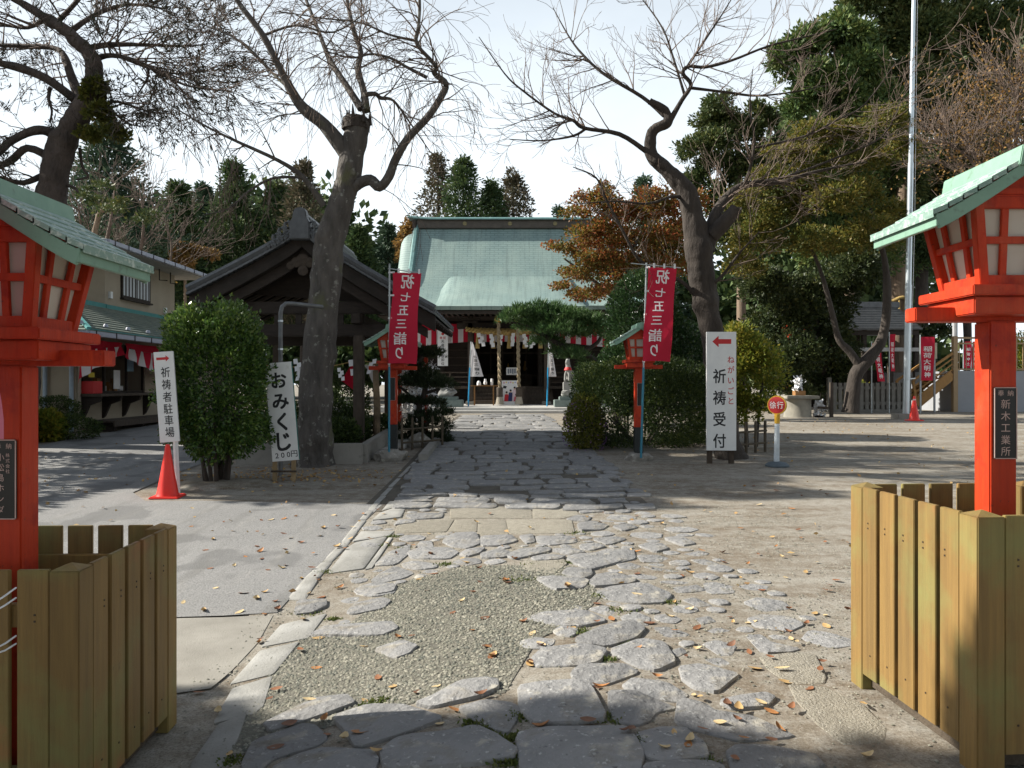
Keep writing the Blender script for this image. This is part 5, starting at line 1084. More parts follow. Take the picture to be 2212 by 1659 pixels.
for k in range(7):
    o = MB().b6(XW - .32, XW - .20, 19.9 + k * .30, 20.06 + k * .30, 1.32, 1.50 + .1 * (k % 3)).build('amulet_stand', SHIDE if k % 3 == 0 else TW, None); tag(o, 'amulet display stand behind the shop window, number %s from the near end' % ('one', 'two', 'three', 'four', 'five', 'six', 'seven')[k], 'display stand', 'amulet stands in the shop window')
t = thing('deck_bench', 'long low wooden deck under the shop counter', 'bench', (0, 0, 0))
for k in range(4): MB().b6(XW + .12 + k * .17, XW + .27 + k * .17, 19.3, 26, .60, .65).build('plank', TIMB2, t, .006)
MB().b6(XW + .82, XW + .87, 19.3, 26, .50, .645).build('front_board', TIMB2, t, .006)
for k in range(5): MB().b6(XW + .2, XW + .75, 19.5 + k * 1.5, 19.62 + k * 1.5, .30, .60).build('bearer', TIMBER, t)
zc = 2.62                                                 # draped curtain at the shop front
t = thing('striped_curtain', 'red and white swag curtain tied up over the shop window', 'curtain', (XW + .62, 0, zc))
def sw(y_a, y_b, ha, hb, n, nm):
    for i in range(n):
        P = [[(.05 * math.sin((i + f / 4) * 2.6 + k * 3), y_a + (y_b - y_a) * (i + f / 4) / n, -.02 - k * (ha + (hb - ha) * ((i + f / 4) / n) ** nm)) for f in range(5)] for k in (.30, .5, .75, 1)]
        MB().grid(P).build('white_stripe' if i % 2 else 'red_stripe', WHTC if i % 2 else REDC, t, smooth=60)
    MB().grid([[(.05 * math.sin(f * .8 + k * 3), y_a + (y_b - y_a) * f / 20, -.02 - k * (ha + (hb - ha) * (f / 20) ** nm)) for f in range(21)] for k in (0, .15, .30)]).build('red_band', REDC, t, smooth=60)
sw(18.1, 20.2, 1.05, .30, 9, .7); sw(20.3, 23.6, .30, .95, 12, .7)

# ================================================================== TREES AND PLANTING
BARK = mat('cherry_bark', (0.125, 0.112, 0.10), (0.056, 0.050, 0.045), 0.9, 7, 1.3, 12, .05, stretch=(1, 1, .35), spots=[((.24, .235, .21), 7, .60, .67), ((.10, .10, .055), 2.2, .58, .72)])
BARKD = mat('dark_bark', (0.062, 0.05, 0.041), (0.030, 0.024, 0.020), 0.9, 5, .9, 14, .05, stretch=(1, 1, .35))
BARKP = mat('pine_bark', (0.105, 0.082, 0.07), (0.04, 0.032, 0.028), 0.95, 4, 1.2, 9, .10, stretch=(1, 1, .5))
BARKC = mat('cedar_bark', (0.27, 0.20, 0.14), (0.15, 0.11, 0.08), 0.95, 6, 1.0, 12, .05, stretch=(3, 3, .2))
TWIG = mat('twig_bark', (0.17, 0.125, 0.10), (0.10, 0.075, 0.06), 0.9, 5)
TWIGG = mat('grey_twig', (0.27, 0.23, 0.20), (0.18, 0.15, 0.13), 0.9, 5)
def limb_pts(tr, d0, dd=0.0, n=4):
    """tr: (u, v, radius in picture units); smoothed polyline in the world"""
    P = [W(u, v, d0 + dd * i / max(1, len(tr) - 1)) for i, (u, v, r) in enumerate(tr)]; r = [t[2] / F * d0 for t in tr]
    Q, Rr = [], []
    for i in range(len(P) - 1):
        p0, p1, p2, p3 = P[max(i - 1, 0)], P[i], P[i + 1], P[min(i + 2, len(P) - 1)]
        for k in range(n):
            s_ = k / n; Q.append(0.5 * ((2 * p1) + (p2 - p0) * s_ + (2 * p0 - 5 * p1 + 4 * p2 - p3) * s_ ** 2 + (3 * p1 - p0 - 3 * p2 + p3) * s_ ** 3)); Rr.append(r[i] + (r[i + 1] - r[i]) * s_)
    Q.append(P[-1]); Rr.append(r[-1]); return Q, Rr
def wobble(Q, Rr, amp):
    out = []
    for i, (q, r) in enumerate(zip(Q, Rr)): out.append(r * (1 + amp * noise.noise((i * .35, q.z * .8, q.x))))
    return out
class Twigs:
    def __init__(s): s.v, s.q, s.tips = [], [], []; s.n = 0
    def tube(s, P, R_, n=3):
        k = s.n; P = [Vector(p) for p in P]
        for i, p in enumerate(P):
            d = (P[min(i + 1, len(P) - 1)] - P[max(0, i - 1)]); d = d.normalized() if d.length > 1e-6 else Vector((0, 0, 1))
            x = d.cross(Vector((0.31, 0.9, 0.2))).normalized(); y = d.cross(x)
            for j in range(n):
                a = 6.2832 * j / n; s.v.append(tuple(p + (x * math.cos(a) + y * math.sin(a)) * R_[i]))
        for i in range(len(P) - 1):
            for j in range(n): s.q.append((k + i * n + j, k + i * n + (j + 1) % n, k + (i + 1) * n + (j + 1) % n, k + (i + 1) * n + j))
        s.n += len(P) * n
    def grow(s, p, d, L, r, lev, droop, kids, spread, minr=.0035, up=0.0):
        seg = 5 if lev > 0 else 4; P = [p]; d = d.normalized(); cur = Vector(p)
        for i in range(seg):
            d = (d + Vector((random.gauss(0, .13), random.gauss(0, .13), random.gauss(0, .13) - droop * (i + 1) / seg + up))).normalized(); cur = cur + d * L / seg; P.append(cur.copy())
        s.tube(P, [max(minr, r * (1 - .75 * i / seg)) for i in range(seg + 1)], 4 if r > .02 else 3)
        s.tips.append((P[-1], d))
        if lev <= 0: return
        for k in range(kids):
            f = random.uniform(.25, .98); i = min(seg - 1, int(f * seg)); q = P[i].lerp(P[i + 1], f * seg - i); dd = (P[i + 1] - P[i]).normalized()
            sd = Vector((random.gauss(0, 1), random.gauss(0, 1), random.gauss(0, 1))); sd = (sd - dd * sd.dot(dd)).normalized()
            s.grow(q, dd + sd * random.uniform(.5, 1.0) * spread, L * random.uniform(.42, .72), max(minr, r * (1 - .7 * f) * .62), lev - 1, droop, max(2, kids - 1), spread, minr, up)
    def along(s, Q, Rr, n, L, r, lev, droop, kids, spread, f0=.2, minr=.0035, up=0.0, flat=1.0):
        for k in range(n):
            f = f0 + (1 - f0) * random.random(); i = min(len(Q) - 2, int(f * (len(Q) - 1))); q = Q[i].lerp(Q[i + 1], random.random()); dd = (Q[i + 1] - Q[i]).normalized()
            sd = Vector((random.gauss(0, 1), random.gauss(0, 1), random.gauss(.15, flat))); sd = (sd - dd * sd.dot(dd)).normalized()
            s.grow(q, dd * .6 + sd * spread, L * random.uniform(.5, 1.2), min(r, Rr[i] * .6), lev, droop, kids, spread, minr, up)
    def build(s, name, m, parent): return npmesh(name, s.v, s.q, m, parent, smooth=True)
def limbs(t, name, trs, d0, m, amp=.12, n=10):
    out = []
    for tr, dd in trs:
        tk = name == 'trunk' and n > 8
        if not tk: tr = [(u, v, r * .84) for u, v, r in tr]
        Q, Rr = limb_pts(tr, d0, dd, 12 if tk else 4); Rr = wobble(Q, Rr, amp * (.5 if tk else 1)); nn = 22 if tk else n; mb = MB().tube(Q, Rr, nn)
        if tk:                                              # furrowed, knobbly bark
            for i, q in enumerate(Q):
                for j in range(nn):
                    k = i * nn + j; c = Vector(mb.v[k]); f = noise.noise(Vector((c.x * 6, c.y * 6, c.z * 1.6))) * .13 + noise.noise(Vector((c.x * 15, c.y * 15, c.z * 4))) * .07 + max(0, noise.noise(Vector((c.x * 2.6, c.y * 2.6, c.z * 2.2 + 7))) - .25) * .5
                    mb.v[k] = tuple(c + (c - q) * f)
        mb.build(name, m, t, smooth=70); out.append((Q, Rr))
    return out
# ---- left bare tree with broken top
t = thing('bare_tree', 'tall bare tree with snapped trunk before the water pavilion', 'tree', XG(680, 13.8), 0); t.location = (0, 0, 0); d0 = 13.8
limbs(t, 'trunk', [([(677, 1012, 50), (680, 975, 39), (684, 900, 33), (690, 750, 32), (704, 600, 32), (718, 500, 28), (744, 420, 26), (762, 330, 25), (773, 262, 25)], 0), ([(664, 1010, 26), (668, 900, 24), (676, 760, 22), (690, 620, 20), (700, 520, 19), (712, 470, 14)], 0)], d0, BARK, .16, 14)
MB().lathe([(.24, -.15), (.235, .0), (.21, .06), (.20, .03), (.1, .0)], 11, tuple(W(768, 262, d0))).build('broken_top', BARKD, t)
for k in range(7):
    a = k * .9; p = W(773, 258, d0) + Vector((.2 * math.cos(a), .2 * math.sin(a), -.1)); MB().tube([p, p + Vector((random.uniform(-.02, .02), 0, random.uniform(.12, .30)))], [.05, .008], 5).build('splinter', BARKD, t)
LT = limbs(t, 'limb', [([(748, 330, 22), (700, 270, 17), (655, 234, 15), (628, 194, 12), (600, 140, 9), (568, 77, 8), (518, 10, 6), (480, -50, 4)], -.6), ([(790, 240, 12), (786, 200, 9), (773, 150, 8), (779, 113, 7), (766, 73, 6), (753, 20, 5), (740, -60, 4)], .5),
                       ([(780, 235, 11), (736, 167, 8), (711, 127, 7), (685, 60, 5), (661, 0, 4), (640, -60, 3)], .9), ([(730, 440, 18), (769, 401, 15), (799, 389, 14), (820, 404, 13), (840, 381, 12), (853, 347, 11), (880, 300, 11), (923, 254, 10), (950, 214, 9), (963, 182, 8), (943, 164, 7), (936, 154, 6), (943, 147, 6), (930, 130, 5), (906, 104, 5), (898, 84, 5), (903, 60, 4), (906, 20, 4), (905, -30, 3)], -.8),
                       ([(700, 445, 9), (655, 384, 7), (601, 347, 5), (501, 301, 3.5), (434, 267, 2.5), (347, 214, 1.2)], -.9), ([(922, 168, 5), (876, 144, 4), (846, 127, 3.5), (803, 117, 3), (760, 125, 2.5), (700, 110, 1.5)], -.3), ([(655, 384, 4), (590, 385, 3.5), (535, 415, 3), (495, 450, 2), (440, 465, 1)], -.6),
                       ([(786, 205, 7), (810, 203, 6), (822, 212, 5), (850, 218, 3.5), (885, 265, 2.2), (930, 330, 1.2)], .4), ([(896, 88, 4), (840, 75, 3), (780, 50, 2.5), (700, 40, 2), (600, 25, 1.4)], .2), ([(628, 194, 5), (590, 160, 3.5), (520, 90, 2.5), (430, 50, 1.5)], .5), ([(568, 77, 4), (640, 55, 3), (720, 70, 2.4), (800, 20, 1.6)], -.3)], d0, BARK, .10, 8)
tw = Twigs()
for i, (Q, Rr) in enumerate(LT):
    tw.along(Q, Rr, (26, 17, 22, 38, 11, 17, 9, 16, 20, 14, 15)[i], (1.0, .9, 1.0, 1.0, .75, .95, .6, .85, .95, 1.0, .95)[i], .016, 2, .16, 3, .75, .22)
for k in range(26): a = random.choice(LT[3:6]); i = random.randrange(6, len(a[0])); tw.grow(a[0][i], Vector((random.gauss(0, .5), random.gauss(0, .5), -.4)), random.uniform(.7, 1.4), .009, 2, .35, 3, .5)
tw.build('twigs', TWIG, t)
# ---- right bare cherry
t = thing('bare_tree', 'dark bare cherry with sawn limbs behind the white reception sign', 'tree', (0, 0, 0), 0); d0 = 14.7
limbs(t, 'trunk', [([(1580, 1010, 38), (1568, 950, 29), (1558, 850, 26), (1545, 760, 26), (1530, 680, 25), (1515, 600, 27), (1508, 545, 28), (1496, 470, 23), (1478, 410, 20), (1440, 368, 16), (1407, 335, 13), (1405, 296, 12), (1416, 278, 11), (1442, 264, 11), (1434, 238, 9), (1402, 219, 7)], 0)], d0, BARKD, .16, 14)
RT = limbs(t, 'limb', [([(1525, 540, 22), (1540, 480, 17), (1552, 451, 14), (1572, 424, 12), (1606, 401, 9), (1686, 394, 6), (1739, 377, 5), (1806, 361, 3), (1870, 350, 1.5)], .6), ([(1395, 327, 7), (1337, 290, 6), (1261, 277, 5), (1237, 260, 4), (1197, 245, 3.5), (1130, 197, 2.5), (1090, 160, 2), (1034, 80, 1)], -.6), ([(1265, 278, 4), (1237, 294, 3), (1170, 304, 2), (1100, 301, 1)], -.4),
                       ([(1434, 250, 6), (1387, 210, 5), (1304, 160, 4), (1257, 117, 3), (1227, 77, 2), (1194, 17, 1)], .5), ([(1446, 262, 8), (1472, 217, 6), (1492, 184, 5), (1475, 160, 5), (1485, 144, 4.5), (1525, 145, 4), (1582, 130, 3.5), (1659, 100, 3), (1739, 80, 2), (1806, 63, 1)], -.5), ([(1490, 190, 4.5), (1572, 200, 3.5), (1632, 207, 3), (1706, 200, 2), (1789, 184, 1)], .5),
                       ([(1604, 402, 5), (1619, 367, 4), (1629, 300, 3), (1619, 240, 2), (1625, 150, 1)], -.4), ([(1628, 320, 3.5), (1739, 294, 3), (1806, 260, 2.5), (1866, 227, 2), (1933, 137, 1)], -.8), ([(1600, 396, 5), (1689, 384, 3.5), (1806, 341, 2.5), (1906, 294, 2), (1946, 214, 1)], -.5), ([(1510, 650, 7), (1480, 615, 5), (1440, 592, 4.5), (1400, 575, 4.5), (1374, 554, 4), (1340, 490, 3.5), (1310, 434, 3), (1287, 384, 2.2), (1237, 361, 1)], -.7),
                       ([(1532, 622, 5), (1566, 588, 4), (1594, 550, 3), (1640, 500, 1.5)], -.6), ([(1478, 205, 4), (1455, 130, 3), (1430, 60, 2.2), (1380, -10, 1.2)], .2), ([(1480, 150, 4), (1520, 90, 3), (1560, 30, 2), (1590, -20, 1.2)], .6), ([(1490, 430, 9), (1450, 425, 4), (1400, 440, 3), (1330, 435, 2), (1250, 440, 1)], -.5)], d0, BARKD, .10, 8)
tw = Twigs()
for i, (Q, Rr) in enumerate(RT):
    tw.along(Q, Rr, (26, 24, 9, 22, 24, 15, 12, 18, 20, 18, 8, 13, 13, 12)[i], (1.0, 1.05, .6, 1.05, .95, .85, .8, .95, .9, .75, .7, .95, .9, .6)[i], .015, 2, -.05, 3, .72, .15, up=.03)
tw.build('twigs', TWIG, t)
MB().lathe([(.09, -.05), (.105, 0), (.06, .015)], 10, tuple(W(1590, 450, d0 - .1))).build('sawn_stub', BARK, t)
MB().tube([W(1535, 510, d0), W(1560, 485, d0 - .05), W(1576, 468, d0 - .08), W(1590, 450, d0 - .1)], [.15, .145, .13, .115], 12).build('sawn_limb', BARKD, t, smooth=60)
# ---- old pine on the left
PNEED = leafmat('dry_pine_needle', [(.020, .026, .015), (.035, .040, .022), (.055, .045, .030), (.030, .036, .028)], .7, .12)
d0 = 16.6; t = thing('old_pine', 'huge leaning old pine over the shop roof', 'tree', (0, 0, 0))
limbs(t, 'trunk', [([(30, 975, 46), (36, 900, 40), (50, 760, 38), (72, 620, 36), (92, 520, 32), (110, 418, 29), (124, 350, 28), (140, 300, 27), (167, 254, 24), (190, 215, 21), (202, 180, 18), (203, 140, 17), (190, 112, 15), (165, 88, 14), (140, 65, 12), (100, 40, 10), (60, 15, 8), (10, -15, 6)], -.5)], d0, BARKP, .18, 14)
PT = limbs(t, 'limb', [([(182, 235, 15), (165, 195, 13), (152, 160, 11), (140, 125, 9), (120, 105, 7), (60, 100, 6), (0, 98, 5)], .8), ([(170, 228, 13), (160, 214, 12), (100, 170, 11), (43, 147, 10), (0, 137, 8), (-60, 120, 6)], -.6), ([(130, 300, 15), (100, 283, 12), (67, 284, 11), (20, 307, 10), (0, 327, 9), (-60, 370, 7)], -.9), ([(115, 345, 10), (60, 320, 10), (20, 350, 9), (-30, 370, 7)], .6),
                       ([(185, 106, 9), (234, 97, 7), (317, 97, 4.5), (400, 100, 2.5), (450, 95, 1.5)], .5), ([(204, 128, 9), (240, 120, 6), (300, 134, 5), (400, 184, 3), (500, 197, 1.5)], -.7), ([(222, 226, 5), (254, 220, 3.5), (317, 240, 2.2), (355, 246, 1)], -.4), ([(215, 222, 5), (240, 240, 3.5), (285, 270, 2.2), (335, 272, 1)], .4), ([(150, 70, 8), (210, 30, 6), (280, 10, 4), (360, 20, 2)], .8), ([(120, 52, 7), (160, 10, 6), (200, -40, 4)], -.8), ([(172, 320, 4), (178, 360, 3.5), (190, 382, 3), (165, 388, 2.5)], 0), ([(150, 345, 5), (130, 390, 5), (160, 405, 4), (168, 415, 3)], -.3), ([(317, 140, 4), (320, 165, 3), (300, 200, 2), (295, 208, 1.5)], 0), ([(108, 190, 5), (105, 215, 4), (112, 240, 3), (107, 265, 2)], -.2),
                       ([(250, 118, 5), (330, 150, 3.5), (400, 160, 2.2), (455, 150, 1.2)], .6), ([(100, 40, 6), (60, 60, 5), (10, 55, 4), (-30, 60, 3)], .6), ([(90, 380, 8), (50, 395, 7), (0, 385, 6)], -.5)], d0, BARKP, .14, 9)
tw = Twigs()
for i, (Q, Rr) in enumerate(PT):
    n_ = (8, 7, 4, 4, 20, 22, 9, 8, 16, 9, 0, 0, 3, 3, 15, 10, 6)[i]
    if n_: tw.along(Q, Rr, n_, (1.5, 1.3, .9, .9, 1.45, 1.4, .9, .9, 1.5, 1.3, 0, 0, .5, .5, 1.3, 1.4, 1.1)[i], .022, 2, .05, 4, .7, .15, minr=.006, flat=.18)
tw.build('twigs', TWIG, t)
tp = random.sample(tw.tips, min(len(tw.tips), 1700)); C_ = np.repeat(np.array([p for p, d_ in tp]), 6, 0); D_ = np.repeat(np.array([d_ for p, d_ in tp]), 6, 0)
leafobj('needles', C_ + rng.normal(0, .03, C_.shape), D_, .15, .16, PNEED, t, .8)
IVY = leafmat('ivy_yellow_green', [(.05, .07, .015), (.12, .13, .025), (.22, .18, .04)], .5, .35)
bl = [(W(u, v, 16.1), (r / F * 16, .3, r2 / F * 16)) for u, v, r, r2 in ((205, 205, 22, 30), (208, 255, 17, 25), (192, 295, 20, 18), (245, 292, 28, 16), (222, 240, 10, 20))]
C_, D_ = blob_points(bl, 4200, 18); leafobj('creeper', C_, D_, .09, .6, IVY, t)
tag(MB().tube([W(160, 0, 16.5), W(300, 190, 17), W(365, 270, 18), W(440, 362, 21)], .011, 4).build('guy_wire', BARKD), 'thin guy wire running down from the old pine', 'wire')

# ---- conifers in the background
CED = leafmat('cedar_green', [(.014, .027, .013), (.026, .045, .018), (.045, .068, .022), (.075, .085, .028)], .65, .2, gain=1.85)
CEDB = leafmat('cedar_bluish', [(.016, .030, .020), (.028, .048, .028), (.045, .070, .036)], .65, .2, gain=1.85)
CEDBR = leafmat('cedar_brownish', [(.030, .035, .020), (.055, .055, .030), (.10, .08, .05), (.14, .11, .08)], .7, .18, gain=1.3)
def conifer(label, u, vt, w, d, vb=830, m=CED, n=64, shape=.75, group='conifers behind the buildings', dens=1.0, ls=.27):
    top = W(u, vt, d); base = XG(u, d); H = top.z - base.z; hall = 900 < u < 1230; w *= 2.9 if hall else 1.75; shape = 1.05 if hall else shape + .3; hw_ = w / F * d / 2; t = thing('conifer', label, 'tree', base, 0, group)
    MB().tube([(0, 0, 0), (.05, 0, H * .5), (0, 0, H * .97)], [max(.12, H * .018), H * .012, .03], 7).build('trunk', BARKD, t, smooth=60)
    C_, D_ = [], []; h0 = max(.06, 1 - (vb - vt) / F * d / H)
    n = int(n * 1.35)
    for k in range(n):
        f = h0 + (1 - h0) * (k + random.random()) / n; L = hw_ * min(1.0, ((1 - f) / (1 - h0)) ** shape * 1.0 + .05) * random.uniform(.55, 1.12); a = k * 2.4 + random.uniform(-.5, .5)
        nt_ = max(3, int(6 * dens * (L / hw_ + .35)))
        for j in range(nt_):
            g = .25 + .75 * (j + random.random()) / nt_; c = np.array([math.cos(a) * L * g, math.sin(a) * L * g, H * f + L * (.12 * g - .32 * g * g) + random.gauss(0, .1)])
            q = int(44 * dens); r_ = (.18 + .07 * hw_ * (1.15 - .5 * g)) * min(1.0, .32 + 1.25 * L / hw_)
            o = rng.normal(0, 1, (q, 3)) * [r_, r_, r_ * .62]; C_.append(c + o); D_.append(unit(o) * .6 + np.array([math.cos(a) * .5, math.sin(a) * .5, .25]))
    leafobj('crown', np.concatenate(C_), np.concatenate(D_), ls, .42, m, t, .3); return t
conifer('leaning bluish conifer behind the old pine', 232, 268, 190, 40, 560, CEDB, 46, .6)
conifer('broad dark cedar, leftmost of the clump behind the shop', 385, 398, 150, 48, 700, CED, 60, .55)
conifer('tallest dark cedar between shop and pavilion', 505, 352, 165, 50, 700, CED, 70, .55)
conifer('bushy dark cedar left of the pavilion gable', 440, 405, 130, 52, 700, CEDB, 60, .5)
conifer('open crowned cedar above the pavilion gable', 600, 396, 130, 50, 700, CED, 56, .5, dens=.8)
conifer('yellowish cedar just left of the snapped trunk', 655, 352, 110, 46, 700, CEDBR, 50, .5, dens=.8)
conifer('low dark cedar behind the pavilion ridge', 775, 492, 90, 48, 720, CED, 46, .6)
conifer('small sparse cedar left of the hall roof', 838, 488, 80, 50, 720, CEDB, 40, .6, dens=.8)
conifer('thin brownish cedar, leftmost behind the hall roof', 946, 334, 105, 58, 720, CEDBR, 60, .8, dens=.8)
conifer('dense green cedar, tallest pointed crown behind the hall roof', 1000, 346, 125, 56, 720, CED, 80, .7)
conifer('dark round topped cedar behind the middle of the hall roof', 1062, 396, 110, 58, 720, CED, 70, .55)
conifer('brown edged cedar, right of the clump behind the hall roof', 1108, 378, 130, 60, 720, CEDBR, 66, .6)
conifer('small far cedar right of the hall ridge centre', 1206, 448, 70, 70, 720, CEDB, 36, .7)
conifer('far dark cedar above the red maple', 1388, 384, 120, 62, 700, CEDB, 56, .5)
conifer('far cedar filling the gap left of the hall', 700, 520, 150, 62, 760, CEDB, 50, .5)
conifer('dark cedar behind the shop upper roof', 300, 452, 150, 46, 720, CED, 50, .5)
# ---- the big conifers on the right, drawn clump by clump
def clumptree(label, name, clumps, d, m, dens, ls, trunk=None, sub=26, group=None, asp=.45, tm=BARKC, cat='tree', depth=.9, crown='crown', subr=.46):
    t = thing(name, label, cat, (0, 0, 0), 0, group); bl = []
    for (u, v, ru, rv) in clumps:
        for _ in range(3):
            dd = d + random.uniform(-1, 1) * depth; k = random.uniform(.55, .92)
            bl.append((W(u + random.uniform(-.55, .55) * ru, v + random.uniform(-.6, .6) * rv, dd), (ru * k / F * d, (ru + rv) / 2 * k / F * d * .8, rv * k * 1.15 / F * d)))
    C_, D_ = blob_points(bl, dens * 1.45, int(sub * .55), subr); leafobj(crown, C_, D_, ls * .92, asp, m, t)
    if trunk:
        for tr in trunk: Q, Rr = limb_pts(tr, d, 0); MB().tube(Q, wobble(Q, Rr, .15), 10).build('trunk', tm, t, smooth=60)
    return t
YEW = leafmat('cypress_green', [(.016, .034, .012), (.032, .056, .017), (.06, .085, .022), (.105, .105, .03)], .6, .2, gain=1.9)
YEWB = leafmat('cypress_bronze', [(.018, .034, .012), (.036, .056, .018), (.066, .08, .024), (.11, .10, .03)], .6, .2, gain=1.45)
clumptree('green cypress with lobed crown left of the flagpole', 'cypress', [(1740, 110, 65, 45), (1810, 95, 60, 40), (1690, 150, 30, 40), (1770, 180, 80, 50), (1860, 150, 60, 55), (1720, 235, 45, 40), (1800, 265, 80, 55), (1890, 240, 70, 60), (1760, 340, 70, 55), (1850, 350, 90, 60), (1830, 440, 90, 60), (1730, 430, 60, 55), (1800, 520, 90, 60), (1880, 540, 80, 60)], 36, YEW, 520, .23, [[(1830, 880, 12), (1835, 600, 11), (1830, 300, 8), (1800, 100, 3)]])
clumptree('tallest bronze green cypress behind the flagpole', 'cypress', [(1930, 40, 80, 55), (2010, 10, 85, 55), (2100, 30, 60, 50), (1900, 110, 50, 45), (1990, 110, 80, 55), (2080, 110, 75, 55), (2150, 150, 45, 45), (1930, 190, 70, 55), (2020, 200, 80, 60), (2110, 220, 60, 45), (1960, 280, 70, 60), (2050, 290, 70, 55), (1930, 380, 70, 60), (2010, 390, 80, 65), (2090, 370, 60, 50), (1960, -40, 90, 50), (2060, -50, 70, 50), (2180, 60, 50, 60)], 38, YEWB, 470, .23, [[(1935, 880, 17), (1938, 680, 17), (1945, 500, 15), (1965, 200, 9), (1980, 0, 4)]])
clumptree('dark cedar with bare lower trunk just right of the flagpole', 'cedar_tree', [(2000, 470, 60, 55), (2060, 450, 60, 50), (1980, 560, 50, 50), (2120, 420, 60, 50), (2180, 380, 60, 60), (2040, 540, 60, 45)], 40, CED, 480, .23, [[(1992, 880, 14), (1990, 600, 13), (2000, 420, 9)]], tm=BARKD)
clumptree('olive conifer behind the bare cherry fork', 'cypress', [(1545, 250, 50, 40), (1600, 290, 60, 45), (1520, 330, 50, 45), (1580, 370, 70, 50), (1660, 340, 60, 50), (1540, 430, 55, 50), (1630, 430, 70, 55), (1690, 480, 60, 50), (1600, 500, 60, 45), (1640, 260, 35, 30)], 40, YEWB, 480, .23, [[(1600, 880, 10), (1600, 500, 9), (1590, 280, 4)]])
# rope on the sacred trunk
p = W(1938, 648, 38); t = thing('trunk_rope', 'frayed straw rope tied round the big cypress trunk', 'rope', p)
MB().tube([(.46 * math.cos(a), .46 * math.sin(a), .08 * math.sin(a * 3)) for a in [6.2832 * i / 24 for i in range(25)]], .09, 6).build('rope', STRAW, t, smooth=60)
for k in range(5): a = 3.3 + k * .55; MB().lathe([(.07, -.45), (.05, -.2), (.03, 0)], 7, (.50 * math.cos(a), .50 * math.sin(a), -.05)).build('straw_tassel', STRAW, t)
# ---- broad leaved autumn trees
ZELK = leafmat('bronze_leaf', [(.032, .048, .010), (.062, .080, .016), (.115, .118, .022), (.20, .155, .03), (.11, .085, .025)], .55, .4, gain=1.05)
DKGR = leafmat('dark_broadleaf', [(.012, .020, .008), (.022, .034, .012), (.040, .052, .016), (.075, .075, .02)], .5, .3, gain=1.35)
clumptree('spreading bronze leaved tree with forked trunk right of the stone fence', 'autumn_tree', [(1700, 330, 60, 22), (1770, 300, 65, 26), (1840, 280, 60, 28), (1900, 265, 55, 28), (1940, 320, 45, 25), (1660, 390, 60, 28), (1740, 380, 70, 28), (1830, 360, 70, 30), (1620, 440, 55, 30), (1690, 460, 70, 32), (1780, 450, 70, 34), (1870, 420, 60, 34), (1640, 520, 60, 34), (1720, 540, 70, 38), (1800, 540, 60, 38), (1600, 570, 45, 30), (1880, 510, 60, 36), (1940, 480, 40, 34)], 26, ZELK, 900, .115, [[(1836, 892, 18), (1842, 845, 15), (1850, 805, 15), (1880, 770, 13), (1905, 730, 10), (1915, 660, 9), (1910, 560, 6), (1880, 450, 3)], [(1862, 800, 11), (1835, 760, 8), (1812, 735, 7), (1800, 690, 6), (1770, 580, 4), (1720, 470, 2)]], 34, asp=.6, tm=BARKD, depth=1.5)
clumptree('dark evergreen mass shading the small red gate', 'evergreen_tree', [(1660, 600, 60, 45), (1720, 620, 65, 50), (1690, 690, 60, 45), (1760, 680, 70, 55), (1740, 760, 70, 50), (1680, 770, 40, 40), (1800, 620, 60, 45), (1860, 600, 60, 45), (1800, 750, 40, 45), (1620, 640, 40, 35), (1780, 820, 45, 35), (1800, 800, 42, 45), (1705, 820, 45, 40), (1740, 845, 50, 25)], 31, DKGR, 900, .14, [[(1780, 888, 9), (1775, 760, 8), (1740, 620, 5)]], 34, asp=.6, tm=BARKD, depth=1.6)
YG = leafmat('yellow_green_leaf', [(.05, .075, .012), (.10, .13, .018), (.19, .18, .025), (.28, .20, .03)], .5, .45, gain=1.5)
clumptree('yellow green shrub behind the white reception sign', 'garden_shrub', [(1600, 735, 40, 40), (1640, 760, 45, 40), (1580, 800, 40, 50), (1650, 830, 40, 45), (1620, 870, 45, 40), (1590, 890, 40, 40), (1660, 890, 25, 30), (1610, 790, 45, 50)], 16.4, YG, 1500, .085, [[(1612, 975, 5), (1610, 900, 4), (1600, 780, 2)], [(1632, 975, 4), (1640, 880, 3), (1650, 800, 2)]], 30, asp=.5, tm=BARKD, cat='shrub', depth=.3)
MAPL = leafmat('maple_leaf', [(.06, .085, .018), (.12, .115, .025), (.20, .12, .028), (.28, .085, .028), (.24, .05, .028)], .55, .45)
clumptree('orange red maple before the hall roof', 'maple_tree', [(1275, 440, 45, 22), (1250, 470, 30, 14), (1310, 465, 40, 26), (1360, 455, 50, 26), (1430, 460, 55, 30), (1480, 450, 35, 28), (1290, 520, 55, 24), (1260, 545, 30, 16), (1350, 520, 60, 30), (1420, 530, 60, 34), (1210, 535, 35, 10), (1300, 580, 60, 22), (1370, 590, 60, 28), (1240, 600, 45, 14), (1330, 630, 50, 18), (1280, 640, 40, 12), (1200, 620, 22, 8), (1440, 600, 50, 40), (1460, 520, 40, 40), (1310, 410, 25, 14)], 25, MAPL, 1050, .095, [[(1340, 900, 9), (1352, 740, 8), (1345, 660, 7), (1360, 560, 5), (1400, 470, 2)], [(1348, 660, 6), (1300, 620, 4), (1220, 560, 2)], [(1350, 640, 5), (1290, 520, 3), (1270, 440, 1.5)]], 30, asp=.7, tm=BARK, depth=1.0, subr=.62)
MAPY = leafmat('faded_leaf', [(.14, .09, .03), (.22, .14, .04), (.30, .16, .05), (.16, .12, .05)], .6, .4)
clumptree('faded brown tree tip showing left of the hall roof', 'autumn_tree', [(885, 490, 22, 18), (870, 520, 20, 22), (880, 560, 22, 22)], 48, MAPY, 400, .2, [[(880, 800, 4), (880, 560, 3)]], 16, asp=.6)
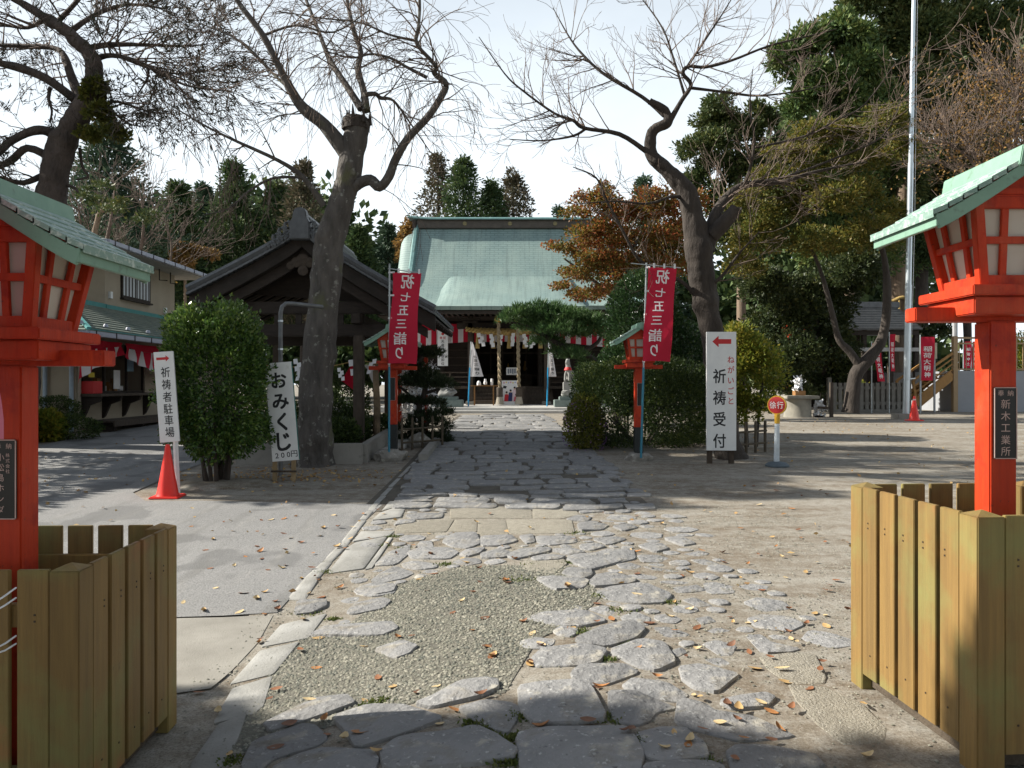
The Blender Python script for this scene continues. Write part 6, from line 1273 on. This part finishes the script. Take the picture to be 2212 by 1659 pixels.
clumptree('orange brown shrub tops behind the shop roof', 'autumn_tree', [(425, 545, 35, 18), (400, 565, 30, 18), (370, 590, 40, 18), (330, 600, 40, 20)], 42, MAPY, 420, .2, [[(400, 800, 5), (400, 580, 3)]], 16, asp=.6)
clumptree('green bough under the old pine above the lantern roof', 'evergreen_tree', [(190, 420, 26, 14), (250, 450, 40, 16), (300, 480, 35, 16), (225, 400, 20, 10)], 30, YEWB, 420, .16, [[(200, 800, 7), (205, 500, 6), (240, 440, 3)]], 18)
def thicket(label, trs, d, n, L, m, up=.06, group='leafless trees'):
    t = thing('bare_tree', label, 'tree', (0, 0, 0), 0, group); ls = limbs(t, 'trunk', [(tr, random.uniform(-1, 1)) for tr in trs], d, m, .1, 6); tw = Twigs()
    for Q, Rr in ls: tw.along(Q, Rr, n, L, .02, 2, -.02, 4, .8, .25, minr=.009, up=up)
    tw.build('twigs', m, t)
thicket('grey brown leafless tree behind the shop, under the old pine', [[(215, 700, 8), (225, 560, 6), (240, 470, 3), (250, 390, 1)], [(270, 700, 7), (300, 560, 5), (310, 480, 3), (300, 400, 1)], [(330, 700, 6), (360, 600, 4), (370, 530, 2), (350, 460, 1)], [(230, 560, 5), (180, 500, 3), (170, 440, 1)]], 34, 14, 2.2, TWIG)
thicket('brown leafless crown at the right edge above the lantern roof', [[(2160, 760, 10), (2150, 500, 8), (2130, 380, 5), (2070, 290, 2)], [(2150, 500, 7), (2190, 330, 5), (2200, 200, 2)], [(2135, 400, 5), (2090, 340, 3), (2030, 300, 1)], [(2180, 380, 6), (2230, 260, 3), (2240, 160, 1)]], 31, 34, 2.2, TWIG)
tag(leafobj('dry_leaves', (np.array(W(2140, 270, 31)) + rng.normal(0, 1, (2600, 3)) * [1.35, 1.2, 1.5]), rng.normal(0, 1, (2600, 3)), .13, .6, MAPY, None), 'sparse dry leaves clinging to the crown at the right edge', kind='stuff')

# ---- clipped shrubs, hedges, pruned pine
HOLLY = leafmat('glossy_evergreen', [(.012, .030, .008), (.028, .062, .013), (.065, .11, .022), (.14, .18, .04)], .26, .25, .5, gain=1.5)
def shell_shrub(name, label, c, r, n, ls, m, stems=0, top=1.0, cat='shrub', group=None, holes=.18, stem_m=BARKD, sq=1.0, lumps=1.0, shoots=0):
    """dense clipped shrub: leaves in a rough shell with lumps, stems below"""
    t = thing(name, label, cat, (c[0], c[1], gz(c[0], c[1])), 0, group); zc = c[2] - t.location.z
    d = sph(n); d = np.sign(d) * np.abs(d) ** sq; d = unit(d) if sq == 1.0 else d / np.max(np.abs(d), axis=1, keepdims=True) ** .35 / np.linalg.norm(d, axis=1, keepdims=True) ** .65
    lump = np.array([noise.noise(Vector(tuple(p)) * 2.3 + Vector((c[0], c[1], 3))) * .13 + noise.noise(Vector(tuple(p)) * 6.0) * .07 for p in d]) * lumps
    k = (1 + lump - np.abs(rng.normal(0, 1, n)) * holes)[:, None]
    C_ = d * np.array(r) * k + [0, 0, zc]; keep = C_[:, 2] > .03; C_ = C_[keep]; d = d[keep]
    if shoots:
        sd = sph(shoots); sd[:, 2] = np.abs(sd[:, 2]) * 1.2 - .3; ks = rng.uniform(.93, 1.24, (shoots, 14, 1)); C2 = (sd[:, None, :] * ks * np.array(r) + [0, 0, zc] + rng.normal(0, .018, (shoots, 14, 3))).reshape(-1, 3)
        C_ = np.concatenate([C_, C2]); d = np.concatenate([d, np.repeat(sd, 14, 0)])
    leafobj('foliage', C_, d + np.array([0, 0, .35]), ls, .5, m, t, .55)
    for i in range(stems):
        a = random.uniform(0, 6.28); q = Vector((math.cos(a) * .16, math.sin(a) * .12, 0)); e = Vector((math.cos(a) * r[0] * .5, math.sin(a) * r[1] * .5, zc - r[2] * .25))
        MB().tube([q, q.lerp(e, .5) + Vector((random.gauss(0, .03), random.gauss(0, .03), .05)), e], [.032, .024, .012], 6).build('stem', stem_m, t, smooth=50)
    return t
b0 = XG(467, 11.7); zc = EYE - (818 - CY) / F * 11.7
shell_shrub('clipped_shrub', 'tall rounded glossy evergreen bush beside the fortune sign', (b0.x, b0.y, zc - .03), (.74, .70, 1.17), 32000, .060, HOLLY, 11, holes=.22, sq=.86, lumps=2.3, shoots=110)
rock('soil_mound', 'low mound of earth under the tall evergreen bush', (b0.x + .1, b0.y, b0.z - .02), (.85, .6, .09), 'earth mound', 3, GROUND)
hc = XG(1385, 16.6); HEDGE = leafmat('azalea_hedge', [(.010, .020, .006), (.020, .036, .010), (.042, .062, .014), (.10, .115, .025)], .5, .25, gain=1.5)
shell_shrub('clipped_hedge', 'broad dark clipped hedge behind the right mid lantern', (hc.x, hc.y, 1.12), (1.50, 1.15, 1.02), 34000, .055, HEDGE, 6, holes=.14, sq=.8)
hc2 = XG(1480, 17.0); shell_shrub('clipped_hedge', 'shaded clipped hedge between the right banner and the reception sign', (hc2.x, hc2.y, 1.05), (.95, .9, .95), 15000, .055, HEDGE, 4, holes=.14, sq=.8)
fl = XG(1262, 15.9); FLB = leafmat('flower_shrub', [(.06, .075, .012), (.12, .14, .02), (.20, .19, .035), (.10, .07, .05)], .5, .4)
t = shell_shrub('flowering_shrub', 'yellow green shrub with mauve flowers at the left end of the hedge', (fl.x, fl.y, .75), (.42, .45, .60), 5200, .055, FLB, 4, holes=.25)
k = 420; d_ = sph(k); leafobj('flowers', d_ * np.array([.45, .5, .60]) + [0, 0, .75 - t.location.z - .12], d_, .032, .9, leafmat('mauve_petal', [(.16, .07, .22), (.26, .13, .33), (.36, .20, .40)], .6, .4), t)['kind'] = 'stuff'
ec = XG(1390, 18.8); CAM = leafmat('camellia_green', [(.008, .022, .008), (.016, .038, .012), (.030, .060, .018), (.055, .085, .026)], .28, .18, .5, gain=1.3)
shell_shrub('evergreen_shrub', 'conical dark glossy evergreen behind the right red banner', (ec.x, ec.y, 2.55), (.92, .85, 1.75), 26000, .075, CAM, 3, holes=.2, sq=.9)
ec = XG(1345, 18.2); shell_shrub('evergreen_shrub', 'low glossy evergreen spilling over the hedge left of the red banner', (ec.x, ec.y, 1.75), (.62, .6, .85), 9000, .07, CAM, 3, holes=.22)
ec = XG(1470, 18.6); shell_shrub('evergreen_shrub', 'dark evergreen between the right banner and the cherry trunk', (ec.x, ec.y, 1.9), (.75, .7, 1.2), 12000, .07, CAM, 3, holes=.22)
# umbrella pine trained over the path end
NEED = leafmat('pine_needle', [(.016, .040, .014), (.030, .068, .020), (.055, .10, .03), (.09, .135, .045)], .5, .25, gain=1.35)
def padpine(label, pads, d, trunks, m, dens, ls, name='garden_pine', depth=.4, group=None):
    t = thing(name, label, 'tree', (0, 0, 0), 0, group); C_, D_ = [], []
    for (u, v, ru, rv) in pads:
        c = np.array(W(u, v, d + random.uniform(-1, 1) * depth)); r = np.array([ru / F * d, ru / F * d * .8, rv / F * d]); n = int(dens * r[0] * r[1])
        o = sph(n) * (rng.random((n, 1)) ** .4); o[:, 2] = np.abs(o[:, 2]) * 1.2 - .35; p = c + o * r; C_.append(np.repeat(p, 9, 0)); dd = unit(o * [.8, .8, .3] + [0, 0, .75]); D_.append(np.repeat(dd, 9, 0))
    leafobj('needles', np.concatenate(C_), np.concatenate(D_), ls, .11, m, t, .5)
    for tr in trunks: Q, Rr = limb_pts(tr, d, 0); MB().tube(Q, wobble(Q, Rr, .15), 8).build('trunk', BARKD, t, smooth=60)
    return t
padpine('trained green pine bough reaching over the path before the hall', [(1100, 690, 28, 20), (1130, 678, 45, 22), (1175, 672, 55, 24), (1225, 685, 55, 24), (1280, 695, 40, 22), (1155, 705, 50, 24), (1210, 715, 60, 24), (1260, 722, 45, 22), (1180, 740, 40, 18), (1205, 758, 30, 20), (1300, 715, 30, 20), (1240, 770, 35, 20), (1280, 790, 35, 20), (1265, 825, 25, 16)], 22, [[(1335, 920, 9), (1322, 860, 8), (1300, 800, 8), (1270, 770, 7), (1230, 755, 6), (1180, 728, 5), (1140, 705, 3), (1100, 695, 1.5)], [(1250, 765, 5), (1290, 740, 4), (1300, 715, 2)]], NEED, 620, .17)
BNEED = leafmat('black_pine_needle', [(.008, .014, .007), (.014, .024, .010), (.024, .036, .014), (.045, .05, .018)], .55, .2, gain=1.6)
padpine('dark cloud pruned pine beside the left mid lantern', [(895, 765, 38, 22), (935, 768, 30, 20), (900, 795, 30, 16), (890, 828, 42, 20), (945, 832, 42, 22), (915, 812, 40, 16), (880, 868, 36, 14), (930, 872, 36, 14), (955, 893, 30, 16), (915, 905, 40, 18), (885, 925, 38, 18), (950, 920, 30, 20), (905, 945, 45, 16), (945, 950, 32, 16), (960, 940, 18, 18)], 17.2, [[(915, 990, 7), (912, 930, 7), (905, 880, 6), (918, 840, 6), (905, 800, 4), (910, 765, 3)], [(908, 880, 4), (875, 845, 3), (860, 835, 2)], [(915, 850, 4), (950, 840, 3)], [(912, 920, 4), (945, 900, 3)]], BNEED, 1300, .12, depth=.25)
# planting inside the garden wall and by the shop
DARKP = leafmat('garden_foliage', [(.012, .022, .008), (.024, .042, .012), (.05, .075, .02), (.09, .12, .03)], .45, .3, gain=1.4)
for k, (u, d_, r_, z_, n_) in enumerate(((735, 15.4, (.42, .35, .35), .55, 2600), (762, 16.2, (.35, .35, .5), .65, 2600), (700, 16.4, (.5, .5, .7), .8, 3000), (820, 17.0, (.35, .35, .35), .55, 2200), (745, 18.2, (.6, .5, .8), 1.1, 3600), (620, 16.8, (.5, .5, .55), .7, 2600), (560, 15.6, (.45, .4, .4), .55, 2400))):
    p = XG(u, d_); shell_shrub('garden_shrub', ('pale leafed shrub right of the bare trunk inside the garden wall', 'taller shrub beside the pavilion post', 'dark shrub directly behind the bare trunk', 'small shrub between pavilion post and left lantern', 'dark bush at the back of the pavilion', 'shrub behind the fortune sign', 'shrub behind the evergreen bush at the wall')[k], (p.x, p.y, z_), r_, n_, .07, DARKP, 2, group='shrubs under the water pavilion', holes=.3)
for k, (u, d_, r_, z_) in enumerate(((118, 18.6, (.62, .5, .42), .85), (140, 17.8, (.85, .5, .30), .55), (98, 17.4, (.35, .35, .32), .6))):
    p = XG(u, d_); shell_shrub('clipped_shrub', ('clipped dome shrub against the shop wall', 'low clipped shrub row before the shop corner', 'broad leaved plant by the left lantern post')[k], (p.x, p.y, z_), r_, 4500, (.05, .05, .13)[k], DARKP if k < 2 else YG, 2, group='shrubs at the shop', holes=.15)
# unseen evergreens and hedge added round the view to cast shade into it
clumptree('broad evergreen tree standing left of the driveway', 'evergreen_tree', [], 14, DKGR, 1, .2) if False else None
def shade_tree(label, x, y, h, r, n=22, den=90):
    t = thing('evergreen_tree', label, 'tree', (x, y, gz(x, y)), 0, 'unseen evergreens added for shade'); MB().tube([(0, 0, 0), (.1, 0, h * .5), (0, .1, h * .9)], [.3, .22, .08], 8).build('trunk', BARKD, t, smooth=60)
    bl = [((random.gauss(0, r * .45), random.gauss(0, r * .45), h * random.uniform(.5, 1.0)), (r * random.uniform(.35, .5),) * 3) for _ in range(n)]
    C_, D_ = blob_points(bl, den, 20); leafobj('crown', C_, D_, .27, .7, DKGR, t)
shade_tree('unseen evergreen added to shade the path', -15.0, 16.0, 12.2, 2.2, 34, 170); shade_tree('second unseen evergreen added to shade the path', -15.5, 14.0, 12.0, 1.7, 30, 170)  # out of view, put in to throw the shade band over the path
shell_shrub('clipped_hedge', 'unseen clipped hedge added to shade the left side of the driveway', (-11.4, 12.4, 1.9), (.8, 3.4, 1.85), 9000, .16, HEDGE, 3, holes=.12, sq=.8)  # unseen hedge, added for its shadow on the driveway
for k, (x, y, h, r) in enumerate(((-13, -7, 11, 3.4), (-7.5, -9, 13, 3.6), (-2.5, -11, 13, 3.6), (3, -10, 13, 3.6), (8, -8, 12, 3.6), (13.5, -6, 11, 3.4), (14, 1, 12, 3.2), (14.5, 7, 12, 3.0), (17.5, 13, 12, 3.0))):
    shade_tree('unseen tall evergreen added to cut the sky light, ' + ('first', 'second', 'third', 'fourth', 'fifth', 'sixth', 'seventh', 'eighth', 'ninth')[k] + ' from the left', x, y, h, r, 26)  # added behind and right of the camera to hold back sky light
shade_tree('unseen round evergreen added to shade the near planter', -10.2, 3.95, 7.7, 1.25, 40, 260)  # never in view; placed and sized so its crown shades the foreground
# bamboo fence by the hedge and path
BAM = mat('bamboo_rail', (.11, .085, .055), (.06, .048, .032), .7, 8)
t = thing('bamboo_fence', 'low bamboo rail fence between the reception sign and caution sign', 'fence', (0, 0, 0))
a, b = XG(1592, 15.2), XG(1655, 15.6)
for z_ in (.18, .42): MB().tube([a + Vector((0, 0, z_)), b + Vector((0, 0, z_))], .022, 7).build('rail', BAM, t)
for f in (0, .3, .62, .95): q = a.lerp(b, f); MB().tube([q, q + Vector((0, 0, .62))], .03, 7).build('fence_post', BAM, t)
t = thing('bamboo_fence', 'low bamboo rail fence under the cloud pruned pine', 'fence', (0, 0, 0)); a, b = XG(868, 15.8), XG(955, 16.4)
for z_ in (.15, .42): MB().tube([a + Vector((0, 0, z_)), b + Vector((0, 0, z_))], .02, 7).build('rail', BAM, t)
for f in (0, .25, .5, .75, 1): q = a.lerp(b, f); MB().tube([q, q + Vector((0, 0, .65))], .025, 7).build('fence_post', BAM, t)
p = XG(812, 16.6); tag(MB().tube([p, p + Vector((.02, 0, .8)), p + Vector((-.02, 0, 1.75))], [.07, .075, .06], 9).build('cut_trunk', mat('mottled_bark', (.33, .24, .15), (.10, .075, .05), .9, 3, .5, 14, .03)), 'mottled slender trunk just left of the left mid lantern', 'tree trunk')

# ================================================================== RIGHT HAND BACKGROUND
TAN = mat('tan_steel', (.34, .23, .12), (.28, .19, .10), .5, 6); TANW = mat('stair_wood', (.38, .20, .06), (.28, .15, .045), .6, 6)
d = 31.0; x0 = (2066 - CX) / F * d; zt = EYE + (829.5 - 801) / F * d
t = thing('retaining_terrace', 'raised terrace with grey concrete retaining wall at the right edge', 'terrace', (0, 0, 0))
MB().b6(x0, 40, d, 48, .2, zt).build('retaining_wall', mat('blue_grey_concrete', (.30, .31, .33), (.25, .26, .275), .85, 1.5, .2, 30), t, .02)
for z_, h_ in ((zt + 1.30, .07), (zt + 1.08, .06), (zt + .06, .06)): MB().b6(x0, 26, d + .05, d + .11, z_ - h_ / 2, z_ + h_ / 2).build('railing_rail', TAN, t)
for k in range(26): MB().b6(x0 + .12 + k * .28, x0 + .15 + k * .28, d + .065, d + .095, zt, zt + 1.08).build('railing_bar', TAN, t)
for u in (2062, 2140, 2190): x = (u - CX) / F * d; MB().b6(x - .09, x + .09, d - .06, d + .12, .4 if u == 2062 else zt, zt + 1.36).build('railing_post', TAN, t, .01)
for u in (2062, 2138): x = (u - CX) / F * (d + 1.5); MB().tube([(x, d + 1.5, zt), (x, d + 1.5, zt + 2.6)], .10, 8).build('light_post', mat('grey_post', (.36, .37, .38), None, .6), t)
t = thing('wooden_stair', 'tan wooden stair climbing to the raised terrace', 'stairs', (0, 0, 0))
a, b = W(1979, 874, d), W(2057, 809, d); a.z = max(a.z, gz(0, 30))
for y_ in (0, 1.3):
    o = Vector((0, y_, 0)); MB().bar(a + o, b + o, .06, .34, (0, 1, 0) if False else (0, 0, 1)).build('stringer', TANW, t)
    h0, h1 = W(1971, 822, d) + o, W(2057, 763, d) + o; MB().bar(h0, h1, .07, .09).build('handrail', TANW, t)
    for k in (.25, .5, .75): MB().bar(a.lerp(h0, k) + o * 0 + (o if y_ == 0 else o - o * 0), b.lerp(h1, k) + (o - o), .04, .05).build('mid_rail', TANW, t) if y_ == 0 else None
    MB().bar(a + o, h0, .09, .09).build('newel', TANW, t)
for k in range(7): q = a.lerp(b, (k + .5) / 7); MB().box(q.x, q.y + .65, q.z + .10, .30, 1.25, .05).build('tread', TANW, t)
# stone fence
STF = mat('fence_granite', (.20, .19, .17), (.13, .125, .11), .9, 5, .3, 30)
d = 30.5; t = thing('stone_fence', 'grey stone post fence behind the forked tree', 'fence', (0, 0, 0)); xa_, xb_ = (1790 - CX) / F * d, (1962 - CX) / F * d; zg = .45
n = 15
for k in range(n + 1): x = xa_ + (xb_ - xa_) * k / n; MB().b6(x - .075, x + .075, d - .075, d + .075, zg + .1, zg + 1.15 + (.2 if k % 5 == 0 else 0)).build('fence_post', STF, t, .012)
for z_ in (.35, .95): MB().b6(xa_, xb_, d - .05, d + .05, zg + z_ - .06, zg + z_ + .06).build('rail', STF, t, .01)
MB().b6(xa_ - .1, xb_ + .1, d - .16, d + .16, zg - .05, zg + .12).build('kerb', STF, t, .02)
# small tiled pavilion
d = 34.0; t = thing('side_pavilion', 'small open pavilion with grey ribbed roof behind the flagpole', 'pavilion', (0, 0, 0)); rt = [W(1826, 664, d + 1.6), W(1935, 664, d + 1.6)]; ev = [W(1806, 712, d), W(1992, 712, d)]
r_ = MB().add([ev[0], ev[1], rt[1], rt[0]], [(0, 1, 2, 3)]).build('roof_slope', TILE, t)
for k in range(13):
    f0 = k / 13; f1 = (k + .8) / 13; P = [ev[0].lerp(rt[0], f0), ev[1].lerp(rt[1], f0), ev[1].lerp(rt[1], f1), ev[0].lerp(rt[0], f1)]
    MB().hexa([p + Vector((0, 0, .005)) for p in P] + [p + Vector((0, -.02, .07 if j < 2 else .02)) for j, p in enumerate(P)]).build('tile_course', TILE, r_)
bk = [e + Vector((0, 4.2, 0)) for e in ev]; MB().add([bk[0], bk[1], rt[1], rt[0]], [(0, 1, 2, 3)]).build('roof_slope', TILE, t); MB().add([ev[1], bk[1], rt[1]], [(0, 1, 2)]).build('roof_end', TILE, t); MB().add([ev[0], bk[0], rt[0]], [(0, 1, 2)]).build('roof_end', TILE, t)
MB().bar(rt[0] + Vector((-.1, 0, .1)), rt[1] + Vector((.1, 0, .1)), .3, .28).build('ridge', TILE, t, .03)
for u in (1815, 1872, 1930, 1985):
    for dd in (.3, 3.6): x = (u - CX) / F * d; MB().b6(x - .09, x + .09, d + dd - .09, d + dd + .09, .4, ev[0].z).build('post', TIMBER, t)
MB().bar(ev[0] + Vector((.1, .2, -.12)), ev[1] + Vector((-.1, .2, -.12)), .14, .2).build('eave_beam', TIMBER, t); p0, p1 = W(1812, 755, d + .2), W(1985, 755, d + .2); MB().bar(p0, p1, .06, .16).build('pale_rail', mat('pale_rail_paint', (.45, .45, .44), None, .7), t)
MB().b6((1812 - CX) / F * d, (1985 - CX) / F * d, d + 3.7, d + 3.75, .4, 2.2).build('back_screen', TIMBER, t)
# small vermilion gate among the trees
d = 37; t = thing('small_torii', 'vermilion shrine gate half hidden in the dark evergreens', 'gate', (0, 0, 0)); gx = [(u - CX) / F * d for u in (1705, 1800)]
for x in gx: MB().tube([(x, d, .4), (x, d, 4.7)], [.17, .15], 12).build('pillar', RED, t, smooth=40)
MB().grid([[(gx[0] - .7 + (gx[1] - gx[0] + 1.4) * i / 12, d + y_, 4.72 + z_ + .14 * (i / 6 - 1) ** 2) for y_ in (-.2, .2)] for i in range(13) for z_ in (0,)], thick=(0, 0, .26)).build('lintel', RED, t)
MB().b6(gx[0] - .35, gx[1] + .35, d - .09, d + .09, 4.0, 4.22).build('tie_beam', RED, t, .01)
# red nobori at the stair foot and on the terrace
def small_nobori(label, u0, v0, u1, v1, d, wpx, text, lean=0):
    b = W(u0, v1, d); g = gz(b.x, b.y) if v1 < 900 and d < 31.2 else zt; b.z = g; t = thing('nobori_banner', label, 'banner', b, 0, 'red shrine banners at the right'); tp = W(u0, v0, d) - b; w = wpx / F * d; bt = W(u0, v1, d) - b
    MB().tube([(0, 0, 0), tp + Vector((0, 0, .08))], .02, 7).build('pole', GREYP, t)
    fn = lambda x, y, z: (x + .03 + lean * (tp.z - z), y - .03 + .05 * math.sin(x * 8 + z * 3), z)
    c = MB().grid([[fn(w * j / 6, 0, tp.z + (bt.z - tp.z) * i / 14) for j in range(7)] for i in range(15)]).build('cloth', REDCLOTH, t, smooth=60)
    h = tp.z - bt.z; nn = len(text); lettering([(ch, w * .5, tp.z - h * (.2 + .74 * (i + .5) / nn), w * .62, h * .13) for i, ch in enumerate(text)], WHITEINK, c, -.012, fn, fat=.02)
small_nobori('red banner leaning before the stone fence, nearest the forked trunk', 1882, 742, 1876, 824, 29.6, 16, '稲荷大明神', .12)
small_nobori('thin red banner between forked tree and flagpole', 1920, 722, 1920, 802, 29.8, 10, '稲荷大明神')
small_nobori('wide red banner right of the flagpole', 1987, 728, 1990, 822, 29.4, 28, '稲荷大明神', -.02)
small_nobori('red banner behind the terrace railing, the left one', 2080, 738, 2080, 795, 33.5, 14, '稲荷神社')
small_nobori('red banner behind the terrace railing, the right one', 2097, 738, 2097, 795, 33.5, 13, '稲荷神社')
p = W(2006, 868, 30.6); p.z = .45; t = thing('notice_board', 'blank cream notice board on posts beside the stair', 'notice board', p); hb = (829.5 - 775) / F * 30.6 + EYE - .45
MB().b6(-.38, .30, -.03, .03, hb, hb + .62).build('board', mat('cream_panel', (.48, .44, .32), None, .7), t, .005)
for x in (-.3, .24): MB().b6(x - .03, x + .03, .031, .09, 0, hb + .6).build('post', mat('grey_post', (.36, .37, .38), None, .6), t)
# stone basin drum, lantern stones and wrapped bundles
d = 26.2; b = XG(1722, d); t = thing('stone_well', 'round concrete well head with slab lid under the evergreens', 'well', b); WC = mat('well_concrete', (.29, .27, .22), (.18, .17, .145), .9, 3, .3, 20)
MB().lathe([(.46, 0), (.44, .06), (.43, .55), (.45, .60)], 24).build('drum', WC, t, smooth=40); MB().box(.02, 0, .66, 1.08, 1.0, .11).build('lid', WC, t, .02); MB().box(.05, 0, .80, .34, .3, .16).build('block', TW, t, .01)
for k, (u, v, n_, s_) in enumerate(((1722, 838, 9, .20), (1768, 880, 10, .24))):
    p = XG(u, d) if k else b + Vector((0, 0, .88)); t = thing('wrapped_bundle', ('white plastic wrapped bundle on top of the well lid', 'white plastic wrapped bundle on the ground right of the well')[k], 'bundle', p, 0, 'white wrapped bundles')
    q = 110; C_ = np.stack([rng.normal(0, s_ * .38, q), rng.normal(0, s_ * .3, q), rng.uniform(.04, s_ * 2.3, q)], 1); C_[:, 0] *= 1.25 - C_[:, 2] / (s_ * 3.2)
    leafobj('crumpled_wrapping', C_, np.stack([rng.normal(0, 1, q), rng.normal(-.4, .6, q), rng.normal(-.5, .6, q)], 1), .13, .7, SHIDE, t)['kind'] = 'stuff'; MB().lathe([(s_ * .6, 0), (s_ * .7, .05)], 10).build('tray', TIMBER, t)
t = thing('wooden_stake_rail', 'weathered stake and rail beside the white wrapped bundle', 'fence', XG(1795, 26.0)); MB().b6(-.05, .05, -.05, .05, 0, 1.15).build('stake', TIMB2, t); MB().b6(-.45, -.05, -.03, .03, .28, .36).build('rail', TIMB2, t)
# leafy planting low on the right, and the far wood
for k, (u, d_, r_, z_) in enumerate(((2040, 33.5, (.9, .6, .9), 1.3), (2230, 36, (1.4, .8, 1.2), 2.9), (2195, 34, (.8, .6, .9), 2.6), (2010, 35, (.8, .7, 1.2), 1.4), (1845, 33, (.9, .6, .7), 1.0))):
    p = XG(u, d_); shell_shrub('garden_shrub', ('shrub behind the wooden stair', 'shrub on the terrace at the right edge', 'shrub on the terrace behind the railing', 'shrub beside the cream notice board', 'shrub behind the stone fence')[k], (p.x, p.y, z_), r_, 3200, .13, YG if k in (1, 2, 4) else DARKP, 2, group='shrubs round the side pavilion', holes=.3)
clumptree('dark trunked tree with drooping sprays right of the side pavilion', 'evergreen_tree', [(2010, 690, 20, 25), (2030, 715, 20, 20), (2000, 735, 18, 22), (2050, 650, 25, 16)], 36, DKGR, 420, .2, [[(2088, 860, 9), (2090, 760, 9), (2085, 640, 8), (2070, 480, 5)]], 16, tm=BARKD)
bl = []
for k in range(64):
    u = random.uniform(150, 900); h = random.uniform(480 if 240 < u < 720 else 590, 700); bl.append((W(u, h, 66 + random.uniform(-4, 4)), (4.5, 3, 3.5))); bl.append((W(u, 760, 64), (4.5, 3, 4)))
for k in range(26): u = random.uniform(1180, 1560); bl.append((W(u, random.uniform(640, 800), 70), (4.5, 3, 3.5)))
for k in range(30): u = random.uniform(1600, 1900); bl.append((W(u, random.uniform(600, 800), 60), (4.5, 3, 3.0)))
for k in range(40): bl.append((W(random.uniform(200, 930), random.uniform(785, 815), 58), (4.0, 2.5, 1.8)))
for k in range(34): bl.append((W(random.uniform(1480, 1975), random.uniform(770, 815), 52), (3.6, 2.5, 1.8)))
for k in range(85):
    u = random.uniform(1700, 2260); lo = 130 if u < 1880 else 40; v = random.uniform(lo + 40, 560 if u > 1950 else 800); bl.append((W(u, v, 48 + random.uniform(-2, 2)), (2.6, 2, 2.2)))
C_, D_ = blob_points(bl, 9, 16); tag(leafobj('far_wood', C_, D_, .8, .6, CED), 'far wood closing the view behind the buildings', kind='stuff')
